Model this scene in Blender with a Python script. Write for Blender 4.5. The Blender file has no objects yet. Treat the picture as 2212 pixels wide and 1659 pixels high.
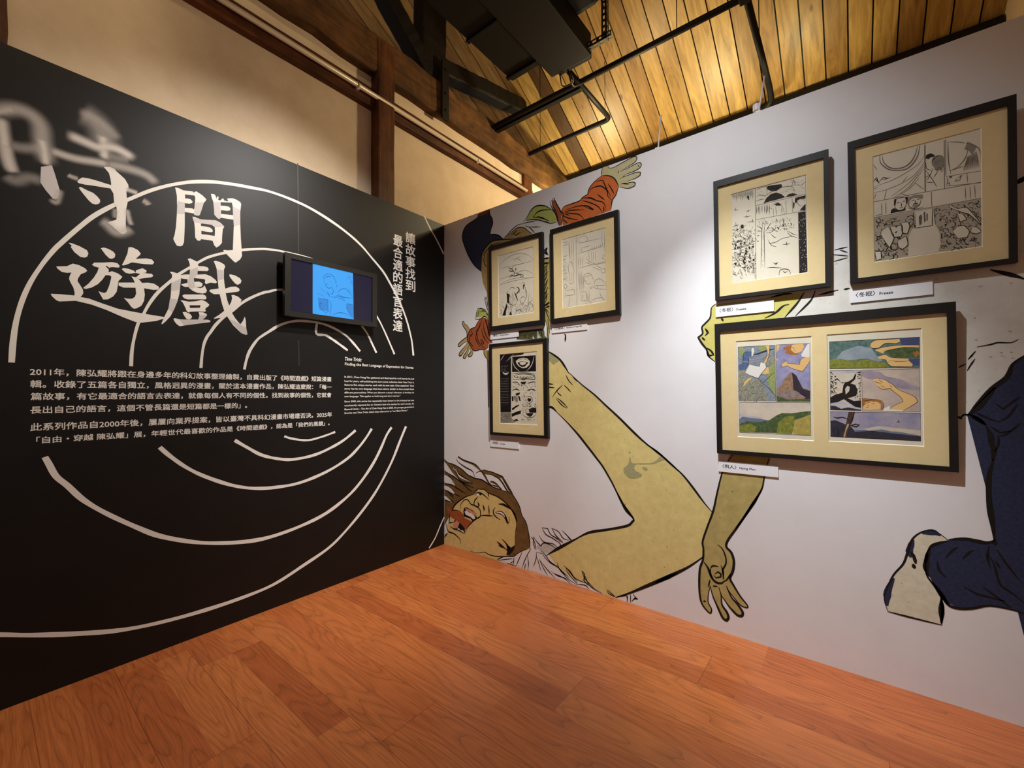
import bpy, bmesh, math, random
from mathutils import Vector, Matrix
from mathutils.geometry import tessellate_polygon

S = bpy.context.scene
COL = S.collection

# ------------------------------------------------------------------ camera, light, exposure
# World axes: the corner of the two partitions is the origin, the white partition runs along +x,
# the black one along -y, z is up (metres).
W_PX, H_PX, F_PX = 2212, 1659, 918.26
cam_d = bpy.data.cameras.new('camera')
cam = bpy.data.objects.new('camera', cam_d)
COL.objects.link(cam)
cam_d.sensor_width = 36.0
cam_d.lens = F_PX / W_PX * 36.0
cam_d.clip_start = 0.05
yaw, pitch, roll = 0.6693, 0.0226, -0.0037
fwd = Vector((-math.sin(yaw) * math.cos(pitch), math.cos(yaw) * math.cos(pitch), math.sin(pitch)))
rt = Vector((math.cos(yaw), math.sin(yaw), 0))
up = rt.cross(fwd)
r2 = rt * math.cos(roll) + up * math.sin(roll)
u2 = -rt * math.sin(roll) + up * math.cos(roll)
M = Matrix((r2, u2, -fwd)).transposed().to_4x4()
M.translation = Vector((3.0857, -2.8367, 1.45))
cam.matrix_world = M
S.camera = cam

S.view_settings.view_transform = 'Standard'
S.view_settings.look = 'None'
S.view_settings.gamma = 1.0
S.view_settings.exposure = 0.0
S.view_settings.use_curve_mapping = False

world = bpy.data.worlds.new('hall_air')
S.world = world
world.use_nodes = True
bg = world.node_tree.nodes['Background']
bg.inputs[0].default_value = (1.0, 0.76, 0.62, 1)
bg.inputs[1].default_value = 0.2

def lamp(name, kind, loc, power, color, target=None, size=0.05, angle=60, blend=0.5):
    d = bpy.data.lights.new(name, kind)
    d.energy = power
    d.color = color
    if kind == 'SPOT':
        d.spot_size = math.radians(angle)
        d.spot_blend = blend
        d.shadow_soft_size = size
    elif kind == 'AREA':
        d.size = size
    else:
        d.shadow_soft_size = size
    o = bpy.data.objects.new(name, d)
    COL.objects.link(o)
    o.location = loc
    if target is not None:
        o.rotation_euler = (Vector(target) - Vector(loc)).to_track_quat('-Z', 'Y').to_euler()
    return o

# track spots above the visitor
lamp('spot_on_white_left', 'SPOT', (2.45, -1.42, 3.75), 330, (1.0, 0.95, 0.9), (-0.28, 0.0, -0.08), 0.012, 60, 1.0)
lamp('spot_on_white_right', 'SPOT', (2.55, -1.38, 3.75), 415, (0.95, 0.99, 1.04), (2.65, 0.0, 0.89), 0.012, 49, 1.0)
lamp('wide_spot', 'SPOT', (2.5, -1.4, 3.75), 94, (0.93, 0.98, 1.06), (2.16, -0.3, 1.67), 0.012, 117, 1.0)
lamp('spot_on_black_partition', 'SPOT', (1.55, -1.3, 3.7), 205, (1.0, 0.95, 0.9), (0.0, -1.65, 1.75), 0.02, 98, 0.95)
# uplights standing behind the white partition
lamp('uplight_near_beam', 'SPOT', (0.35, 2.0, 3.7), 88, (1.0, 0.9, 0.52), (0.2, 2.2, 4.9), 0.06, 150, 0.9)
lamp('uplight_right', 'SPOT', (2.72, 1.95, 4.0), 22, (1.0, 0.88, 0.46), (2.75, 2.1, 4.8), 0.06, 100, 0.7)
lamp('uplight_middle', 'SPOT', (1.85, 1.95, 3.65), 70, (1.0, 0.9, 0.52), (1.95, 2.15, 5.0), 0.06, 110, 0.8)
# unseen fill light above the visitor, added to brighten the plaster
lamp('fill_on_plaster', 'AREA', (1.7, -2.7, 5.3), 20, (1.0, 0.78, 0.52), (-0.15, -1.6, 3.7), 0.5)
# lamp of the next bay, shines back over the white partition
lamp('lamp_of_next_bay', 'SPOT', (1.5, 1.45, 3.95), 84, (1.0, 0.79, 0.5), (-0.1, 0.0, 3.2), 0.05, 140, 0.6)
lamp('glow_of_next_bay', 'POINT', (1.3, 1.3, 4.0), 34, (1.0, 0.8, 0.45), None, 0.08)

# ------------------------------------------------------------------ materials
def lin(c):
    return tuple(((v / 255.0) / 12.92 if v / 255.0 <= 0.04045 else ((v / 255.0 + 0.055) / 1.055) ** 2.4) for v in c)

MATS = {}

def nt_new(name):
    m = bpy.data.materials.new(name)
    m.use_nodes = True
    nt = m.node_tree
    b = nt.nodes['Principled BSDF']
    MATS[name] = m
    return m, nt, b

def ramp(nt, fac, stops):
    r = nt.nodes.new('ShaderNodeValToRGB')
    el = r.color_ramp.elements
    while len(el) < len(stops):
        el.new(0.5)
    for e, (p, c) in zip(el, stops):
        e.position = p
        e.color = (*lin(c), 1)
    nt.links.new(fac, r.inputs[0])
    return r.outputs[0]

def coords(nt, scale=(1, 1, 1), kind='Object'):
    t = nt.nodes.new('ShaderNodeTexCoord')
    mp = nt.nodes.new('ShaderNodeMapping')
    mp.inputs['Scale'].default_value = scale
    nt.links.new(t.outputs[kind], mp.inputs['Vector'])
    return mp.outputs[0]

def noise(nt, vec, scale, detail=3, rough=0.55, dist=0.0):
    n = nt.nodes.new('ShaderNodeTexNoise')
    n.inputs['Scale'].default_value = scale
    n.inputs['Detail'].default_value = detail
    n.inputs['Roughness'].default_value = rough
    n.inputs['Distortion'].default_value = dist
    nt.links.new(vec, n.inputs['Vector'])
    return n.outputs[0]

def mixc(nt, a, b, fac, mode='MIX'):
    m = nt.nodes.new('ShaderNodeMix')
    m.data_type = 'RGBA'
    m.blend_type = mode
    for sock, v in ((m.inputs[0], fac), (m.inputs[6], a), (m.inputs[7], b)):
        if hasattr(v, 'is_output'):
            nt.links.new(v, sock)
        elif isinstance(v, (int, float)):
            sock.default_value = v
        else:
            sock.default_value = (*lin(v), 1)
    return m.outputs[2]

def math_n(nt, op, a, b=None, c=None):
    m = nt.nodes.new('ShaderNodeMath')
    m.operation = op
    for i, v in enumerate((a, b, c)):
        if v is None:
            continue
        if hasattr(v, 'is_output'):
            nt.links.new(v, m.inputs[i])
        else:
            m.inputs[i].default_value = v
    return m.outputs[0]

def bump(nt, b, h, strength=0.2, dist=0.01):
    n = nt.nodes.new('ShaderNodeBump')
    n.inputs['Strength'].default_value = strength
    n.inputs['Distance'].default_value = dist
    nt.links.new(h, n.inputs['Height'])
    nt.links.new(n.outputs[0], b.inputs['Normal'])

def plain(name, c, rough=0.6, metal=0.0, spec=0.5):
    m, nt, b = nt_new(name)
    b.inputs['Base Color'].default_value = (*lin(c), 1)
    b.inputs['Roughness'].default_value = rough
    b.inputs['Metallic'].default_value = metal
    b.inputs['Specular IOR Level'].default_value = spec
    return m

def speckled(name, c1, c2, scale=40, c3=None, rough=0.7, detail=4, spec=0.2):
    """printed or painted colour with an even grain: c1 to c2 by noise, rare darker flecks c3"""
    m, nt, b = nt_new(name)
    v = coords(nt)
    f = noise(nt, v, scale, detail, 0.65)
    col = ramp(nt, f, [(0.33, c1), (0.68, c2)])
    if c3:
        f2 = noise(nt, v, scale * 3.2, 2, 0.5)
        k = nt.nodes.new('ShaderNodeMapRange')
        k.inputs[1].default_value = 0.66
        k.inputs[2].default_value = 0.74
        nt.links.new(f2, k.inputs[0])
        col = mixc(nt, col, c3, k.outputs[0])
    nt.links.new(col, b.inputs['Base Color'])
    b.inputs['Roughness'].default_value = rough
    b.inputs['Specular IOR Level'].default_value = spec
    return m

def emissive(name, c, strength):
    m, nt, b = nt_new(name)
    b.inputs['Base Color'].default_value = (0.004, 0.004, 0.006, 1)
    b.inputs['Roughness'].default_value = 0.25
    b.inputs['Emission Color'].default_value = (*lin(c), 1)
    b.inputs['Emission Strength'].default_value = strength
    return m

def timber(name, c1, c2, c3, axis='y', scale=1.0, rough=0.6, spec=0.3):
    m, nt, b = nt_new(name)
    sc = {'x': (0.7, 9, 9), 'y': (9, 0.7, 9), 'z': (9, 9, 0.7)}[axis]
    v = coords(nt, tuple(s * scale for s in sc))
    f = noise(nt, v, 2.2, 6, 0.65, 0.6)
    col = ramp(nt, f, [(0.3, c1), (0.52, c2), (0.75, c3)])
    f2 = noise(nt, coords(nt, (2.2, 2.2, 2.2)), 1.5, 4, 0.7)
    col = mixc(nt, col, ramp(nt, f2, [(0.35, (120, 110, 105)), (0.65, (255, 255, 255))]), 0.7, 'MULTIPLY')
    nt.links.new(col, b.inputs['Base Color'])
    b.inputs['Roughness'].default_value = rough
    b.inputs['Specular IOR Level'].default_value = spec
    bump(nt, b, f, 0.35, 0.004)
    return m

# partitions and building
speckled('black_paint', (9, 7, 6), (15, 12, 10), 7, (8, 6, 5), 0.5, 6, 0.34)
speckled('white_print_wall', (223, 221, 220), (229, 227, 226), 3, None, 0.55, 5, 0.35)
speckled('plaster', (216, 194, 164), (228, 207, 178), 5, None, 0.9, 6, 0.1)
timber('brown_timber', (58, 30, 12), (98, 54, 24), (128, 74, 36), 'y')
timber('post_timber', (62, 34, 14), (106, 62, 28), (134, 82, 40), 'z')
timber('beam_timber', (70, 46, 22), (104, 70, 34), (132, 92, 46), 'y', 0.8, 0.75)
timber('dark_timber', (8, 5, 4), (16, 10, 7), (26, 17, 11), 'z')
timber('eave_timber', (12, 7, 5), (20, 11, 7), (30, 16, 9), 'x')
plain('black_steel', (9, 8, 8), 0.55, 0.0, 0.25)
plain('worn_black_steel', (15, 13, 12), 0.55, 0.0, 0.3)
plain('galvanised', (92, 92, 84), 0.45, 0.6)
plain('charcoal_panel', (11, 10, 10), 0.7, 0.0, 0.2)
plain('charcoal_panel_light', (21, 19, 19), 0.7, 0.0, 0.2)
plain('conduit_metal', (214, 200, 178), 0.32, 0.15)
plain('lamp_white', (235, 235, 235), 0.4)

# furniture of the wall
speckled('frame_black', (20, 17, 15), (27, 23, 20), 60, None, 0.45, 3, 0.4)
speckled('mat_board', (228, 206, 152), (233, 212, 160), 25, None, 0.85, 5, 0.1)
plain('mat_core', (246, 236, 205), 0.8)
plain('plaque_face', (232, 231, 232), 0.6)
plain('plaque_edge', (238, 228, 212), 0.7)
plain('letter_black', (22, 20, 20), 0.6)
plain('bezel', (34, 32, 28), 0.35)
plain('tv_back', (14, 14, 14), 0.5)

# printed colours
speckled('ink', (24, 19, 16), (32, 26, 22), 30, None, 0.6)
speckled('inkbg', (24, 18, 18), (30, 24, 24), 30, None, 0.6)
plain('pencil', (112, 104, 92), 0.8)
speckled('paper', (222, 214, 190), (228, 220, 198), 18, None, 0.8, 4, 0.1)
plain('greyp', (142, 134, 118), 0.8)
plain('greyp2', (96, 88, 80), 0.8)
plain('greyd', (92, 86, 80), 0.8)
plain('greyk', (64, 58, 52), 0.8)
plain('greyl', (178, 168, 146), 0.8)
speckled('wallw', (223, 221, 220), (229, 227, 226), 3, None, 0.55, 5, 0.35)
speckled('skin', (208, 190, 122), (224, 206, 136), 16, (166, 152, 102), 0.6)
speckled('skin2', (166, 150, 92), (186, 168, 106), 18, (126, 114, 72), 0.6)
speckled('skind', (206, 180, 112), (220, 194, 126), 20, (160, 136, 84), 0.6)
speckled('facey', (190, 182, 98), (206, 196, 112), 22, (140, 136, 80), 0.6)
speckled('stain', (150, 150, 112), (172, 164, 112), 60, (128, 134, 108), 0.6)
speckled('navy', (37, 42, 64), (49, 54, 78), 70, (27, 29, 42), 0.6)
speckled('jean', (70, 92, 132), (92, 114, 150), 90, None, 0.8)
plain('navy2', (58, 66, 110), 0.8)
speckled('brown', (104, 62, 30), (122, 76, 40), 30, None, 0.6)
speckled('rust', (150, 76, 42), (164, 88, 50), 30, None, 0.6)
speckled('orange', (194, 98, 46), (206, 110, 54), 20, None, 0.6)
speckled('green', (158, 168, 84), (178, 186, 100), 40, None, 0.6)
speckled('moss', (62, 66, 44), (120, 112, 66), 60, (34, 34, 28), 0.6)
speckled('olive', (150, 140, 76), (180, 168, 96), 50, (90, 88, 56), 0.6)
speckled('tan', (158, 130, 78), (176, 146, 90), 30, (120, 98, 60), 0.6)
speckled('robe', (120, 104, 110), (140, 122, 126), 30, None, 0.6)
speckled('shirt', (206, 202, 190), (220, 217, 208), 9, (188, 180, 160), 0.6)
speckled('shoe', (204, 198, 170), (222, 216, 192), 26, (170, 166, 140), 0.6)
speckled('hand', (186, 178, 132), (200, 192, 146), 30, None, 0.6)
speckled('hand2', (170, 148, 96), (186, 162, 108), 30, None, 0.6)
speckled('hair', (98, 72, 38), (122, 92, 52), 14, (78, 58, 34), 0.6)
plain('pink', (206, 140, 110), 0.6)
plain('white', (228, 224, 212), 0.7)
speckled('greyw', (176, 172, 166), (206, 202, 198), 50, None, 0.7)
plain('wht', (226, 222, 214), 0.5)
plain('wht2', (196, 190, 188), 0.5)
plain('seam', (46, 42, 38), 0.5)
plain('ochre', (226, 184, 116), 0.8)
speckled('auburn', (150, 92, 40), (186, 120, 54), 120, None, 0.8)
def wc(name, a, b, c=None, s=60):
    speckled(name, a, b, s, c, 0.85, 6, 0.1)
wc('wc_slate', (110, 126, 142), (150, 158, 160), (98, 112, 96))
wc('wc_sky', (128, 128, 170), (166, 162, 190), None, 22)
wc('wc_cloud', (196, 186, 172), (222, 208, 184), None, 14)
wc('wc_pale', (170, 170, 182), (206, 198, 190), None, 18)
wc('wc_pale2', (206, 190, 164), (196, 182, 170), None, 14)
wc('wc_green', (128, 146, 88), (166, 170, 110), (100, 120, 80))
wc('wc_city', (106, 112, 96), (176, 172, 152), (66, 72, 68), 150)
wc('wc_mauve', (146, 134, 148), (172, 158, 166), None, 26)
wc('wc_rock', (120, 96, 82), (176, 142, 106), (82, 66, 66), 60)
wc('wc_dark', (44, 38, 50), (66, 56, 68), None, 40)
wc('wc_stone', (120, 104, 110), (168, 150, 136), (80, 68, 74), 50)
wc('wc_hills', (96, 108, 130), (122, 132, 146), None, 30)
wc('wc_forest', (52, 74, 50), (96, 112, 62), (34, 46, 44), 70)
wc('wc_leaf', (92, 110, 42), (156, 152, 66), (62, 78, 36), 60)
wc('wc_leaf2', (160, 146, 72), (190, 172, 92), (112, 116, 54), 50)
wc('wc_sea', (62, 96, 90), (110, 132, 126), (44, 72, 62), 55)
wc('wc_lake', (132, 148, 156), (156, 166, 168), None, 26)
wc('wc_mist', (176, 158, 150), (206, 188, 168), None, 12)
wc('wc_dusk', (132, 130, 160), (178, 168, 170), None, 9)
wc('wc_night', (40, 40, 52), (56, 54, 66), None, 40)
speckled('bark', (52, 38, 32), (92, 66, 48), 90, None, 0.8)
plain('bark2', (186, 158, 120), 0.8)
emissive('scr_dark', (30, 28, 60), 0.62)
emissive('scr_blue', (66, 165, 246), 1.0)
emissive('scr_mid', (58, 140, 220), 0.95)
emissive('scr_line', (28, 106, 188), 0.9)

# soft-edged lettering: opacity of the paint film comes from the mesh attribute "fade"
m, nt, b = nt_new('faded_white')
b.inputs['Base Color'].default_value = (*lin((214, 206, 198)), 1)
b.inputs['Roughness'].default_value = 0.5
at = nt.nodes.new('ShaderNodeAttribute')
at.attribute_name = 'fade'
nt.links.new(at.outputs['Fac'], b.inputs['Alpha'])

# picture glass
m, nt, b = nt_new('picture_glass')
nt.nodes.remove(b)
tr = nt.nodes.new('ShaderNodeBsdfTransparent')
tr.inputs[0].default_value = (0.985, 0.985, 0.985, 1)
gl = nt.nodes.new('ShaderNodeBsdfGlossy')
gl.inputs['Roughness'].default_value = 0.015
lw = nt.nodes.new('ShaderNodeLayerWeight')
lw.inputs[0].default_value = 0.5
sch = math_n(nt, 'ADD', math_n(nt, 'MULTIPLY', math_n(nt, 'POWER', lw.outputs['Facing'], 5.0), 0.45), 0.022)
mx = nt.nodes.new('ShaderNodeMixShader')
nt.links.new(sch, mx.inputs[0])
nt.links.new(tr.outputs[0], mx.inputs[1])
nt.links.new(gl.outputs[0], mx.inputs[2])
nt.links.new(mx.outputs[0], nt.nodes['Material Output'].inputs[0])

# ceiling boards: tone per board from the mesh attribute "tone", grain along the board
m, nt, b = nt_new('ceiling_board')
v = coords(nt, (7, 0.9, 0.9))
at = nt.nodes.new('ShaderNodeAttribute')
at.attribute_name = 'tone'
va = nt.nodes.new('ShaderNodeVectorMath')
va.operation = 'ADD'
cmb = nt.nodes.new('ShaderNodeCombineXYZ')
nt.links.new(math_n(nt, 'MULTIPLY', at.outputs['Fac'], 37.0), cmb.inputs[1])
nt.links.new(v, va.inputs[0])
nt.links.new(cmb.outputs[0], va.inputs[1])
f = noise(nt, va.outputs[0], 3.0, 6, 0.62, 0.9)
col = ramp(nt, f, [(0.25, (128, 96, 50)), (0.5, (172, 138, 78)), (0.75, (200, 168, 104))])
tone = ramp(nt, at.outputs['Fac'], [(0.0, (110, 92, 84)), (0.12, (205, 190, 178)), (0.55, (235, 228, 220)), (1.0, (255, 250, 240))])
col = mixc(nt, col, tone, 1.0, 'MULTIPLY')
v2 = coords(nt, (1, 0.45, 0.45))
kn = nt.nodes.new('ShaderNodeTexVoronoi')
kn.inputs['Scale'].default_value = 3.4
nt.links.new(v2, kn.inputs['Vector'])
kr = nt.nodes.new('ShaderNodeMapRange')
kr.inputs[1].default_value = 0.035
kr.inputs[2].default_value = 0.075
kr.inputs[3].default_value = 1.0
kr.inputs[4].default_value = 0.0
nt.links.new(kn.outputs['Distance'], kr.inputs[0])
col = mixc(nt, col, (96, 58, 30), kr.outputs[0])
nt.links.new(col, b.inputs['Base Color'])
b.inputs['Roughness'].default_value = 0.42
b.inputs['Specular IOR Level'].default_value = 0.45

# floor: 0.296 m planks along x, each of two strips, cathedral grain, lacquer
m, nt, b = nt_new('floor_planks')
tc = nt.nodes.new('ShaderNodeTexCoord')
sp = nt.nodes.new('ShaderNodeSeparateXYZ')
nt.links.new(tc.outputs['Object'], sp.inputs[0])
X, Y = sp.outputs[0], sp.outputs[1]
def wnoise(a, bb=None):
    w = nt.nodes.new('ShaderNodeTexWhiteNoise')
    w.noise_dimensions = '2D'
    c = nt.nodes.new('ShaderNodeCombineXYZ')
    nt.links.new(a, c.inputs[0])
    if bb is not None:
        nt.links.new(bb, c.inputs[1])
    nt.links.new(c.outputs[0], w.inputs['Vector'])
    return w.outputs['Value']
rowv = math_n(nt, 'DIVIDE', math_n(nt, 'ADD', Y, 0.287), 0.296)
row = math_n(nt, 'FLOOR', rowv)
rfrac = math_n(nt, 'FRACT', rowv)
off = math_n(nt, 'MULTIPLY', math_n(nt, 'FRACT', math_n(nt, 'MULTIPLY', row, 0.377)), 1.9)
lenv = math_n(nt, 'DIVIDE', math_n(nt, 'ADD', math_n(nt, 'ADD', X, off), 0.147), 1.9)
seg = math_n(nt, 'FLOOR', lenv)
lfrac = math_n(nt, 'FRACT', lenv)
strip = math_n(nt, 'FLOOR', math_n(nt, 'MULTIPLY', rowv, 2.0))
sseg = math_n(nt, 'FLOOR', math_n(nt, 'MULTIPLY', lenv, 2.0))
r_plank = wnoise(row, seg)
r_strip = wnoise(strip, math_n(nt, 'ADD', sseg, 7.3))
gx = nt.nodes.new('ShaderNodeCombineXYZ')
nt.links.new(math_n(nt, 'ADD', math_n(nt, 'MULTIPLY', X, 0.55), math_n(nt, 'MULTIPLY', r_plank, 40.0)), gx.inputs[0])
nt.links.new(math_n(nt, 'ADD', math_n(nt, 'MULTIPLY', Y, 3.6), math_n(nt, 'MULTIPLY', r_plank, 17.0)), gx.inputs[1])
gn = noise(nt, gx.outputs[0], 1.35, 2, 0.45, 0.2)
rings_ = math_n(nt, 'FRACT', math_n(nt, 'MULTIPLY', gn, 17.0))
line = ramp(nt, rings_, [(0.0, (60, 60, 60)), (0.12, (190, 190, 190)), (0.5, (255, 255, 255)), (0.88, (225, 225, 225))])
fv = nt.nodes.new('ShaderNodeCombineXYZ')
nt.links.new(math_n(nt, 'MULTIPLY', X, 5.0), fv.inputs[0])
nt.links.new(math_n(nt, 'MULTIPLY', Y, 160.0), fv.inputs[1])
fine = noise(nt, fv.outputs[0], 1.0, 4, 0.7)
base = ramp(nt, r_strip, [(0.0, (182, 96, 50)), (0.3, (206, 114, 60)), (0.7, (212, 121, 64)), (1.0, (218, 128, 68))])
base = mixc(nt, base, line, 0.38, 'MULTIPLY')
base = mixc(nt, base, ramp(nt, fine, [(0.35, (170, 160, 150)), (0.6, (255, 255, 255))]), 0.45, 'MULTIPLY')
e1 = math_n(nt, 'LESS_THAN', math_n(nt, 'MINIMUM', rfrac, math_n(nt, 'SUBTRACT', 1.0, rfrac)), 0.0055)
e2 = math_n(nt, 'LESS_THAN', lfrac, 0.0016)
joint = math_n(nt, 'MAXIMUM', e1, e2)
base = mixc(nt, base, (70, 32, 16), math_n(nt, 'MULTIPLY', joint, 0.5))
nt.links.new(base, b.inputs['Base Color'])
b.inputs['Roughness'].default_value = 0.3
b.inputs['Specular IOR Level'].default_value = 0.5
nt.links.new(math_n(nt, 'ADD', math_n(nt, 'MULTIPLY', fine, 0.16), 0.24), b.inputs['Roughness'])
bump(nt, b, math_n(nt, 'SUBTRACT', math_n(nt, 'MULTIPLY', rings_, 0.15), joint), 0.12, 0.002)

# ------------------------------------------------------------------ mesh helpers
def obj(name, bm, mats, parent=None, smooth=False):
    me = bpy.data.meshes.new(name)
    bm.to_mesh(me)
    bm.free()
    for mt in (mats if isinstance(mats, (list, tuple)) else [mats]):
        me.materials.append(MATS[mt])
    if smooth:
        for p in me.polygons:
            p.use_smooth = True
    o = bpy.data.objects.new(name, me)
    COL.objects.link(o)
    if parent is not None:
        o.parent = parent
    return o

def box(bm, lo, hi, mi=0, bev=0.0):
    vs = [bm.verts.new((x, y, z)) for x in (lo[0], hi[0]) for y in (lo[1], hi[1]) for z in (lo[2], hi[2])]
    fs = []
    for q in ((0, 1, 3, 2), (4, 6, 7, 5), (0, 4, 5, 1), (2, 3, 7, 6), (0, 2, 6, 4), (1, 5, 7, 3)):
        f = bm.faces.new([vs[i] for i in q])
        f.material_index = mi
        fs.append(f)
    if bev:
        es = list({e for f in fs for e in f.edges})
        bmesh.ops.bevel(bm, geom=es, offset=bev, segments=2, affect='EDGES', profile=0.5)
    return vs

def slab(name, lo, hi, mat, parent=None, bev=0.0):
    bm = bmesh.new()
    box(bm, lo, hi, 0, bev)
    return obj(name, bm, mat, parent)

def tube(bm, pts, r, seg=14, mi=0, caps=True):
    """round pipe along a polyline (points already rounded at the bends)"""
    pts = [Vector(p) for p in pts]
    rings = []
    prev = None
    for i, p in enumerate(pts):
        d = (pts[min(i + 1, len(pts) - 1)] - pts[max(i - 1, 0)]).normalized()
        a = Vector((0, 0, 1)) if abs(d.z) < 0.9 else Vector((1, 0, 0))
        if prev is not None:
            a = prev
        s = d.cross(a).normalized()
        t = s.cross(d).normalized()
        prev = t
        rings.append([bm.verts.new(p + (s * math.cos(k * 2 * math.pi / seg) + t * math.sin(k * 2 * math.pi / seg)) * r) for k in range(seg)])
    for a, c in zip(rings, rings[1:]):
        for k in range(seg):
            f = bm.faces.new((a[k], a[(k + 1) % seg], c[(k + 1) % seg], c[k]))
            f.material_index = mi
            f.smooth = True
    if caps:
        bm.faces.new(rings[0][::-1]).material_index = mi
        bm.faces.new(rings[-1]).material_index = mi

def bend(pts, r=0.08, n=6):
    """round the corners of a polyline"""
    pts = [Vector(p) for p in pts]
    out = [pts[0]]
    for i in range(1, len(pts) - 1):
        a, p, c = pts[i - 1], pts[i], pts[i + 1]
        d1, d2 = (a - p).normalized(), (c - p).normalized()
        s, e = p + d1 * r, p + d2 * r
        for k in range(n + 1):
            t = k / n
            out.append(s * (1 - t) ** 2 + p * 2 * t * (1 - t) + e * t ** 2)
    out.append(pts[-1])
    return out

def thing(name, label, cat, loc=(0, 0, 0), group=None):
    o = bpy.data.objects.new(name, None)
    o.empty_display_size = 0.1
    COL.objects.link(o)
    o.location = loc
    o['label'] = label
    o['category'] = cat
    if group:
        o['group'] = group
    return o

def struct(o, label=None):
    o['kind'] = 'structure'
    if label:
        o['label'] = label
    return o

# ------------------------------------------------------------------ drawings (printed, painted, inked)
ZH_LINES = [
 ('2011年，陳弘耀將跟在身邊多年的科幻故事整理繪製，自費出版了《時間遊戲》短篇漫畫', (-2.6735, 1.5448, -1.1522, 1.5834)),
 ('輯。收錄了五篇各自獨立，風格迥異的漫畫，關於這本漫畫作品，陳弘耀這麼說：「每一', (-2.6715, 1.4852, -1.1518, 1.5239)),
 ('篇故事，有它最適合的語言去表達，就像每個人有不同的個性。找到故事的個性，它就會', (-2.6694, 1.4258, -1.1514, 1.4628)),
 ('長出自己的語言，這個不管長篇還是短篇都是一樣的」。', (-2.6697, 1.3605, -1.7296, 1.3978)),
 ('此系列作品自2000年後，屢屢向業界提案，皆以臺灣不具科幻漫畫市場遭否決。2025年', (-2.6685, 1.277, -1.1468, 1.3156)),
 ('「自由・穿越 陳弘耀」展，年輕世代最喜歡的作品是《時間遊戲》，認為是「我們的黑鏡」。', (-2.6483, 1.2146, -1.1648, 1.2491)),
]
EN_LINES = [
 ('Time Trick:', (-1.0437, 1.7133, -0.8978, 1.7417)),
 ('Finding the Best Language of Expression for Stories', (-1.0434, 1.6703, -0.3741, 1.6988)),
 ('In 2011, Chen Hung-Yao gathered and illustrated his sci-fi stories he had', (-1.0464, 1.5739, -0.3692, 1.594)),
 ('kept for years, self-publishing the short comic collection titled Time Trick. It', (-1.0462, 1.5423, -0.3691, 1.561)),
 ('features five unique stories, each with its own style. Chen explained: “Each', (-1.046, 1.5119, -0.3691, 1.5316)),
 ('story has its own language that best suits it, similar to how people have', (-1.0459, 1.4821, -0.369, 1.5013)),
 ('different personalities. When you discover a story’s character, it develops its', (-1.0457, 1.4522, -0.369, 1.4705)),
 ('own language. This applies to both long and short stories.”', (-1.0455, 1.4225, -0.5168, 1.4406)),
 ('Since 2000, this series has repeatedly been shown to the industry but was', (-1.0453, 1.3817, -0.3688, 1.4004)),
 ('consistently rejected due to Taiwan’s lack of a market for sci-fi comics. At', (-1.0451, 1.351, -0.3688, 1.3697)),
 ('Beyond Limits – The Art of Chen Hung-Yao in 2025, the younger generation’s', (-1.045, 1.3207, -0.3687, 1.3399)),
 ('favorite was Time Trick, which they referred to as “our Black Mirror.”', (-1.0448, 1.2917, -0.4351, 1.3103)),
]
COLUMNS = [('讓故事找到', (-0.4642, 2.3739, -0.3544, 2.9131)), ('最合適的語言表達', (-0.5951, 1.9939, -0.4959, 2.8498))]
FRAMES = {
 'F1': ((0.619, 2.003, 0.5694, 0.7409, 0.0173, -0.0024), (0.0233, 0.0364, 0.537, 0.7054), [(0.096, 0.1065, 0.4712, 0.6464)]),
 'F2': ((1.262, 1.9993, 0.5737, 0.7452, -0.0037, 0.0111), (0.0247, 0.0345, 0.5427, 0.7108), [(0.1011, 0.1061, 0.4703, 0.6477)]),
 'F3': ((0.6217, 1.0915, 0.6056, 0.7923, 0.0101, 0.0038), (0.0264, 0.0227, 0.5702, 0.7662), [(0.1048, 0.1016, 0.5016, 0.6975)]),
 'F4': ((2.4559, 2.0141, 0.5654, 0.7264, 0.0296, -0.0047), (0.024, 0.0216, 0.5429, 0.6866), [(0.0926, 0.0919, 0.4682, 0.6277)]),
 'F5': ((3.102, 2.0127, 0.5708, 0.7197, 0.0624, -0.0016), (0.028, 0.0221, 0.5458, 0.6818), [(0.0962, 0.0917, 0.4694, 0.6203)]),
 'F6': ((2.4537, 1.0831, 1.0228, 0.7839, 0.03, -0.0023), (0.0292, 0.0229, 0.9933, 0.7367), [(0.1111, 0.1059, 0.481, 0.6727), (0.5443, 0.1088, 0.9108, 0.6744)]),
}
TV_POSE = (-1.5373, 1.9884, 0.7206, 0.433, 0.0105, 0.0053)
PLAQUES = {
 'P1': (0.606, 1.929, 0.917, 1.991),
 'P2': (1.252, 1.926, 1.564, 1.990),
 'P3': (0.602, 0.985, 0.917, 1.051),
 'P4': (2.452, 1.917, 2.760, 1.985),
 'P5': (3.102, 1.916, 3.410, 1.986),
 'P6': (2.455, 0.970, 2.767, 1.035),
}

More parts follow.
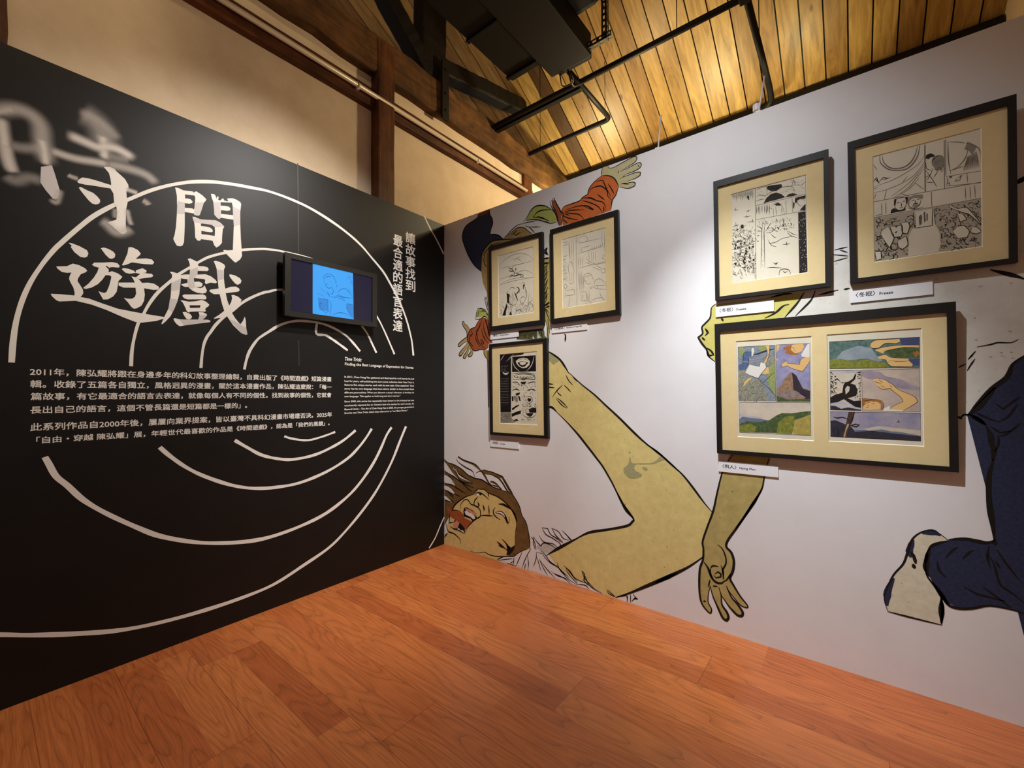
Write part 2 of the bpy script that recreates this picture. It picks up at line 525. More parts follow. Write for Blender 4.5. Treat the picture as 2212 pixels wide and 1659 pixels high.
# millimetres on the partitions, half millimetres on the framed sheets and the screen:
# (layer, colour, kind, lines of "width:x,y dx,dy ... | hole")
DRAW = {}
DRAW['falling'] = [
 (0, 'moss', 'f', """895,1981 273,-7 12,-44 23,-51 -238,20 -71,8"""),
 (0, 'navy', 'f', """455,3097 139,7 4,-52 26,-46 4,-48 -14,-31 -12,-49 59,-21 50,-27 40,-34 -79,-8 -68,-6 -69,-29 -36,-62 -6,-133 -89,76 -74,109 -56,112 -22,69 13,61 40,41 57,17 55,13 30,14"""),
 (0, 'olive', 'f', """1163,2579 69,-38 -3,-408 -60,8
1169,2234 68,-9 -2,-215 -13,-84 -6,-74 -6,-54 -8,33 -3,65 -18,66 -13,12"""),
 (0, 'robe', 'f', """558,1761 28,-19 -1,-413 -17,-1"""),
 (0, 'shirt', 'f', """760,2798 64,43 84,38 51,-1 51,8 97,-19 122,-49 73,-22 1,-25 -65,-8 -6,-229 -70,14 2,220 -77,-6 -43,9 -25,36 -90,54 -42,-2 -84,-38"""),
 (0, 'tan', 'f', """499,2691 12,41 47,43 69,32 111,-13 149,-26 62,19 100,0 -1,-104 -399,80 -45,-33 -2,-517 -23,20 -22,124 -46,95 -20,108
517,1837 44,5 18,-13 6,-86 -24,21 -28,25"""),
 (1, 'brown', 'f', """463,3097 131,7 2,-29 -49,-9 -58,2 -36,3"""),
 (1, 'green', 'F', """995,2896 35,49 39,34 68,5 65,-26 55,-43 27,-53 16,-58 -71,19 -84,42 -96,25"""),
 (1, 'green', 'f', """448,2226 50,-10 48,-18 36,-34 0,-51 -52,33 -99,2 -8,-2 17,47"""),
 (1, 'hand', 'F', """1695,3045 -4,37 6,23 45,0 14,-21 30,-5 66,12 72,13 29,-3 5,-18 -17,-22 -60,-14 -33,-13 12,-8 56,16 56,8 19,-21 -13,-19 -48,-10 -50,-1 -20,-13 27,-3 63,5 31,-9 0,-21 -31,-10 -42,-2 -21,-4 42,-15 17,-15 -10,-17 -43,-2 -43,19 -27,12 -16,43 -37,47 -37,24"""),
 (1, 'hand2', 'f', """342,2055 -26,28 -35,22 -8,19 -18,6 -9,-18 18,-30 35,-41 13,-33 -5,-30 -39,-16 -44,-22 -32,-23 5,-20 31,5 49,28 39,4 -22,-31 -44,-34 -40,-35 -3,-21 21,-6 40,29 35,29 10,-7 -36,-41 -18,-21 9,-15 22,4 30,42 22,41 17,-6 4,-19 -17,-18 -22,-17 5,-14 34,2 21,21 0,37 -25,38 -34,53 -5,44 31,53"""),
 (1, 'orange', 'f', """1342,2884 23,25 52,4 84,2 33,20 41,10 9,34 32,34 40,23 39,13 45,-15 45,-32 29,-51 7,-30 -22,-49 -27,-31 -11,-67 -69,-6 -192,-8 -145,5 -4,64"""),
 (1, 'rust', 'f', """1253,2990 28,-4 35,-60 24,-64 10,-71 -10,-22 -21,2 -13,54 -15,50 -33,71
464,2126 33,11 33,-3 48,-24 31,-105 0,-77 16,-25 -48,-11 -1,-30 -47,-18 -49,6 -58,-8 -33,11 -34,40 -35,52 0,44 31,53 29,13 34,6 25,34"""),
 (1, 'tan', 'f', """749,2796 54,25 84,34 42,1 50,-21 45,-35 20,-29 -157,2 -106,16"""),
 (2, 'wallw', 'f', """1187,2034 13,-31 2,-54 -3,-53 -19,18 -6,49 7,37
1108,1965 14,-24 20,-38 -31,-5 -8,17
1063,1929 15,-30 -18,0
1232,1973 12,-6 0,-54 -23,-73 -8,-36 4,47 11,53"""),
 (3, 'ink', 's', """11:453,3091 -6,-21 -30,-14 -55,-13 -57,-17 -40,-41 -13,-61 22,-69 56,-112 74,-109 89,-76
10:594,3103 4,-51 26,-46 4,-48 -14,-31 -12,-49
10:602,2875 59,-18 50,-27 40,-34
10:487,2561 7,131 17,40 47,43 69,32 111,-13 149,-26 62,7
7:749,2800 54,26 43,27 62,26 51,-1
6:803,2796 42,32 63,28 71,-19 45,-40 44,-34
6:959,2878 60,-3 88,-8
6:989,2850 40,-18 39,-41 24,-30
6:1029,2832 49,-12 67,-15
7:866,2823 21,-26 62,14
7:845,2807 63,31
7:546,2638 -23,74 47,34 57,22 67,7 33,-8
7:570,2729 57,65
7:511,2680 23,-58 24,-39
7:604,2773 45,-14
8:969,2888 41,34 45,49 53,17 76,-21 64,-45 23,-26
8:1069,2899 39,33 57,5 83,-19
8:1069,2911 29,-16 29,-4 65,-36 37,-26
8:1000,2895 98,-17 104,-49 46,-21 49,-2
8:1146,2886 46,-31
8:1131,2886 33,-16
7:1237,2983 39,21 22,-50 31,-58 22,-52 -1,-53 -10,-24
7:1237,2983 13,-39 34,-63 20,-55 8,-53
7:1256,2982 6,-37 31,-55 18,-66 13,-54
7:1342,2884 23,25 52,4 84,2 33,20 41,10 9,34 32,34 40,23 39,13
7:1695,3049 45,-15 45,-32 29,-51 9,-27
7:1821,2924 -22,-52 -27,-31 -11,-67
7:1640,3020 54,-7 15,-26 23,-60 7,-45 30,-37
7:1583,2950 25,29 55,1 31,-13 45,-49 22,-49
7:1518,2933 81,-24 47,-32 47,-24 23,-35 -1,-42
7:1526,2912 73,-39 63,-47 30,-51
7:1740,2974 29,-51 19,-41
7:1655,2922 38,-40 19,-20
7:1390,2879 94,0 82,-19 56,-45 -40,22 -48,32
7:1373,2868 69,-7 100,-24
7:1373,2865 60,-28 67,-25 41,-48
7:1355,2843 61,-39 76,-31
7:1355,2812 43,-41
7:1342,2884 22,-36 -9,-36
7:1416,2827 -43,26
7:1575,2923 56,-31
7:1704,2821 0,-49
5:1688,3046 1,37 12,20
5:1741,3103 9,-17 36,-7 66,12 72,12 29,-2 7,-18 -19,-22 -60,-14 -33,-13
5:1837,3031 51,7 84,12 19,-21 -13,-19 -48,-10 -50,-1 -25,-12
5:1829,2981 31,5 90,2 33,-9 -2,-21 -31,-10 -42,-2 -25,-4
5:1836,2937 22,4 28,-9 43,-5 17,-15 -10,-17 -43,-2 -43,19 -21,10
5:1815,3027 11,14
5:1843,2945 29,-14 29,-11
5:1965,3032 10,-13
12:1167,2594 42,26 -14,-24 19,-28
12:1167,2598 24,-17 27,-21
12:1172,2538 55,-3
12:1171,2499 56,-3
7:1218,2490 -47,-38
7:1211,2471 -30,-42
7:1205,2452 -14,-46
7:1216,2430 -38,-43
7:1210,2411 -22,-46
7:1203,2392 -28,-46
7:1215,2369 -30,-46
7:1209,2350 -37,-46
7:1202,2331 -20,-50
7:1214,2309 -22,-50
7:1207,2290 -28,-50
7:1201,2271 -12,-54
7:1213,2249 -37,-51
7:1206,2230 -20,-54
14:1179,2154 46,25
13:1188,2141 41,6
6:1169,2158 39,6 25,13
6:1175,2152 19,-46 26,-56 15,-29
6:1182,2140 38,-47
6:1175,2060 25,-57 6,-76 -3,-42 6,-87
6:1219,1926 -3,-74 -6,-54
6:1210,2051 9,-66 9,-60
4:916,1979 -7,-70
4:926,1979 -2,-64
4:936,1979 -2,-57
4:946,1979 -3,-68
4:956,1979 -4,-61
4:965,1978 2,-71
4:975,1978 1,-64
4:985,1978 0,-75
4:995,1978 -1,-68
4:1004,1977 -1,-61
4:1014,1977 4,-71
4:1024,1977 3,-65
4:1033,1977 3,-75
4:1043,1977 2,-69
4:1052,1977 8,-79
4:1062,1976 7,-72
4:1071,1976 6,-65
4:1080,1976 6,-76
4:1090,1976 5,-69
4:1099,1976 10,-80
4:1108,1975 10,-72
4:1118,1975 9,-82
4:1127,1975 8,-76
4:1136,1975 14,-70
4:1145,1975 13,-80
6:531,2327 9,-49 22,-64 16,-32
6:551,2324 12,-62 11,-49
6:538,2290 13,34
7:448,2229 50,-9 56,-23
7:448,2229 -17,-47 -10,-54
7:465,2215 -21,-65
7:421,2128 60,2 49,16 44,-29
7:473,2189 41,10 48,-18
7:546,2180 32,-34
8:481,2130 -42,-35 -25,-34 -34,-6 -29,-13 -31,-53 0,-44 35,-52 34,-40 33,-11 58,8 49,-6 44,18
8:506,2130 -33,-69 -42,-39 8,-37 8,-44 41,-52 57,-40
8:530,2131 32,-73 12,-73
8:481,2103 -25,-59 -34,-70 17,-51 41,-52
8:363,2041 17,-39 -17,-23 -17,26
8:497,2052 8,-61 40,-64 32,-26
8:522,2098 0,-60 40,-88 63,-47
8:480,1944 25,-14 16,-25 -16,-11 -16,25 -9,25
8:338,2006 8,-75 51,-54
8:546,2120 24,-87 23,-74
7:342,2055 -26,28 -35,22 -8,19 -18,6 -9,-18 18,-30 35,-41 13,-33 -5,-30 -39,-16 -44,-22 -32,-23 5,-20 31,5 49,28 39,4
7:316,1934 -22,-31 -44,-34 -40,-35 -3,-21 21,-6 40,29 35,36
7:342,1906 -29,-48 -36,-41 -18,-21 9,-15 22,4 30,42 24,40
7:350,1881 13,-38 -17,-18 -22,-17 5,-14 34,2 21,21 0,37
6:517,1837 12,-41 48,-54
12:1362,2013 48,2
12:1362,1913 12,-16 -5,-47"""),
]
DRAW['laughing'] = [
 (0, 'greyw', 'f', """1085,204 10,25 47,-2 18,27 82,7 36,-15 -63,-52 -55,-20"""),
 (0, 'hair', 'f', """3,817 54,-28 70,-8 109,-33 81,-44 64,-15 31,-8 78,-2 82,-28 59,-20 65,-8 56,-8 55,-9 34,-5 47,-51 33,-47 22,-64 42,-49 25,-78 14,-78 0,-72 -1,-81 -8,-7 -64,-26 -77,-46 -88,0 -9,9 7,97 85,72 1,52 17,134 -40,88 -75,62 -91,40 -109,17 -67,21 -54,-7 -55,-56 -95,-31 -82,-47 -67,-51 -43,-60 -61,-100 -45,-69"""),
 (1, 'skind', 'f', """109,342 43,60 67,51 82,47 88,27 62,56 42,10 79,-21 109,-19 91,-40 75,-62 40,-82 -14,-84 -4,-105 -64,-56 -21,-90 -96,-32 -685,0 0,87 45,33 -17,56 35,43 13,56 -4,41"""),
 (1, 'wallw', 'F', """6,790 103,-86 102,-70 -59,28 -69,22 -77,30
118,753 43,-13 42,-43 57,-22 113,-33 -56,5 -81,13 -42,19
6,666 112,-32 34,-61 -51,17 -95,3
6,563 86,-16 51,-43 -77,10 -60,14
6,466 51,-19 52,-34 -60,14 -43,7"""),
 (2, 'greyw', 'f', """1261,313 44,6 35,-19 -35,-4"""),
 (2, 'hair', 'c', """17:190,858 71,-26 120,-23 63,-28 46,-29 45,-11 74,2 80,-23 49,-43 49,-58 34,-27
17:490,758 45,-51 45,-50 33,-20
16:594,676 59,-10 71,-44
25:505,760 104,-6 122,-24 42,-48 65,-82"""),
 (2, 'ink', 'f', """272,392 29,10 79,-15 39,-22 12,-32 -27,-27 -24,-22 -31,23 -81,3 -8,51
126,202 34,42 59,-1 57,-36 8,-33 -16,-17 -66,13 -50,2"""),
 (2, 'rust', 'f', """31,377 35,-13 34,-21 60,7 59,4 49,-27 8,-27 80,-14 24,-7 -64,-58 -32,-29 -41,32 -41,22 -67,17 -52,15 -35,36"""),
 (2, 'wallw', 'f', """1023,190 183,-13 80,-78 178,-92 97,-2 60,-3 -156,0 -799,10 65,40 126,29 87,64"""),
 (2, 'white', 'f', """652,410 36,18 42,1 35,-26 21,-34 13,-24 -14,3 -34,41 -42,20"""),
 (3, 'ink', 'f', """774,168 52,-21 42,33 -11,-43 -41,-49 -42,-18 10,43"""),
 (3, 'ink', 's', """9:3,817 54,-28 70,-8 109,-33 81,-44 64,-15 31,-8 78,-2 82,-28 59,-20 65,-8 56,-8 55,-6
9:190,861 21,-16 50,-13 120,-17 55,-18 54,-39
9:169,838 25,-30 91,-38 88,-25 24,-31 15,-27
8:420,730 31,15 39,7 45,-34 37,-51 41,-30
8:490,764 119,-4 122,-27 21,-27 42,-54 47,-51 47,-51 33,-47 22,-64 42,-49 25,-78 14,-78 -2,-72
8:595,742 58,-15 57,-21 42,-48 42,-43 34,-22
8:594,681 59,-9 71,-50
8:609,650 58,-9 14,-9
9:118,753 43,-13 42,-43 57,-22 121,-35
9:9,705 74,-27 52,-12 84,-37 98,-23 80,-12
9:219,646 33,-31 65,-37 56,-27
9:152,573 67,-26 74,-19
9:9,584 109,-4 84,-30
9:143,504 26,-5 42,-12
9:49,511 86,-47
9:92,440 43,-23
9:9,524 66,-15 60,-27
9:22,671 79,-27 51,-65
9:6,427 95,-10
9:127,766 50,-72 59,-63 145,1
11:381,529 -80,-29 -82,-47 -67,-51 -43,-60 51,11 50,0
9:381,529 31,39 39,22 38,2 31,4 52,-24 109,-19 91,-40 75,-62 40,-82 -14,-84 -4,-105
10:404,527 31,27 54,2 60,-25 30,-20
10:565,572 14,-36
10:451,522 -39,-34 -16,-36 8,-16 23,-5 31,2
10:215,359 8,48 37,47 33,19 32,-4 32,-29 39,-5 62,-18 19,-31 -7,-41 -43,-24 -47,-37 -64,-63 -40,-66
10:477,355 57,13 89,10
10:572,468 7,-54 0,-38
10:652,459 -22,-31 4,-32 32,-22 43,-14
11:31,202 9,-40 26,-31 69,-4 58,-23 25,-18 9,-39
11:83,319 -17,-104 69,19
11:276,155 -74,15 -76,3 -43,15
11:135,234 25,28
11:4,65 18,22 26,29
17:688,492 49,5 49,-11 48,-19
17:834,473 33,-42 23,-59
7:652,410 36,20 42,1 42,-33 24,-54 14,35 -11,24
7:652,410 64,0 42,-25 21,-39
18:758,417 34,-76
15:443,470 12,-20 -4,-18
14:504,458 15,-32 0,-25
14:459,546 30,-1
8:672,159 50,-22 62,-18
8:722,202 49,-33 27,-47
8:785,162 34,-41
8:679,139 57,-15
7:342,12 96,2 82,27 57,-8 89,4 129,30 62,16 41,32 46,30 79,41
7:1023,190 -5,77 -19,82
8:666,169 65,-27 53,-29
8:726,198 53,-29 37,-33
7:1037,189 -39,-60 -40,-80 -15,-46
7:944,141 -26,-54 -41,-81
7:998,122 9,-61 -5,-56
7:857,81 -5,-57 -16,-20
7:1085,173 0,-54 -29,-77
7:1094,128 37,-98
7:1113,125 37,-60 46,-56
7:1085,165 56,5 28,-24 54,-32 63,-15 35,-21 59,-43 84,-28
7:1122,112 65,-53 80,-54
6:1223,53 62,-21 78,-2 51,-27
6:1241,43 97,-12 59,-28
6:1347,122 51,-24 50,-45 97,-10
6:1364,111 17,-32 83,-65
6:1498,127 32,-38 23,-44 39,-24 77,-18
6:1506,125 20,-23 -9,-45 36,-19
7:1286,136 17,-47 60,-44
8:666,8 86,49
7:687,9 129,42 31,8
7:815,11 32,27
6:1464,14 65,11 32,-20
6:1707,43 44,-25 22,-11
6:1707,39 8,-18 44,-14
7:1223,114 -45,49 -46,28
7:968,4 10,50
7:1143,377 36,-46 64,-18 62,-24
7:1143,377 55,3 27,-40 53,-19 62,-25
6:1230,390 67,-14 43,-43 51,-4
7:1239,388 40,-52 61,-32
6:1332,391 42,-29 43,-27
7:1114,310 47,-44 90,4 45,-28
7:1057,290 38,-38 37,-23 28,29 64,-1 54,-18
7:1033,282 33,-28 19,-66
7:1067,289 -10,-45 19,-58
6:1374,362 26,-24 17,-11
7:1305,296 17,-33
6:1781,13 71,31 7,-41
6:1859,46 -4,-43
6:1881,62 -1,-59
6:1901,74 7,-18 24,-15 -24,-4 -21,-26
6:1901,35 21,12"""),
 (3, 'pink', 'f', """284,394 65,-7 63,-18 15,-31 -47,15 -88,19
118,207 50,50 42,-15 -25,-52 -42,-14"""),
 (3, 'white', 'f', """276,358 25,13 32,-12 32,-1 39,-18 8,-22 -24,-12 -39,18 -57,8
173,176 25,16 29,-17 24,7 21,-13 -8,-11 -46,3
424,535 27,15 23,-13 -31,-10"""),
]
DRAW['arm'] = [
 (0, 'skin', 'f', """1201,1794 59,-36 60,-42 49,-62 38,-47 94,-82 117,-86 78,-67 117,-99 95,-87 92,-77 95,-65 64,-52 75,-62 60,-69 76,-98 47,-53 -1,6 -32,-100 -28,-93 4,-46 -6,-52 -90,-86 -139,-98 -147,-97 -109,-79 -97,-58 -84,-5 -87,22 -53,33 -82,-14 -85,19 -98,46 -60,15 -36,43 117,85 127,85 129,83 149,49 149,56 40,37 9,21 -48,47 -40,62 -48,85 -58,94 -59,88 -62,58 -53,53 -164,165 -83,65 -46,41 -48,4"""),
 (1, 'stain', 'f', """1208,1778 52,-29 60,-42 -61,-31 -51,46"""),
 (2, 'stain', 'F', """1842,927 24,18 12,27 5,31 7,1 5,-30 19,-9 54,7 75,9 37,29 22,20 39,-11 -32,-17 -29,-14 -37,-16 -75,-9 -43,-7 -4,-39 46,-18 -4,-22 -43,-16 -39,-1 -28,19 -16,21"""),
 (2, 'stain', 'f', """1971,941 19,9 23,-12 -8,-14 -19,3
1875,1040 12,6 5,-10 -9,-7"""),
 (3, 'ink', 's', """14:1201,1792 59,-34 60,-42 49,-62 33,-51
12:1407,1607 94,-82 117,-86 78,-67 117,-99 95,-87 92,-77 95,-65 64,-52
10:2155,996 79,-66 60,-69 76,-98 49,-53
14:1198,1341 48,-1 46,-37
13:1290,1303 85,-69 95,-87 73,-77 89,-97 51,-59 67,-101 49,-86 79,-115
12:2000,1109 95,-65 64,-52 75,-62
16:1843,665 63,-80 -8,-24 -40,-36 -149,-55 -149,-51 -129,-83
16:1779,762 40,-71 40,-62 47,-44
18:1478,367 -174,-116 -117,-84
18:2356,426 -92,-87 -139,-102 -147,-101 -109,-73 -97,-56
18:2196,283 -143,-97
7:1373,1595 24,-43 38,-38
7:1358,1515 34,-30 26,-25
7:1293,1469 15,-21 28,-17
7:1252,1422 36,47 55,46
7:1286,1418 41,-25 64,-54
7:1285,1409 52,-50 44,-23
8:1201,1535 26,-9 31,-3
8:1201,1513 26,-13 41,-5
7:1436,1576 37,-34
7:1187,157 36,-34 60,-18
6:1283,112 40,-32 77,-38
6:1362,115 48,-38 56,-50
6:1499,125 22,-43 27,-25 53,-33
6:1521,90 -4,-33 40,-29"""),
]
DRAW['hangarm'] = [
 (0, 'skin2', 'f', """2526,1099 211,-7 -43,-136 -9,-57 -31,-67 -58,-105 -53,-93 -43,-74 -6,-40 23,-28 14,-48 -6,-60 -16,-49 17,-34 35,-55 39,-45 -3,-14 -31,3 -41,40 -30,39 19,-43 34,-35 26,-37 -4,-23 -23,-4 -40,32 -30,37 -19,24 4,-55 26,-37 9,-30 -12,-22 -21,12 -30,62 -24,53 -14,52 -11,-53 -1,-47 16,-35 -1,-25 -15,0 -38,42 -12,78 5,129 20,66 1,67 -4,46 28,93 39,114 20,103 26,116"""),
 (3, 'ink', 's', """11:2537,1081 -49,-77 -20,-62 -25,-109 -23,-110 -36,-107 -28,-93 4,-46 -4,-68 -19,-65 -4,-130 13,-77 38,-42 15,0 3,26 -18,34 1,47 12,57
11:2721,1072 -24,-109 -12,-64 -31,-67 -58,-105 -53,-93 -43,-74 -9,-41 26,-27 14,-48 -6,-60 -16,-49 17,-34 35,-55 39,-45 -3,-14 -31,3 -41,40 -35,41
11:2397,259 13,-56 24,-53 30,-62 21,-12 12,22 -9,30 -26,37 -4,55 -13,45
11:2458,220 19,-24 30,-37 40,-32 23,4 4,23 -26,37 -34,35 -26,58
12:2685,899 -31,-67 -58,-105 -53,-93
13:2362,397 25,-34 18,-49 25,-23 30,2 19,21
8:2442,522 27,-21 18,-48 -1,-39 -18,-44 8,-50
8:2400,366 -1,-33 19,-29
8:2400,366 13,20 31,4
8:2459,400 12,-36 -1,-46
8:2424,339 19,18 15,-9 0,-17 -28,-14 -12,14
8:2411,263 28,4
8:2396,298 -10,-49
8:2479,307 18,25 19,37
8:2353,153 19,5"""),
]
DRAW['flying'] = [
 (0, 'facey', 'f', """2346,1802 27,22 -4,34 19,27 31,35 6,52 22,26 189,-3 169,12 93,-6 -36,-63 -52,-58 -98,-20 -236,-3 -4,-245 -30,37 -39,33 -8,39 -27,40"""),
 (0, 'shirt', 'f', """2803,1876 102,133 50,76 75,94 71,2 251,-37 205,-2 144,75 97,27 -12,-584 -97,-60 -37,-38 -15,-40 -46,-54 -74,-119 -75,-9 -498,52"""),
 (1, 'navy', 'f', """3512,1345 30,54 49,69 37,33 19,34 9,40 33,32 98,79 -15,-709 -21,-223 -13,-451 -38,-2 -36,91
3686,1483 -84,-20 -20,-28 -29,-42 -30,-47 47,-48 5,-18 8,-48 3,-77 -13,-85 -4,-99 9,-103 6,-82 -24,-12 -58,-1 -61,-17 -53,-37 -17,-29 -11,-62 9,-49 36,-71 30,-42 30,-16 45,13 54,31 65,2 37,-8 134,4 21,1034"""),
 (1, 'shoe', 'f', """3441,756 -31,27 -26,9 -33,-14 -33,-40 -18,-64 -18,-65 -36,-62 -30,-85 -7,-49 11,-50 187,-7 7,82 -2,50 -27,58 -21,39 -3,51 8,53 19,34"""),
 (2, 'navy', 's', """22:3320,735 -15,-60 5,-29
23:3246,531 -24,-75 -3,-70
22:3351,771 38,13 26,-11"""),
 (2, 'stain', 's', """3:3647,1626 10,-2
3:3618,1626 10,-2
3:3585,1608 11,-1
3:3543,1688 9,-2
3:3652,1599 8,-2
3:3646,1720 11,-6
4:3542,1790 6,-2"""),
 (3, 'ink', 's', """10:2451,2000 -25,-23 -7,-57 -31,-35 -19,-22 4,-39 -27,-22 22,-41 27,-40 8,-39 39,-38
9:2905,2005 -36,-59 -59,-71
8:2954,2006 -22,-52 -71,-76
9:2833,1946 -29,-5 -38,-34 -53,-25
10:2387,1856 18,-30 -18,-18
10:2368,1800 18,-21
10:2395,1731 26,-21 17,-30
10:2399,1716 8,-34 27,3
10:2481,1913 12,-25
8:2967,1979 86,15
8:3075,1993 26,2
9:2745,1998 60,9 44,-2
5:3036,2149 58,9
5:3030,2188 67,-22
5:3040,2210 55,5
5:3063,2205 31,-19
5:3548,1655 42,8 24,7 38,-3 22,13
5:3488,1563 26,17
5:3520,1599 25,38
5:3516,1547 13,29 13,25
5:3527,1609 8,11
14:3597,2001 38,-21 37,-21 27,-19
17:3684,2366 24,25
17:3523,1346 30,40 29,49 20,35
17:3572,1294 12,-41 1,-28 7,-42 -6,-42
17:3591,1149 -16,-79 -2,-112 8,-96 5,-75
18:3485,1327 7,7
14:3517,1345 25,47 49,72 46,51 19,57 41,41
15:3517,1345 24,-16 28,-27
6:3490,1327 13,18 20,1
6:3503,1345 19,-1
13:3523,1346 28,-24 22,-24
13:3441,760 56,15 63,-4 29,20
13:3586,787 2,-21
10:3369,689 19,34 53,33
10:3360,628 4,-51 20,-35 26,-40 25,-44 30,-8 45,13 54,29 65,3 40,-6
10:3410,487 5,-49 -5,-78
10:3369,689 -9,-61
17:3377,706 -11,-54 -4,-46 10,-34
16:3385,546 25,-44 25,-44
16:3412,481 -2,-117
7:3441,756 -31,27 -26,9 -33,-14 -33,-40 -18,-64 -18,-65 -36,-62 -30,-85 -7,-49 11,-50
7:3220,359 96,-2 97,-1
13:3311,676 11,-27 5,-29
13:3318,618 4,-22
7:3429,670 21,38 21,26
7:3485,680 20,33 18,18
8:3402,653 5,-43 25,-30
7:3487,556 39,-21 53,-6 37,-3
7:3546,569 28,-20 55,-46
7:3564,719 18,-37 17,-85 31,-26 37,-36
7:3592,747 31,-62 31,-53
7:3569,762 -6,-57 9,-46
7:3587,697 13,-31
7:3552,1350 28,-20 28,-13
7:3584,1295 28,-27 32,9
7:3601,1400 22,-27 24,28 28,27
7:3608,1317 28,22 29,55
7:3612,1254 18,8 42,50
7:3607,1261 -1,-42 -10,-35
7:3542,1357 19,-21"""),
]
DRAW['rings'] = [
 (0, 'seam', 'c', """8:-1417,3115 6,-325 5,-318
7:-1401,1838 5,-182"""),
 (0, 'wht', 'c', """20:-2731,1605 3,94 8,100 17,102 25,94 35,92 38,82 29,50 50,79 61,89 74,82 62,55 93,85 99,72 98,55 102,40 111,28 117,21 95,14 125,0 147,-15 160,-41 153,-58 123,-66 98,-77 108,-88 65,-78 82,-114 65,-112 45,-102 31,-92 21,-81 16,-117
16:-2306,1608 2,79 9,78 17,87 21,52 27,67 38,70 57,76 30,39 49,49 50,49 49,43 54,33 40,20 92,42 96,32 67,16 103,10 218,-6 221,-66 204,-146 114,-144 50,-76 65,-116 53,-100
17:-1985,1613 4,70 9,72 16,50 19,33 26,47 40,51 56,56 55,60 60,47 65,40 30,11 62,25 156,26 172,-13 190,-76 130,-112 56,-66 39,-69 40,-70
18:-1748,1614 11,61 21,66 41,71 34,34 38,30 62,48 75,37 80,19 123,3 105,-19 114,-48 68,-55 65,-65
19:-1268,1975 -3,-76 69,-3 55,-26 65,-37 62,-38
25:-2619,1149 13,-33 26,-67 40,-53 58,-83 87,-88 133,-111 101,-72 155,-74 144,-45 158,-31 142,-5 187,23 185,48 173,91 116,96 109,126 75,118 59,112 51,63
22:-2177,1152 45,-53 75,-74 93,-69 149,-81 135,-44 146,-17 157,6 189,48 169,77 100,80 70,76 47,64
21:-1799,1158 75,-55 90,-60 122,-41 101,-11 137,15 118,38 105,48 103,70
16:-1494,1159 56,-22 109,-20 111,18 98,27
23:-2827,377 80,-29 95,-44 157,-62 178,-57 200,-31 229,-13 220,5 139,20 170,57 186,69 130,84 159,136 137,147 136,200 96,190 59,114
17:-253,3117 73,-96 81,-87 92,-116
14:-2,258 -55,-79 -58,-90 -74,-74"""),
]
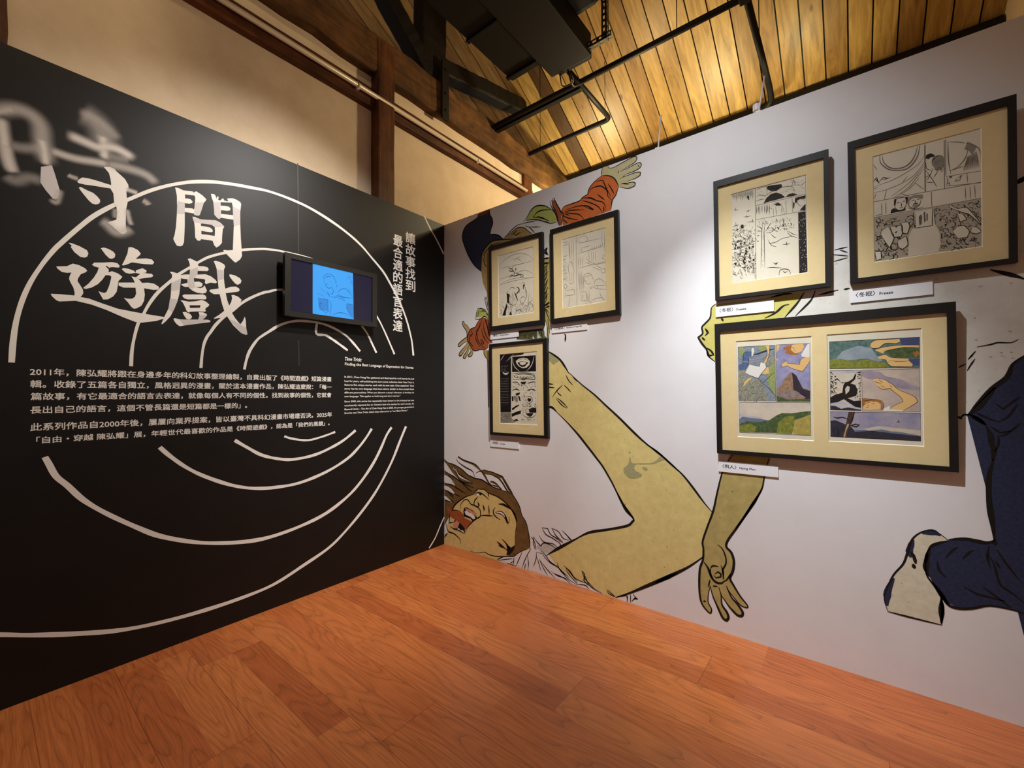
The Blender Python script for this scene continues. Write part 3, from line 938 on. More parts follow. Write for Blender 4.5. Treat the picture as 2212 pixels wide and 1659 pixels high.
DRAW['title'] = [
 (1, 'wht', 'f', """-2124,2670 16,2 24,-5 20,5 25,6 7,-6 3,7 9,6 8,-3 6,-2 18,-9 20,-16 -3,-9 -11,-20 -8,-36 -11,-44 -6,-5 -13,-3 -9,1 -3,7 -44,-6 1,-83 -2,-85 -1,-15 -6,-20 -11,-9 -16,-1 -12,21 -6,16 6,25 6,50 3,66 1,60 -2,59 -5,28|-2076,2646 47,10 4,-11 -1,-31 -3,-38 -4,-6 -7,4 -36,-9 0,28 23,5 12,8 3,10 -10,10 -15,0 -12,-4
-1945,2698 15,4 8,-4 4,-11 4,-10 1,15 7,4 3,-8 -5,-12 13,-3 14,21 8,-10 -3,-9 7,9 13,-4 5,9 -7,10 16,8 17,6 22,-2 21,-8 5,-12 -5,-50 1,-86 4,-88 6,-80 2,-33 -10,-25 -25,-27 -9,2 -23,20 -20,18 -19,17 3,7 22,3 28,9 2,77 2,82 -3,38 -69,-9 -6,-10 -8,-1 -11,8 -11,10 -2,38 -4,42 -9,23|-1893,2664 62,19 5,-18 3,-61 -67,-14 0,24 37,8 14,9 1,11 -9,9 -20,-2 -25,-7
-2038,2524 11,2 15,-3 15,-2 37,8 42,12 25,-8 22,-17 -8,-20 -3,-42 -1,-46 -14,-23 -16,-15 -11,11 -9,26 -60,-6 -2,-8 -8,-6 -10,1 -10,15 -2,55 -4,35 -7,20|-1995,2496 25,6 31,3 16,-7 2,-24 -1,-34 -37,-3 -33,-6 0,21 27,2 27,5 6,8 -4,12 -13,7 -21,-1 -24,-4
-2553,2222 12,1 28,-8 26,-13 6,-15 -4,-18 -10,-8 -15,0 -22,19 -13,22 3,8
-2594,2092 37,10 20,18 23,-3 22,-11 8,-11 -8,-11 -15,-11 -10,-24 -2,-15 9,-17 11,-22 2,-18 -4,-12 -6,-11 30,-2 44,-15 69,-21 72,-8 76,-6 50,-3 -2,-10 -34,-18 -64,-18 -25,1 -49,18 -70,31 -56,19 -58,10 -57,-13 -10,4 -15,17 -5,12 39,4 43,2 1,14 -5,26 -11,25 -5,16 2,16 6,18 -16,-5 -18,1 -15,13
-2435,2226 12,7 18,-3 18,-9 9,-12 -2,-18 -11,-11 -11,1 -14,15
-2467,2131 9,13 33,8 35,11 21,-1 9,-12 -2,-10 -28,-4 -12,-6 -9,9 -4,-5 12,-13 0,-16 13,9 24,-7 18,-14 -6,-12 -10,-15 -2,-23 -4,-36 -13,-27 -21,-20 -18,-4 -7,15 -12,26 7,-3 16,-3 9,9 9,33 7,39 1,13 -9,5 -14,-3 -11,-25 -17,-28 -24,-23 -22,-12 -9,4 20,27 19,35 13,33 5,23 -17,3
-2325,2261 14,4 25,-9 13,-17 -5,-11 -17,-24 45,14 25,0 11,-14 -8,-14 -36,-6 -52,-3 -21,-17 -15,-9 -4,3 11,32 10,35
-2351,2134 7,8 20,0 22,-5 8,-10 2,14 27,18 18,-9 -2,-13 -16,-5 41,4 7,-10 -9,-10 -33,-12 -20,-9 -13,7 18,23 -20,1 -25,-10 -17,2
-2311,2103 19,-1 13,-9 13,-17 27,7 26,-1 19,-12 4,-7 -7,-12 -20,-5 -40,2 4,-35 -3,-37 -11,-28 -20,-18 -12,-4 -10,8 -15,24 -17,21 17,-2 17,3 12,12 5,20 -3,32 -49,-9 -21,7 0,16 67,14 -8,19
-2059,2262 12,7 35,-12 8,-25 25,5 21,-2 7,-11 -6,-12 -51,-10 -1,-23 41,11 27,-6 24,-16 11,-14 -8,-9 -27,-1 -23,-14 -7,6 2,15 -4,8 -54,-5 2,-23 24,7 17,-6 2,-12 -8,-12 -28,-8 25,-1 13,8 8,13 5,-12 7,-16 -4,-15 -18,-9 -26,0 -22,7 -15,11 -8,9 -17,-3 -12,4 -7,7 31,16 0,21 -17,-1 -15,0 -1,-23 -3,-36 -3,-36 -8,-43 -14,-47 -18,-47 -21,-32 -16,-19 -4,3 15,47 14,37 9,43 3,44 2,60 2,41 1,21 -9,10 2,6 11,0 19,-3 19,-7 19,8 23,5 1,27 -1,36 -5,17
-2082,2037 8,9 44,8 51,9 13,-5 5,-14 -5,-9 -23,-3 -65,-12 -15,2 -9,7
-2091,2009 12,0 30,-2 32,8 33,14 21,-8 17,-15 -4,-10 -15,-15 -2,-10 4,-7 -5,-5 -36,-4 -37,-7 -9,-6 -9,5 -10,27 -10,22|-2047,1986 56,9 -3,-16 -50,-9
-2080,1940 14,3 22,-8 10,-13 -2,-13 -12,-9 -13,3 -12,19
-2001,1952 23,2 18,-8 3,-7 -10,-16 -13,-14 28,2 13,-4 -2,-8 -36,-10 -51,-15 -44,-13 -20,-7 -14,10 -12,16 -5,14 7,5 22,-4 41,4 51,7 6,27
-1926,2280 10,6 25,-2 22,-10 6,-12 -7,-21 0,-54 3,-31 5,-35 30,18 29,7 17,-7 6,-11 -9,-12 -34,-11 -36,-12 9,-43 11,-33 11,24 5,27 -4,18 13,4 26,-7 19,-16 -6,-21 -19,-29 -31,-40 21,-36 29,-35 14,21 12,33 6,-24 3,-52 8,-39 -10,-4 -27,8 -46,45 -37,56 -33,-17 -35,-11 -1,4 28,25 27,29 -12,40 -14,61 -30,-6 -16,7 -10,9 7,9 43,15 -3,34 -6,56 -3,34 -8,23
-1841,2214 7,5 27,-2 26,-11 10,-14 -4,-18 -17,-14 -14,5 -15,16 -17,23"""),
 (1, 'wht2', 'f', """-2652,2570 36,23 9,-32 10,-42 9,-39 -5,-43 -9,-11 -9,2 -25,34 -17,31"""),
 (2, 'wht2', 'f', """-2109,2594 33,2 0,-70 -37,-10 0,49
-2022,2616 41,16 -9,-42 -11,-44 -28,-7 0,37
-1930,2651 35,13 5,-98 -6,-10 -30,17 -2,38
-1825,2661 42,-9 2,-97 -37,-23 -3,43
-2037,2521 40,-1 79,21 47,-25 -50,-22 -18,11 -57,-8 -31,-3
-1909,2234 38,1 0,-54 -33,-17
-2047,2198 39,27 -1,-46 -18,-25 2,-23 7,-31 -17,-13 -18,8 -5,24 10,52
-2134,2102 42,35 -2,-66 -41,-17
-2140,2011 37,0 -16,-57 -10,-22 -18,15
-1838,1933 63,-27 32,-19 11,-42 -37,4
-2094,1894 92,12 6,27 39,6 -23,-30 41,-2 -133,-46"""),
]
DRAW['blur'] = [
 (1, 'wht', 'b', """18/15/90:-2779,2761 3,-52 6,-51 7,-61 10,-49 15,-52
21/9/80:-2765,2628 7,-54 10,-42 12,-31
16/29/55:-2805,2755 21,25 27,22 33,13 33,-4 25,-21 12,-32 4,-50 8,-56 6,-43 4,-30
9/12/60:-2805,2751 22,24 24,22 21,9
16/10/90:-2654,2714 8,-42 7,-49 5,-43
16/19/35:-2752,2631 40,5 33,14 35,15
15/21/30:-2766,2488 33,-19 42,31 49,1
6/13/50:-2616,2429 17,-15 13,71
29/47/40:-2522,2914 45,-16 31,-29 16,-41 3,-55
7/22/30:-2533,2916 73,-14 50,-28 39,-42
18/14/85:-2436,2833 5,-54 5,-79
20/17/85:-2577,2771 40,-2 42,-6 42,-4 35,18 42,6 43,-13 35,-17
17/14/70:-2634,2666 35,-3 42,-2 38,3 53,11 67,12
9/23/50:-2428,2679 65,13 78,3 46,-13 34,-35
22/15/30:-2415,2733 39,1 49,13
9/13/50:-2270,2542 18,-8 11,-13
8/10/75:-2341,2577 26,-2 26,-2
11/7/60:-2562,2568 13,-5 27,-3
8/24/50:-2442,2378 28,-16 34,-33 33,10 34,36
2/12/60:-2335,2472 10,-55 12,-35
4/12/40:-2379,2457 -3,-35 6,-19"""),
 (2, 'wht', 'f', """-2521,2517 7,6 22,-8 25,-6 16,-14 10,-14 0,-12 -6,-11 -11,-7 -13,1 -14,13 -18,24 -12,17
-2527,2546 7,15 12,14 27,4 32,0 32,-2 17,0 1,-18 -24,-5 -41,-6 -35,-7 -23,-1
-2429,2663 21,10 20,-2 8,-11 17,-13 19,-16 14,-27 1,-23 -9,-19 3,-34 3,-22 -5,-35 -1,-46 0,-53 5,-29 -12,-15 -12,-1 -24,20 -30,25 17,12 18,13 2,39 -3,31 -9,15 -4,53 -12,23 3,24 -3,26 -7,31"""),
]
DRAW['F1'] = [
 (0, 'paper', 'f', """193,1299 745,-13 8,-1070 -755,-6"""),
 (2, 'greyd', 's', """6:203,1097 91,69 148,61 143,17 139,-17 136,-71 76,-74
6:210,1067 229,-8 283,-2 198,7
6:213,871 223,31 214,30 139,-3 144,-80
6:219,789 215,45 215,-2 193,-27 101,-23
6:211,779 252,16 255,3 219,-15
6:512,1158 100,14 84,0
6:555,1127 57,28 97,-57"""),
 (2, 'greyk', 's', """8:357,629 44,-20 31,-37 -45,-62 -4,-57 72,-44 73,-21 43,17 29,53
8:394,624 0,23
8:416,655 45,33 57,-3 57,-32
8:422,574 -2,-103 64,-83
8:488,598 27,-106 -31,-87
8:337,367 -62,-120
8:455,403 26,-169
8:599,367 -31,-110
7:633,734 84,3 35,-6 32,-166 13,-57 -28,-52 -57,-93 -84,23
8:657,472 57,31 55,-24
8:650,467 34,-83 70,30
7:716,659 21,-31 -21,3
7:767,311 84,78 54,-40 32,-115
7:852,544 -15,-131 12,-168
7:785,621 19,-81
8:660,629 -15,-54
8:626,318 56,-52 57,26
8:569,291 142,16
8:539,227 59,72 55,-75
7:740,360 82,-34 -56,-82
8:278,410 44,-53
8:232,357 29,-50
8:223,265 38,54
7:851,389 68,35
7:892,461 21,-14
4:415,378 2,-50
4:448,543 3,-41
4:449,380 -2,-43
4:420,558 10,-30
4:441,336 2,-23
4:493,382 -8,-39
4:421,516 -11,-23
4:568,470 11,-33
4:501,302 4,-21
4:500,393 -7,-20
4:550,430 -8,-30
4:434,340 -1,-21
4:543,590 -5,-16
4:530,583 -1,-19
4:481,376 -1,-33
4:483,469 2,-21
4:483,545 7,-51
4:412,590 4,-37
4:399,379 10,-33
4:459,422 9,-27
4:453,567 2,-33
4:444,493 -12,-26
4:568,402 -7,-48
4:462,542 -10,-20
4:435,554 8,-28
4:441,412 10,-29
4:531,488 0,-38
4:560,338 -1,-45
4:463,492 9,-37
4:534,508 8,-39
4:439,287 -2,-28
4:447,600 -8,-40
4:425,545 -3,-36
4:463,340 -6,-29
4:475,586 -6,-21
4:526,572 4,-25
4:510,382 -5,-48
4:512,420 -10,-30
4:445,462 9,-48
4:407,388 9,-38
4:413,316 -4,-50
4:548,312 10,-20
4:537,511 -9,-29
4:504,628 -2,-43
4:484,435 -6,-50
4:440,382 3,-17
4:910,361 27,-45
4:883,255 -6,-25
4:730,260 -27,-13
4:898,262 12,-45
4:780,271 -5,-40
4:654,360 4,-39
4:753,303 24,-28
4:692,428 19,-30
4:743,333 -22,-16
4:701,386 21,-22
4:658,281 3,-13
4:822,293 8,-38
4:754,385 13,-35
4:831,382 -7,-34
4:742,319 -2,-37
4:732,338 18,-23
4:683,320 -22,-38
4:710,268 1,-16
4:779,300 0,-33
4:737,256 -19,-36
4:641,349 -26,-12
4:798,257 -11,-23
4:767,315 -9,-22
4:871,310 -8,-37
4:911,327 -27,-18
4:885,377 -17,-36
4:666,284 -16,-23
4:801,398 15,-27
4:848,276 -24,-36
4:863,367 5,-19
4:784,287 -7,-29
4:670,281 6,-40
4:656,304 -23,-27
4:698,271 -23,-25
4:766,354 -24,-31
4:903,340 22,-25
4:712,349 25,-41
4:812,410 -3,-12
4:651,371 -14,-12
4:776,282 23,-45
4:243,433 14,10
4:232,291 9,5
4:263,260 5,5
4:249,318 8,12
4:231,437 14,13
4:224,335 5,12
4:226,424 3,6
4:263,401 14,8
4:220,262 6,6
4:278,466 14,10
4:245,262 10,13
4:205,281 9,7
4:257,254 15,3
4:245,270 8,15
4:262,464 15,10
4:241,409 8,8
4:277,464 7,13
4:289,370 8,3
4:237,388 8,13
4:266,405 9,10
5:676,838 26,0
5:731,820 40,-2
5:659,855 24,0
5:704,846 34,-2
5:557,875 16,2
5:665,860 28,0
5:663,837 40,-2
5:644,867 40,-2
5:453,891 40,-2
5:699,841 38,-2
5:492,901 23,1
5:726,861 22,1
5:596,877 38,-2
5:469,904 43,-3
5:440,902 26,0
5:711,851 29,0
5:687,842 37,-2
5:441,887 15,2"""),
 (2, 'ink', 'f', """272,242 50,104 54,103 13,-66 -35,-76 -5,-75
372,616 72,-40 -13,-49 -7,-91 -44,18 -2,92
423,235 30,60 28,-67"""),
 (2, 'ink', 's', """14:536,879 18,47 -38,41 -50,6 -50,28
14:534,947 -39,57 -50,18 -28,30
14:552,949 32,39 -17,31
14:548,883 59,1 57,1 69,-23
14:420,857 73,35 50,-18 92,5
14:496,1015 14,20
14:579,911 57,-4
20:583,691 49,-30 6,-40 -36,-40 -43,-27
20:546,612 27,-71 41,-97
20:716,676 29,29 -15,-76"""),
 (2, 'pencil', 'c', """5:196,1296 742,-12 8,-1066 -752,-6 2,1084"""),
]
DRAW['F2'] = [
 (0, 'paper', 'f', """200,1294 741,2 0,-1090 -737,12"""),
 (2, 'pencil', 'c', """5:203,1292 737,1 -2,-1086 -731,14 -4,1071
5:452,1291 1,-1074"""),
 (2, 'pencil', 's', """5:473,1190 13,47 79,22 56,-13 27,-47 -28,-33 -79,3 -79,49
6:330,1284 12,-341
5:371,1295 -1,-379
5:406,1292 -2,-423
5:342,943 68,-96
6:205,1195 118,4
6:323,1199 19,-256
6:205,1241 119,-6
5:540,1083 134,5 44,5
5:540,1083 -1,-60
5:459,1010 258,14 174,10
5:473,1169 409,-15
5:884,1281 -3,-205
5:916,1283 5,-334
5:466,785 158,8 89,2 227,-16
5:481,965 8,-154
5:515,957 8,-148
5:560,958 -3,-146
5:662,1006 8,-132
5:706,996 8,-151
5:739,999 2,-160
5:771,992 8,-190
5:627,943 10,-52 77,-66 108,-52
5:603,858 110,-63
5:724,763 139,-87
5:778,772 96,-68
5:779,802 171,-6
5:867,912 53,-21 -43,-40 53,-31
5:853,698 32,13 42,-28 -11,-46 -43,3 -20,58
6:718,1063 15,-53
6:751,1071 10,-57
6:783,1068 16,-57
6:827,1068 10,-56
6:854,1072 10,-56
6:886,1084 10,-70
6:696,1058 10,-47
5:565,614 18,47 62,23 55,-35 21,-54 21,-44 10,-32
5:588,620 34,23 66,-2
5:565,614 33,-42 22,-39 44,-18 34,14
5:638,620 11,-17
5:604,581 22,-19
5:654,557 11,-12
5:741,491 23,56 54,20 54,-30 62,-70
5:730,483 65,-16 139,-15
5:663,450 55,16 55,-35 37,-11 123,-31
5:795,467 10,-46
5:652,437 9,-82 -13,-98 55,-38
5:837,395 4,-70 68,-99
5:659,235 89,46 109,2 52,-47
5:511,416 96,-1 14,-143 -95,20 -15,124
5:527,368 34,-16 -23,-17 22,-23
5:592,246 44,-37
5:618,403 19,-144
5:674,458 33,-15
6:341,928 -24,-42 -7,-81 16,-85 -2,-113
5:353,920 28,-67 28,-67 -15,-181
5:329,904 35,-7
5:362,754 -3,-153
5:312,599 46,-29 59,30
6:209,805 60,9
6:208,753 72,7
6:206,660 72,17
6:235,582 29,5 23,-46 -36,-35 -23,46 25,37
5:251,486 152,-6 16,-84 -176,8 20,80
6:331,390 -26,-161
6:217,886 23,-25 -24,-16
6:225,1019 71,6
6:218,969 66,7
3:476,712 9,-144
3:486,741 5,-228
3:495,771 2,-313
3:503,709 0,-306
3:513,739 -1,-188
3:521,678 -3,-182
3:531,707 -7,-266
3:540,737 -10,-351
3:548,675 -9,-141
3:558,705 -13,-226
3:566,644 -15,-220
3:575,673 -19,-303
3:585,703 -19,-186
3:593,642 -21,-180
3:213,991 17,-45
3:240,964 16,-45
3:266,938 17,-45
3:222,926 17,-45
3:249,900 17,-45
3:276,874 17,-45
3:232,862 17,-45
3:258,836 17,-44
3:214,824 17,-45
3:241,798 17,-44
3:268,772 17,-44
3:224,760 17,-45
3:251,734 17,-44
3:277,709 17,-45
3:233,696 17,-44
3:260,670 17,-44"""),
]
DRAW['F3'] = [
 (0, 'paper', 'f', """209,1399 785,-8 11,-1185 -795,-6"""),
 (1, 'inkbg', 'f', """209,1395 534,-2 -17,-28 -48,-10 -199,-7 -24,-947 -237,-5
487,1337 490,-5 2,-260 -494,3"""),
 (2, 'greyp', 'f', """501,665 34,19 58,-20 15,-65 -25,-39 -66,52
218,396 237,8 3,-95 52,-84 -295,-21"""),
 (2, 'greyp2', 'c', """11:241,974 26,2
11:277,969 27,4
11:314,969 26,2
11:350,969 26,0
11:386,970 26,2
11:235,926 26,6
11:271,926 27,4
11:308,927 26,0
11:344,927 26,-2
11:380,922 26,6
11:234,883 26,5
11:271,883 26,2
11:307,884 26,-1
11:343,879 26,2
11:380,880 25,4
11:233,840 26,3
11:270,840 26,1
11:306,836 26,3
11:343,837 26,0
11:379,837 25,4
11:238,797 26,2
11:274,792 27,5
11:311,793 26,2
11:347,794 26,0
11:383,795 26,2
11:232,748 26,7
11:268,749 27,4
11:305,750 26,1
11:341,751 26,-1
11:377,747 26,6
11:253,692 27,5
11:290,693 26,3
11:326,694 26,0
11:363,690 25,3
10:399,691 25,5
11:235,649 26,4
11:272,650 26,1
11:308,646 26,4
11:345,647 25,2
11:381,649 25,4
11:243,606 26,3
11:280,602 26,5
11:316,603 26,3
11:352,605 26,0
10:389,606 25,3
11:233,557 27,7
11:270,559 26,4
11:307,561 26,1
11:343,562 26,-1
11:379,559 26,6"""),
 (2, 'greyp2', 's', """15:244,1175 48,18
15:314,1175 26,22 17,-24
15:374,1176 26,25
15:252,1108 35,25
15:304,1112 35,19"""),
 (2, 'ink', 'f', """654,908 129,2 -33,-47 -64,8
552,717 99,18 -17,-38 -66,-20
468,665 33,6 7,-79 -33,-6
473,467 76,41 66,26 13,-19 -80,-40 -68,-47
463,375 100,35 99,28 -4,-58 -95,-22 -93,-36
601,684 41,-20 20,-77 -30,6
486,264 92,29 32,-32 -99,-29
823,460 79,27 77,-12 -4,-73 -137,1
758,388 158,11 -32,-52 -47,-14 -47,24"""),
 (2, 'ink', 's', """13:483,1046 238,11 251,-29
13:490,1019 231,18 228,-27 7,-69 -236,19 -222,-13 -8,72
13:671,974 16,-32 64,2 33,27
7:602,827 5,-11
9:514,908 -12,11
9:975,832 -1,-12
10:557,815 0,-19
9:819,895 5,6
7:495,780 9,-25
6:837,768 15,-1
5:945,773 -17,12
8:960,837 -9,-4
8:677,855 3,-27
9:822,767 23,-14
10:563,781 20,-8
9:839,873 3,6
10:512,783 -23,-23
6:689,885 13,-26
5:502,818 10,5
7:919,759 23,6
5:519,820 -15,1
5:789,881 17,6
6:956,771 -2,-5
7:805,817 4,-29
8:737,841 -13,7
7:966,825 -23,0
8:775,902 6,19
8:796,835 -7,-15
5:852,899 8,-29
8:609,841 -10,3
8:640,854 -10,1
7:868,899 11,6
6:593,789 -15,-1
6:832,888 -9,-23
5:702,780 -8,-13
5:921,836 -17,-6
9:576,788 -14,8
9:884,808 -6,17
6:629,790 -8,0
10:694,846 -16,24
10:948,773 -3,-29
8:942,868 17,-13
6:744,863 -13,20
9:777,862 -21,-26
9:828,768 19,-9
5:485,799 -10,-13
10:747,844 5,5
7:608,780 14,4
9:580,830 -16,-22
9:939,784 -23,-12
6:912,894 -11,-5
9:695,837 -24,20
5:545,892 25,-25
6:524,835 -10,4
6:807,818 -16,5
9:542,827 -4,19
8:571,854 15,2
7:881,811 -5,-4
8:834,842 -1,9
5:751,803 -3,0
6:919,765 18,-20
5:614,840 16,-15
8:922,786 11,-7
4:532,822 -18,-20
5:503,897 19,14
5:490,784 18,-15
7:897,763 14,21
8:865,828 -19,-18
6:947,892 3,-23
6:604,882 7,-19
7:681,853 -7,0
10:522,835 -5,-18
9:562,807 8,-7
9:725,811 -17,18
7:855,769 -4,-16
6:576,869 4,7
10:598,806 -10,-17
8:689,780 -11,11
7:491,839 -17,3
5:644,793 24,-5
9:783,835 14,-7
9:723,799 -5,-16
5:958,832 -12,-16
9:818,763 -10,13
8:613,880 17,-26
6:609,780 -3,-18
9:525,896 -11,5
4:773,805 -8,0
8:728,875 21,1
6:757,887 8,17
5:922,769 20,2
6:866,792 9,-13
8:885,863 21,-13
4:746,411 10,15
5:752,399 6,1
4:737,455 -13,18
11:760,597 -4,15
3:755,401 5,5
8:870,434 -16,15
4:957,572 20,-2
5:893,441 -6,-13
4:720,478 8,-8
7:957,455 -14,12
7:700,430 9,10
6:756,731 -10,2
10:791,454 -14,4
11:730,511 -15,-9
9:774,731 -8,11
5:804,538 -18,14
6:713,560 13,-1
3:886,408 -21,12
9:794,543 -6,-17
5:680,452 17,17
11:962,483 3,11
3:964,587 4,0
7:717,539 -17,3
7:893,497 -5,3
7:750,668 -18,-8
3:888,531 -6,2
9:706,408 -1,-7
7:742,658 11,-5
11:682,527 11,-15
5:969,659 2,-17
10:787,419 2,-4
5:959,475 15,10
10:787,413 -7,8
9:859,453 20,-7
6:921,534 -3,0
5:835,454 -19,-8
4:762,594 14,7
7:766,464 -10,-14
9:962,473 -11,-12
6:854,458 13,-11
9:795,515 22,-14
4:860,506 -2,-14
4:944,428 5,-14
10:690,424 6,6
9:922,464 4,7
6:713,492 -14,8
5:913,700 -9,12
3:904,697 1,-8
6:923,548 15,-8
11:823,547 22,-17
6:722,624 -16,-9
8:696,435 5,4
10:954,542 18,-6
6:968,572 15,-1
7:771,507 -16,-13
7:825,409 21,8
9:745,558 14,-5
3:719,602 -7,-16
8:782,500 -16,-6
8:707,673 -18,-17
11:807,524 -18,-18
9:692,531 22,6
7:956,519 -13,9
6:790,463 5,17
11:722,496 -8,16
6:751,614 3,6
9:870,472 10,-2
5:756,452 16,2
6:850,489 5,1
4:841,497 -16,-11
9:705,467 -13,-5
5:754,438 -17,17
9:771,407 11,-3
10:873,730 -8,-13
3:802,429 21,16
11:967,497 18,2
9:726,686 21,-6
8:783,535 -11,-8
3:743,726 0,-8
9:749,601 -11,-1
9:743,502 -15,-11
9:871,446 0,-8
4:773,516 -6,-1
10:939,507 15,-16
7:862,528 -13,-10
9:753,660 5,12
5:882,546 -1,-16
8:724,655 16,-15
4:798,478 -5,-13
11:840,439 -13,-9
7:957,533 -7,0
4:851,530 22,8
6:869,708 -4,8
8:825,469 20,-16
7:903,442 7,-7
4:820,466 -18,-15
11:830,501 11,-1
7:958,527 -14,12
6:912,436 0,-6
9:948,550 7,3
8:841,516 -7,12
4:714,694 -2,-3
6:909,723 -17,0
7:849,539 -6,7
7:715,669 3,16
4:930,724 -1,5
8:833,504 13,1
4:720,710 -1,8
11:846,511 -16,-16
11:679,434 -7,-10
10:829,547 21,6
8:744,427 18,10
4:931,680 -9,-15
7:768,709 0,6
8:964,434 -17,-3
6:863,518 9,-18
8:890,720 5,-2
3:958,715 10,14
6:719,460 18,-12
10:702,405 20,1
6:764,524 -14,13
11:759,406 16,1
9:861,410 21,-5
5:773,728 15,-1
5:862,467 -16,-14
9:860,725 10,-9
9:721,642 8,7
10:964,634 -15,1
9:970,504 15,-3
7:840,459 21,-8
11:682,638 -16,17
11:852,503 20,-4
10:770,626 9,32 63,12 54,-31 0,-51 -56,-39 -55,26 -15,51
10:674,380 99,-55 126,4 78,58
7:925,284 -11,-6
7:691,293 -5,-11
7:742,293 2,5
7:811,299 6,-9
7:848,272 0,-6
7:705,291 -6,-11
7:823,296 5,-12
7:920,277 5,-7
7:842,295 -6,5
7:776,288 13,5
7:792,300 0,9
7:859,273 13,3
7:726,274 8,7
7:694,277 -4,-2
7:842,271 -11,5
7:686,276 -14,-11
7:856,290 -8,-10
7:710,282 11,-5
7:691,304 -7,-6
7:716,264 13,-4
7:933,287 -11,1
7:683,287 16,2
7:872,297 5,3
7:944,297 -8,1
7:699,293 8,1
7:809,302 10,-10
7:798,313 -3,-11
7:869,304 -13,-11
7:700,280 4,5
7:807,271 16,9
7:686,296 -15,-12
7:700,292 12,0
7:746,309 -8,2
7:925,296 2,4
7:796,268 -11,-7
7:769,291 7,3
7:820,289 0,9
7:793,295 -3,2
7:809,277 -14,8
7:834,286 10,9"""),
 (2, 'paper', 'c', """7:471,1342 -19,-1086
7:483,1075 496,-6
7:469,921 517,4
7:469,746 514,6
7:676,744 -9,-487
7:460,250 515,12
7:993,1329 -18,-1067"""),
 (2, 'paper', 'f', """570,1264 74,35 81,8 80,-17 54,-48 -8,-57 -64,-48 -81,-3 -80,36 -49,55
278,1087 78,3 54,-4 -12,-37 -52,-14 -46,17"""),
 (3, 'ink', 'f', """602,1230 58,16 56,4 72,-17 40,-15 -41,-30 -32,-30 -64,-4 -49,29
794,619 32,26 23,-19 16,13 15,-32 -39,-32 -32,19
278,1089 132,-1 -20,-19 -69,-1"""),
 (3, 'ink', 's', """7:594,1263 131,25 111,-38
7:692,1245 7,-52
7:740,1242 0,-45
18:523,991 21,16
18:557,983 20,13
18:590,974 20,31
17:623,982 19,11
17:655,974 20,29
17:687,966 20,25
17:720,973 20,28
17:752,969 19,20
17:784,965 19,34
17:816,976 19,11
17:847,972 19,24
17:878,968 19,17
17:910,979 19,15
13:488,901 100,4 65,-59
13:798,881 111,21 69,-6
13:486,770 84,18 82,-27
13:780,760 95,24 101,-20
6:218,275 -7,-5
6:295,357 15,2
6:343,239 8,-13
6:294,343 6,2
6:406,355 26,5
6:324,338 -11,6
6:472,361 37,-3
6:445,347 17,-9
6:297,276 36,0
6:223,275 30,-2
6:435,320 8,-1
6:242,359 21,-16
6:265,231 0,-2
6:228,368 18,-15
6:382,353 23,7
6:338,257 5,2
6:301,327 -19,-12
6:320,342 -1,11
6:340,283 19,-2
6:472,353 -6,-7
6:325,325 26,-4
6:364,266 5,-4
6:472,350 9,-6
6:417,360 -14,3
6:391,341 -19,-2
6:256,264 40,-11
6:365,310 -19,-2
6:353,326 5,-16
6:315,331 7,-17
6:227,296 44,-2
6:301,320 23,7
6:463,269 35,8
6:222,319 9,-4
6:379,367 40,8
6:267,350 3,7
6:402,319 -12,0
6:429,291 -15,-7
6:345,292 28,8
6:398,255 37,2
6:274,260 43,-16
6:372,323 37,8
6:384,243 13,-12
6:328,263 -7,-9
6:254,343 -14,1
6:218,260 38,-12
6:227,292 -12,-5
6:219,221 9,7
6:325,323 11,-1
6:467,327 -15,-5
6:341,317 41,-13
6:324,350 36,-12
6:457,314 -7,-5
6:353,260 -12,-19
6:358,328 17,9
6:431,292 -7,9
6:355,250 -5,-18
6:375,294 41,2
6:399,316 2,-5
6:464,360 4,10
6:326,361 31,-9"""),
 (3, 'paper', 's', """13:504,1327 7,-99 48,-80 82,-62
13:939,1313 -25,-93 -48,-74 -80,-60
6:237,1290 89,95
6:393,1281 86,67 51,17"""),
 (4, 'paper', 'f', """643,1234 81,9 64,-16 -24,-31 -57,-14 -48,19"""),
]
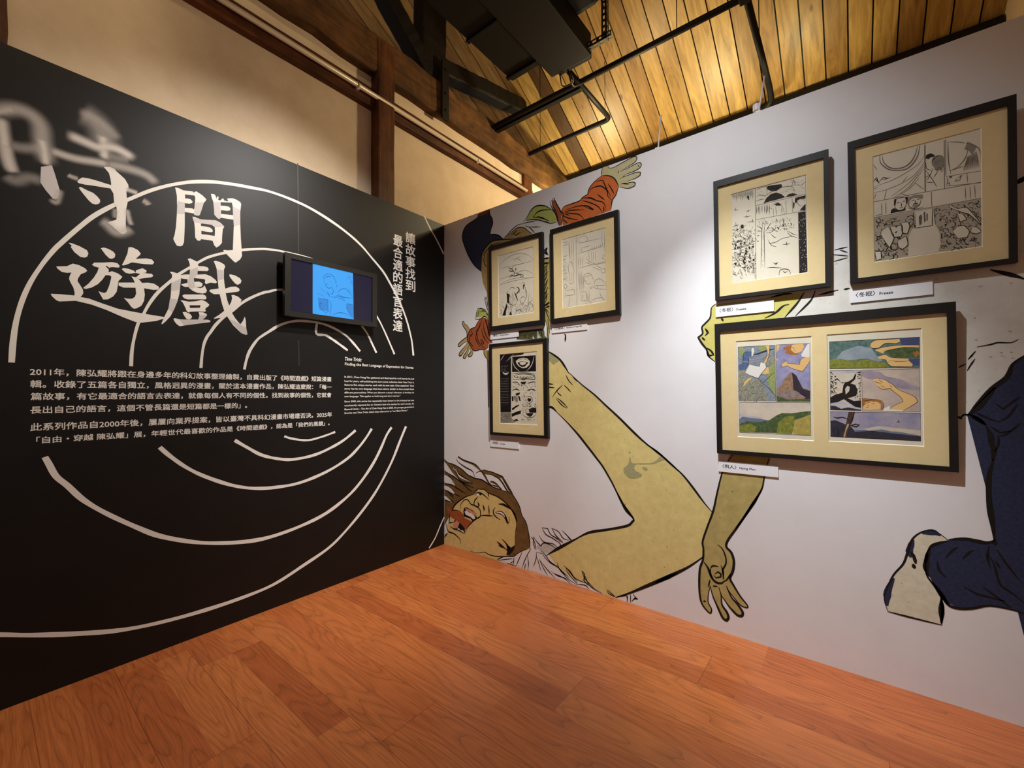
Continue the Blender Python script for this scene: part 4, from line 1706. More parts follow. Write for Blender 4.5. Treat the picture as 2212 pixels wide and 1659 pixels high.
DRAW['F4'] = [
 (0, 'paper', 'f', """185,1257 752,-3 -1,-1073 -751,5"""),
 (1, 'inkbg', 'f', """857,861 65,-2 10,-671 -74,-1"""),
 (2, 'ink', 'f', """355,1174 17,20 10,-52 -6,-11
284,853 17,14 16,-10 2,-38 -24,0
401,588 16,7 4,-28 -16,-4
244,684 16,7 4,-29 -16,-4
214,608 16,7 4,-29 -16,-4
243,613 16,7 4,-29 -16,-4
317,653 15,6 4,-28 -15,-4
324,526 15,6 4,-28 -15,-4
314,461 15,7 4,-28 -15,-4
218,425 16,7 4,-28 -16,-5
221,643 16,7 4,-29 -16,-4
365,586 16,7 4,-28 -16,-4
309,414 15,7 4,-29 -15,-4
275,651 16,7 4,-29 -16,-4
266,530 15,7 4,-28 -15,-5
407,434 15,7 4,-28 -15,-5
332,549 15,6 4,-28 -15,-4
300,439 16,7 4,-28 -16,-5
564,1239 47,-2 91,-16 8,-32 -59,-29 -51,15 -36,29
525,1052 27,53 47,34 52,3 50,-33 35,-45 -86,-5 -83,0
736,1064 35,25 39,0 44,-30 -54,-2
629,1012 31,9 30,-15 -5,-22 -36,10
829,1031 95,2 -2,-34 -44,7 -30,-9 -10,-32 -14,21
867,882 29,32 27,27 -1,-74
807,997 17,-28 -7,-45 -10,-9"""),
 (2, 'ink', 's', """4:200,1256 2,-38
4:209,1256 1,-75
4:218,1256 2,-51
4:227,1256 1,-88
4:236,1256 2,-63
4:245,1255 1,-99
4:254,1255 1,-75
4:263,1255 2,-50
4:272,1255 1,-87
4:281,1255 1,-63
4:290,1255 1,-100
4:299,1254 1,-74
4:308,1254 0,-111
4:317,1254 1,-87
4:325,1254 2,-62
4:334,1254 1,-99
4:343,1254 1,-74
4:352,1253 0,-110
4:361,1253 1,-86
4:369,1253 2,-62
4:378,1253 1,-98
4:387,1253 1,-74
4:395,1253 1,-111
4:404,1253 1,-86
4:413,1252 0,-122
3:421,1252 1,-97
5:214,1064 51,-19
5:231,1085 5,-45
5:342,1005 55,10
5:364,1018 10,-28
5:319,949 76,-7
5:347,973 10,-46
5:356,878 71,-6
5:406,914 10,-57
5:211,871 62,-3
5:234,909 5,-51
4:211,315 8,-4 4,-8 -5,-8
5:399,404 -3,13 6,10 11,-1
3:402,322 2,12 11,4 11,-8
3:378,381 12,2 11,-12 -1,-14
3:408,276 9,10 13,-3 8,-12
4:290,780 10,8 13,-5 6,-14
6:374,493 7,-13 -4,-13 -12,-2
4:427,475 -8,-3 -7,4 -3,11
5:362,625 10,0 9,-9 0,-12
6:257,467 -3,16 8,12 14,-3
4:411,659 -3,-12 -10,-3 -10,8
2:312,683 5,11 12,0 9,-11
3:312,339 6,13 12,1 10,-10
3:310,485 -3,-16 -13,-5 -14,9
6:211,530 1,16 11,7 14,-6
6:277,507 -13,4 -6,12 3,13
3:392,712 -4,-6 -9,1 -5,8
3:262,396 -5,14 5,12 12,0
3:213,396 4,8 9,1 7,-9
4:291,479 -4,12 6,8 10,0
4:238,740 12,2 10,-11 1,-14
5:339,293 -12,7 -4,15 8,11
3:251,296 2,-9 -5,-6 -8,1
4:269,376 -13,-5 -13,9 -3,16
6:203,406 -14,5 -6,14 5,11
3:309,372 9,-1 4,-9 -2,-8
4:196,783 8,6 11,-4 6,-11
6:247,719 -13,6 -7,15 5,13
4:296,254 -6,11 2,11 10,4
5:354,530 -7,-11 -13,2 -9,12
3:305,712 10,-8 3,-12 -6,-7
5:337,700 -8,-13 -14,2 -10,14
4:389,384 10,2 8,-8 0,-11
6:429,485 7,-8 -2,-9 -7,-5
5:382,368 6,-10 -1,-11 -10,-4
5:358,304 9,-6 1,-13 -7,-6
4:273,787 2,7 7,1 5,-6
5:344,399 -14,9 -5,16 8,13
4:341,595 9,7 11,-5 5,-14
5:437,334 -7,-10 -12,1 -7,11
4:302,645 -6,-5 -7,2 -6,10
4:270,775 3,-13 -10,-8 -11,4
3:317,269 13,2 11,-12 0,-15
3:390,426 -10,-10 -15,4 -7,15
3:222,536 5,11 12,2 10,-11
4:279,438 -10,11 0,14 10,7
3:365,609 -6,7 1,7 6,3
6:238,834 10,-7 1,-12 -7,-7
6:214,389 -2,-8 -5,-3 -8,4
4:319,541 -2,-8 -8,-2 -7,5
3:338,735 1,9 8,3 7,-6
4:211,500 1,15 12,5 11,-7
4:322,632 0,15 10,9 13,-7
5:238,686 3,-16 -9,-9 -14,3
5:257,609 11,-3 6,-12 -2,-12
6:376,404 -9,3 -4,10 2,8
3:252,794 0,14 9,7 12,-6
4:225,487 -11,-5 -12,7 -5,14
4:273,436 4,8 8,2 7,-7
5:399,347 -6,-3 -7,3 -3,8
3:378,407 -10,5 -4,11 5,10
3:400,346 0,11 8,5 10,-5
5:306,478 9,-2 6,-10 -3,-9
3:246,798 8,0 5,-8 -1,-9
4:356,361 -6,6 0,10 6,4
4:292,372 -12,-4 -11,10 -2,15
3:399,258 1,15 11,6 13,-6
3:307,616 0,-16 -12,-7 -14,8
4:276,579 -4,11 5,9 10,1
5:336,696 9,-11 -2,-12 -10,-5
3:238,501 13,-12 2,-17 -10,-9
3:414,457 13,0 9,-12 -1,-14
5:389,455 -7,-4 -6,4 -4,8
3:369,719 9,-1 7,-8 -2,-9
4:319,370 8,-7 2,-12 -8,-7
4:362,489 14,-7 6,-16 -5,-14
5:361,332 6,-15 -7,-13 -13,-1
4:367,489 8,-9 -1,-12 -9,-5
3:386,704 -5,-9 -10,0 -7,8
3:295,665 -11,14 0,18 12,7
3:215,649 14,0 10,-12 0,-15
3:294,799 13,7 14,-9 4,-17
5:245,753 -9,5 -3,9 5,8
3:252,450 -9,2 -5,10 2,9
4:252,380 10,9 14,-4 7,-14
4:416,627 1,-12 -8,-5 -8,4
4:426,782 7,-11 -1,-10 -9,-4
3:275,501 -4,-12 -13,-1 -10,9
3:355,341 7,2 7,-5 1,-9
5:268,626 5,-13 -6,-9 -11,0
5:396,698 -6,-12 -13,-1 -11,13
6:204,403 4,12 11,1 9,-8
4:391,421 -9,13 2,14 11,5
4:217,284 -12,4 -5,14 6,10
3:391,683 -7,10 2,10 8,3
5:306,629 9,-4 4,-11 -4,-9
5:276,755 3,15 14,4 14,-9
3:186,430 -5,15 9,11 12,-1
5:322,462 -8,-13 -16,1 -11,13
4:341,660 -8,9 1,11 9,4
3:266,621 -2,14 8,9 12,-2
4:363,655 -9,15 4,16 14,3
3:277,396 4,-8 -2,-7 -7,-3
4:357,759 9,-3 3,-10 -4,-8
3:244,672 -10,-2 -9,9 -1,11
4:380,418 7,-10 -2,-11 -9,-2
6:187,568 -2,15 9,9 14,-3
4:343,346 7,2 6,-5 1,-7
4:360,575 -9,-3 -9,7 -2,12
5:380,340 8,2 8,-5 1,-9
4:225,539 16,-7 6,-18 -7,-14
5:396,350 -14,4 -8,17 5,14
5:218,692 -11,7 -2,13 7,10
3:408,569 -4,12 4,9 11,0
4:211,276 8,7 12,-2 7,-13
4:427,617 -6,-14 -13,0 -11,11
3:389,702 -11,12 0,16 12,7
3:396,430 -12,2 -6,13 3,11
5:261,827 -6,-14 -14,-2 -13,13
4:355,618 10,-7 3,-10 -7,-9
3:219,529 -3,13 8,10 11,-3
5:248,509 7,5 10,-4 5,-11
4:369,778 -14,0 -12,14 0,16
5:284,535 12,3 10,-10 2,-14
5:326,364 -7,-14 -14,-1 -11,11
4:284,567 11,8 15,-7 6,-15
3:308,495 1,-11 -7,-6 -9,3
5:404,376 12,-6 3,-13 -7,-11
4:346,604 -6,-4 -7,3 -4,10
4:304,496 -9,-8 -13,4 -7,14
3:263,661 -2,11 6,6 9,-2
4:296,293 -14,6 -4,15 6,12
6:225,294 -11,-4 -10,10 -1,13
4:225,635 2,-17 -9,-10 -13,3
6:343,575 -4,-4 -7,1 -4,8
4:332,617 -1,-16 -12,-7 -15,7
3:284,694 0,-16 -12,-7 -13,5
5:415,680 -4,-9 -7,0 -7,7
5:413,663 -5,-5 -8,3 -3,7
3:419,599 4,-14 -7,-11 -11,1
3:407,373 0,7 7,4 6,-4
3:368,592 -8,3 -4,8 3,9
5:371,388 -4,14 7,11 12,-1
5:244,447 -11,13 1,18 14,6
4:363,611 -13,-5 -14,9 -4,17
3:334,476 -8,-8 -12,3 -7,13
5:395,625 -7,-4 -8,5 -3,11
6:255,669 6,7 9,-4 4,-8
3:297,375 0,-13 -9,-6 -11,6
5:339,453 -5,13 6,11 12,0
4:324,503 6,-14 -5,-12 -12,-2
3:240,263 -12,1 -8,12 2,13
3:382,537 11,-11 0,-15 -11,-8
3:237,530 10,6 11,-7 3,-12
3:349,448 11,8 14,-7 6,-15
4:191,745 5,10 10,0 9,-10
4:401,614 -11,-7 -14,7 -7,16
3:382,452 -6,6 -2,9 4,5
3:266,825 11,2 9,-10 2,-13
3:220,481 5,-9 -2,-8 -7,-3
3:369,713 8,-14 -4,-13 -12,-3
3:287,538 -16,7 -5,18 7,13
4:385,493 -4,-8 -7,-1 -7,6
6:305,618 -6,-4 -6,3 -2,8
4:368,337 -8,6 -4,9 6,8
4:318,660 0,-11 -8,-4 -10,4
5:360,543 -6,-6 -10,3 -5,10
5:321,302 3,11 9,3 9,-5
3:383,543 -9,4 -4,11 4,9
4:237,478 -8,3 -5,10 4,8
5:318,613 -5,-11 -13,-1 -10,10
4:302,675 -10,-7 -12,7 -5,15
4:206,648 -9,2 -5,10 2,9
5:244,602 0,-12 -9,-4 -9,4
4:418,359 -6,-9 -8,1 -7,9
4:400,733 -8,13 3,14 12,3
3:294,788 -6,4 -3,8 5,5
4:198,459 -8,10 2,12 9,3
5:365,699 -11,10 -2,15 9,8
4:245,719 -10,12 -1,15 10,6
4:402,535 -9,6 -3,10 4,8
4:222,691 -7,-10 -13,3 -9,12
6:418,300 -8,12 1,13 10,6
5:352,681 16,-2 9,-15 -2,-17
4:357,644 -8,-4 -10,6 -3,11
3:285,781 -6,12 3,11 10,3
5:285,716 3,9 7,1 7,-6
3:214,669 -6,11 4,9 10,2
2:347,453 9,9 13,-4 6,-14
3:294,563 -8,-7 -10,5 -4,11
3:323,499 4,10 9,2 7,-7
5:274,835 6,6 9,-5 5,-9
4:297,710 14,3 13,-12 2,-17
4:418,452 11,-9 1,-14 -9,-7
6:293,538 -12,12 0,16 10,8
4:419,544 -5,-5 -8,1 -4,8
3:293,620 -3,-9 -7,-2 -8,7
4:360,646 -7,4 -2,8 4,5
4:239,577 5,12 12,1 10,-11
4:337,445 7,-16 -3,-15 -15,-4
5:400,556 -9,12 3,14 11,4
4:425,387 5,-9 -2,-8 -8,-2
5:322,496 -3,11 4,7 9,0
3:251,482 -7,6 -3,12 6,7
3:234,506 -6,-4 -8,3 -3,8
4:206,405 1,15 13,6 12,-9
3:408,694 2,-8 -3,-7 -8,1
3:371,474 -2,15 8,9 13,-3
5:263,379 -6,13 3,15 13,2
3:349,397 8,-14 -4,-14 -13,-3
2:356,552 -8,4 -3,10 5,7
5:425,432 -2,-8 -8,-2 -6,6
6:333,531 -4,17 11,12 14,-5
3:375,776 -7,-1 -6,5 -1,9
2:435,344 -9,-2 -8,7 -1,11
5:303,471 -3,11 4,8 10,-1
5:387,423 -3,-11 -10,-1 -9,8
3:390,451 -9,0 -5,8 0,8
3:290,743 -7,-9 -12,2 -8,10
4:262,428 -11,6 -4,12 6,10
4:226,657 -12,-9 -14,6 -7,17
3:226,791 4,15 16,2 12,-13
6:343,475 9,1 7,-6 1,-11
5:411,283 2,15 12,6 13,-7
3:210,715 -8,2 -6,7 1,9
2:369,557 -6,11 1,12 10,4
5:436,648 -6,-10 -11,0 -8,11
5:354,326 -2,16 9,9 14,-3
4:439,321 -13,-5 -14,9 -3,17
4:260,404 1,-7 -4,-5 -8,2
5:281,661 -5,14 7,11 12,-1
6:341,564 -3,10 3,9 9,0
3:211,612 -7,15 5,14 12,2
3:319,378 9,-2 4,-8 -2,-9
4:275,729 0,7 6,4 7,-4
3:256,574 10,10 15,-3 9,-16
4:282,292 -13,-4 -15,10 -2,17
6:234,388 -11,11 0,14 9,8
3:230,609 -7,16 7,14 16,0
5:279,442 8,1 6,-7 0,-10
5:342,481 -12,-4 -12,10 -4,16
3:343,515 -1,12 8,5 10,-4
5:322,445 4,5 8,0 4,-6
3:323,539 13,6 13,-9 4,-17
5:429,507 8,-7 2,-10 -5,-7
4:299,234 -14,-4 -12,12 -2,18
5:386,659 14,1 11,-14 0,-17
5:323,340 -3,-7 -7,0 -5,6
4:258,410 8,-10 -3,-11 -9,-5
4:196,451 11,9 13,-5 8,-14
4:396,651 6,-15 -7,-12 -12,-1
6:232,593 -6,-6 -10,2 -7,10
3:385,562 13,3 12,-10 3,-16
4:307,409 -4,-8 -10,0 -7,10
3:249,453 12,4 11,-8 3,-15
3:354,723 2,8 7,2 8,-7
4:427,676 12,-4 7,-14 -4,-14
4:303,603 -13,0 -9,10 1,14
3:408,464 -6,14 6,12 12,2
5:270,474 4,-11 -5,-8 -10,1
5:313,410 0,-11 -9,-6 -9,6
3:312,440 -8,-7 -9,5 -6,11
5:416,497 -9,11 1,14 10,7
3:306,642 -13,-2 -12,12 -1,17
4:285,569 9,-15 -4,-14 -13,-5
4:226,500 2,-10 -6,-5 -7,2
6:362,573 10,-1 6,-10 -1,-9
5:271,524 3,11 9,2 7,-6
4:439,420 -4,-15 -14,-4 -12,11
3:355,529 -15,8 -6,16 8,15
3:219,586 -3,15 9,10 13,-3
3:342,712 12,2 11,-11 2,-14
4:367,334 7,-7 0,-8 -6,-4
4:409,812 1,-8 -5,-5 -6,2
3:334,465 -12,-4 -13,10 -3,16
3:217,522 6,4 8,-3 4,-10
4:268,515 6,-7 1,-10 -7,-6
4:239,806 2,12 10,4 11,-6
4:227,313 -16,1 -11,15 3,16
4:353,560 5,-16 -7,-13 -14,-1
3:236,871 12,-8 5,-15 -7,-10
6:211,496 -9,-2 -9,7 -1,11
3:405,401 -6,-8 -11,2 -5,11
4:234,668 1,-12 -8,-5 -9,4
4:415,401 -1,-12 -10,-5 -11,7
4:246,374 -3,12 6,9 10,1
5:291,585 1,7 7,4 7,-5
3:314,789 7,7 10,-3 5,-10
3:282,749 -6,12 2,12 9,3
6:321,364 -5,-9 -10,0 -8,9
4:332,823 -5,14 7,11 11,-1
4:333,621 8,3 8,-6 3,-10
3:381,475 -5,-5 -7,2 -4,8
4:371,616 -1,16 11,8 15,-6
5:373,604 -13,-7 -14,10 -5,17
5:279,625 9,-14 -3,-15 -13,-3
4:393,766 -9,-7 -12,4 -6,12
5:432,384 1,-9 -5,-3 -8,2
4:364,514 -3,12 7,9 10,-1
3:275,760 6,-4 2,-9 -3,-6
4:220,749 -10,15 3,16 14,5
4:405,449 -14,-2 -12,10 -1,16
6:292,807 -3,14 7,10 12,-1
3:347,486 -4,16 9,10 13,-3
4:225,392 7,5 8,-5 3,-9
4:271,726 10,4 11,-7 3,-13
4:385,433 -5,14 5,10 11,1
3:259,689 11,-7 3,-13 -5,-10
4:383,755 -3,15 7,10 13,-2
4:344,433 -4,-16 -14,-2 -13,10
3:251,531 7,-5 2,-8 -6,-7
6:321,452 -4,9 2,8 8,2
3:396,333 -11,-5 -13,7 -3,16
5:318,689 8,2 7,-6 1,-9
4:419,441 1,-14 -10,-7 -12,4
3:192,681 6,6 9,-2 5,-8
3:218,669 4,9 9,1 7,-7
5:325,637 2,-9 -4,-6 -8,0
5:312,391 14,-1 11,-13 -2,-17
5:221,670 0,-12 -9,-4 -9,6
6:295,653 -5,15 8,10 12,0
6:324,487 -4,9 3,8 9,1
5:415,730 8,0 5,-6 -1,-9
3:345,732 -13,-3 -13,12 -2,18
5:191,819 12,7 15,-7 7,-17
4:329,756 -11,2 -6,13 3,12
4:240,529 10,-3 5,-11 -4,-10
4:299,782 11,10 15,-7 8,-16
6:263,727 -8,14 5,13 12,2
2:426,246 6,-16 -6,-14 -14,-1
5:330,518 12,-4 8,-13 -4,-11
5:425,283 -3,-6 -7,1 -5,7
5:304,408 11,7 12,-6 6,-15
4:234,873 -5,-14 -14,-3 -12,11
3:295,599 -7,-11 -14,1 -10,13
4:312,439 -6,14 3,13 13,3
3:410,629 -9,2 -4,9 1,8
5:376,490 -5,9 2,9 9,2
3:321,623 -12,11 -4,17 11,10
5:262,659 -7,13 4,14 12,2
3:335,333 -11,-7 -13,7 -4,15
4:308,674 -3,-10 -10,-1 -8,8
5:387,723 7,-9 1,-10 -7,-5
4:252,594 12,4 13,-7 3,-16
3:220,595 1,-9 -7,-4 -8,3
3:409,266 -7,16 5,14 14,4
5:419,355 -8,1 -4,8 3,8
3:353,288 3,10 7,4 10,-6
5:448,1232 59,7 52,2 2,-91
5:568,1148 32,15 41,0
4:651,1148 21,29 60,6 69,-21 29,-79
5:447,1147 37,14 63,-31 21,18
4:801,1173 16,65 14,-62
4:787,1178 53,-5
4:840,1173 49,-21 36,29
5:446,1099 59,8 31,-9
6:456,1041 -1,-97
6:472,1041 -1,-83
6:488,1039 -1,-103
6:509,1036 -1,-82
6:536,1034 -2,-93
6:551,1032 -1,-113
6:567,1030 -1,-97
6:583,1028 -2,-117
4:608,993 21,30 41,1 20,-35 20,-35 19,-76
4:618,979 4,-97
4:644,984 4,-97
4:699,956 5,-72
5:587,987 21,-17
4:660,1015 50,-32
4:848,997 10,-49 29,-20
4:878,1000 28,-2 10,-32
6:489,313 10,334 7,132 12,82
6:527,312 0,268 -1,146 18,128
6:453,817 48,-49 4,-37
6:452,756 43,-17
6:542,722 22,43 32,52
6:562,632 20,-52 62,4 62,27 100,0
6:572,594 31,-43 41,-21
6:594,685 31,-43 20,-5
5:747,684 29,-54 69,-45
5:757,682 49,-47 39,-21
6:708,836 10,-50 -11,-45
6:647,852 10,-51
6:675,753 10,-7
6:608,725 5,7
5:788,754 -7,5
6:623,747 -12,-2
6:580,755 1,-3
6:588,707 -4,-13
6:717,754 -9,15
6:569,747 -9,8
6:734,744 -5,3
6:638,738 -3,5
6:628,722 -6,15
6:644,739 -6,12
5:779,731 0,4
5:789,747 3,-6
6:740,733 -2,3
6:693,732 1,-2
5:764,755 -5,16
6:641,706 7,-5
6:637,716 9,-12
5:738,744 6,0
6:666,737 9,-16
5:796,752 -10,10
5:810,735 0,4
5:782,733 12,9
5:814,703 -7,6
6:727,710 1,-13
6:676,749 2,-3
6:608,732 10,-7
6:619,731 1,4
6:711,740 -11,11
6:731,717 -10,-6
6:650,762 2,10
6:726,719 8,-8
5:757,707 -12,-6
6:600,716 -12,13
6:685,761 -4,7
5:774,714 3,-4
5:801,705 1,4
5:773,718 5,7
6:691,761 -6,7
5:796,743 -10,10
6:624,721 10,-7
5:812,741 3,3
6:746,733 -10,2
6:663,736 -12,16
5:813,725 -4,10
6:715,757 -8,2
6:692,749 1,8
6:612,748 -10,-8
6:571,716 0,-10
6:722,747 6,-7
6:577,754 -9,12
6:572,706 10,1
6:586,708 8,-6
5:796,705 -9,8
6:613,711 -7,-2
6:607,715 1,3
6:602,739 1,3
6:686,706 2,8
6:650,704 9,-4
6:665,736 11,8
6:663,746 -3,-5
5:794,705 -5,7
5:755,749 4,-12
6:611,728 9,-9
6:593,764 6,-13
6:657,739 12,-13
6:711,756 12,-13
6:732,760 -9,5
6:708,712 7,10
6:724,719 -4,-1
6:613,731 8,-16
6:632,725 4,9
5:779,714 2,4
6:563,705 -12,8
6:635,763 3,12
5:746,716 0,-6
5:781,758 -2,5
6:665,723 7,-1
5:738,712 7,-14
6:616,741 -8,15
6:669,715 6,-4
6:737,760 -11,15
6:573,733 8,-8
6:704,754 -3,11
6:727,705 -6,15
6:605,708 1,11
6:718,752 -3,11
5:735,746 9,-3
6:713,754 4,-14
7:616,355 20,-16 16,9 -10,-16 -21,8 -5,15
7:666,195 5,53 31,18 50,-15 20,-34 -5,-34
7:702,248 20,-27 25,13
7:548,308 52,-4 92,-24
7:705,540 70,-4
7:741,568 4,-49
7:452,695 26,0
7:451,634 21,-3"""),
 (2, 'paper', 's', """3:899,550 4,0
3:900,515 -4,0
3:913,436 -5,6
3:917,771 2,15
3:923,213 0,-5
3:865,743 0,14
3:879,719 -5,2
3:917,553 1,-5
3:905,519 0,6
3:924,202 4,-8
3:878,641 -3,15
3:886,355 4,3
3:915,229 -6,11
3:890,263 6,3
3:905,786 3,6
3:886,782 5,-10
3:880,763 -4,17
3:872,339 0,1
3:911,710 -4,-3
3:892,762 -4,9
3:912,222 -3,-13
3:889,703 4,-5
3:928,763 -3,8
3:881,353 -1,14
3:902,775 -2,-2
3:892,602 5,0
3:918,469 -4,11
3:913,260 -2,11
3:922,365 -4,-14
3:899,280 -1,13
3:927,801 -3,-6
3:917,667 1,7
3:911,720 -5,10
3:917,479 1,6
3:873,263 -6,8
3:866,561 -4,6
3:870,481 -2,-12
3:902,218 2,-4
3:866,753 -5,-11
3:923,388 -5,-2
3:910,529 -2,-16
3:900,785 2,-13
3:907,369 2,-14
3:908,611 3,-13
3:914,569 4,-4
3:886,445 1,-5
3:905,781 6,-14
3:885,380 3,-3
3:917,553 -5,-7
3:904,813 0,8
3:893,397 1,-14
3:864,682 -3,-6
3:875,713 4,-7
3:921,551 -2,-4
3:891,711 4,-15
3:885,284 1,6
3:896,748 4,-12
3:923,382 -3,11
3:880,556 -4,3
3:894,442 -3,-10
3:889,219 -5,16
3:862,293 2,-2
3:915,636 -6,12
3:864,556 4,8
3:867,753 2,1
3:904,437 3,-15
3:874,409 -1,11
3:895,827 3,9
3:886,666 2,-2
3:910,445 -1,-9"""),
 (2, 'pencil', 'c', """4:189,1252 737,-2 8,-1066 -744,7 -1,1061
5:443,1255 -7,-1068
4:446,1050 478,-6
4:446,886 476,-19
4:800,1028 3,-147
4:740,1028 4,-148
4:855,867 1,-679"""),
 (2, 'pencil', 's', """5:242,291 34,56 21,-104
5:309,316 35,56 9,-89
5:209,360 46,92 22,-80
5:375,254 34,68 20,-103
3:543,1135 25,7
3:804,1190 6,8
3:535,1164 10,10
3:557,1154 16,-3
3:671,1227 6,6
3:474,1231 18,1
3:674,1169 12,4
3:858,1163 12,0
3:669,1208 23,2
3:880,1126 22,5
3:690,1121 11,8
3:788,1211 16,7
3:885,1198 7,-1
3:616,1182 16,-8
3:693,1200 5,3
3:580,1182 19,0
3:496,1197 15,-2
3:896,1197 12,9
3:821,1209 22,-8
3:574,1140 15,1
3:711,1125 15,1
3:590,1147 16,2
3:546,1232 23,-9
3:898,1117 18,-6
3:781,1138 21,5
3:828,1200 10,-7
3:464,1198 12,-5
3:736,1128 23,-5
3:484,1176 7,-6
3:852,1197 9,-2
3:802,1115 17,6
3:789,1234 22,-7
3:814,1129 16,-10
3:750,1181 12,4
3:464,1244 23,4
3:756,1145 18,-2
3:564,834 -13,5
3:688,786 -6,-6
3:764,808 18,1
3:781,784 -7,20
3:634,815 -19,-2
3:639,814 9,18
3:523,823 -11,19
3:478,854 -6,9
3:776,791 -3,14
3:536,826 19,21
3:604,809 10,3
3:674,789 17,15
3:641,790 1,21
3:716,826 -14,10
3:549,813 9,15
3:716,797 8,9
3:604,837 -1,-11
3:756,821 -17,23
3:692,810 -15,16
3:651,801 -4,3
3:688,802 -19,5
3:498,851 0,30
3:479,837 -1,27
3:778,781 -1,5
3:563,799 -15,22
3:531,808 0,13
3:592,800 -10,0
3:697,809 -6,14
3:610,825 5,12
3:559,810 -2,11
3:753,803 -5,-7
3:785,783 -4,4
3:708,815 8,-12
3:679,801 -2,3
3:533,812 1,-11
3:573,811 -21,17
3:716,816 4,19
3:591,795 -12,-5
3:475,828 13,-8
3:589,815 10,-5
3:709,801 -10,4
3:647,810 21,20
3:721,812 9,-11
3:550,820 1,10
3:512,823 17,-3
3:554,808 -3,25
3:662,813 1,-12
3:650,790 -6,1
3:480,842 9,-1
3:736,809 -9,16
3:639,836 -5,4
3:506,838 15,-13
3:541,841 -16,30
3:725,793 -9,11
3:692,829 13,-9
3:528,816 8,14
3:753,814 -1,16
3:607,802 3,4
3:789,809 -11,6
3:506,806 -7,14
3:503,404 4,-15
3:515,521 4,-15
3:495,523 4,-15
3:503,473 4,-16
3:511,507 4,-16
3:499,657 4,-16
3:513,439 4,-15
3:525,393 4,-16
3:505,529 4,-16
3:510,392 4,-15
3:506,346 4,-15
3:512,550 4,-15
3:511,566 4,-15
3:529,683 4,-16
3:510,675 4,-16
3:518,645 4,-15
3:500,543 4,-15
3:513,407 4,-15
3:510,591 4,-16
3:505,360 4,-15"""),
]
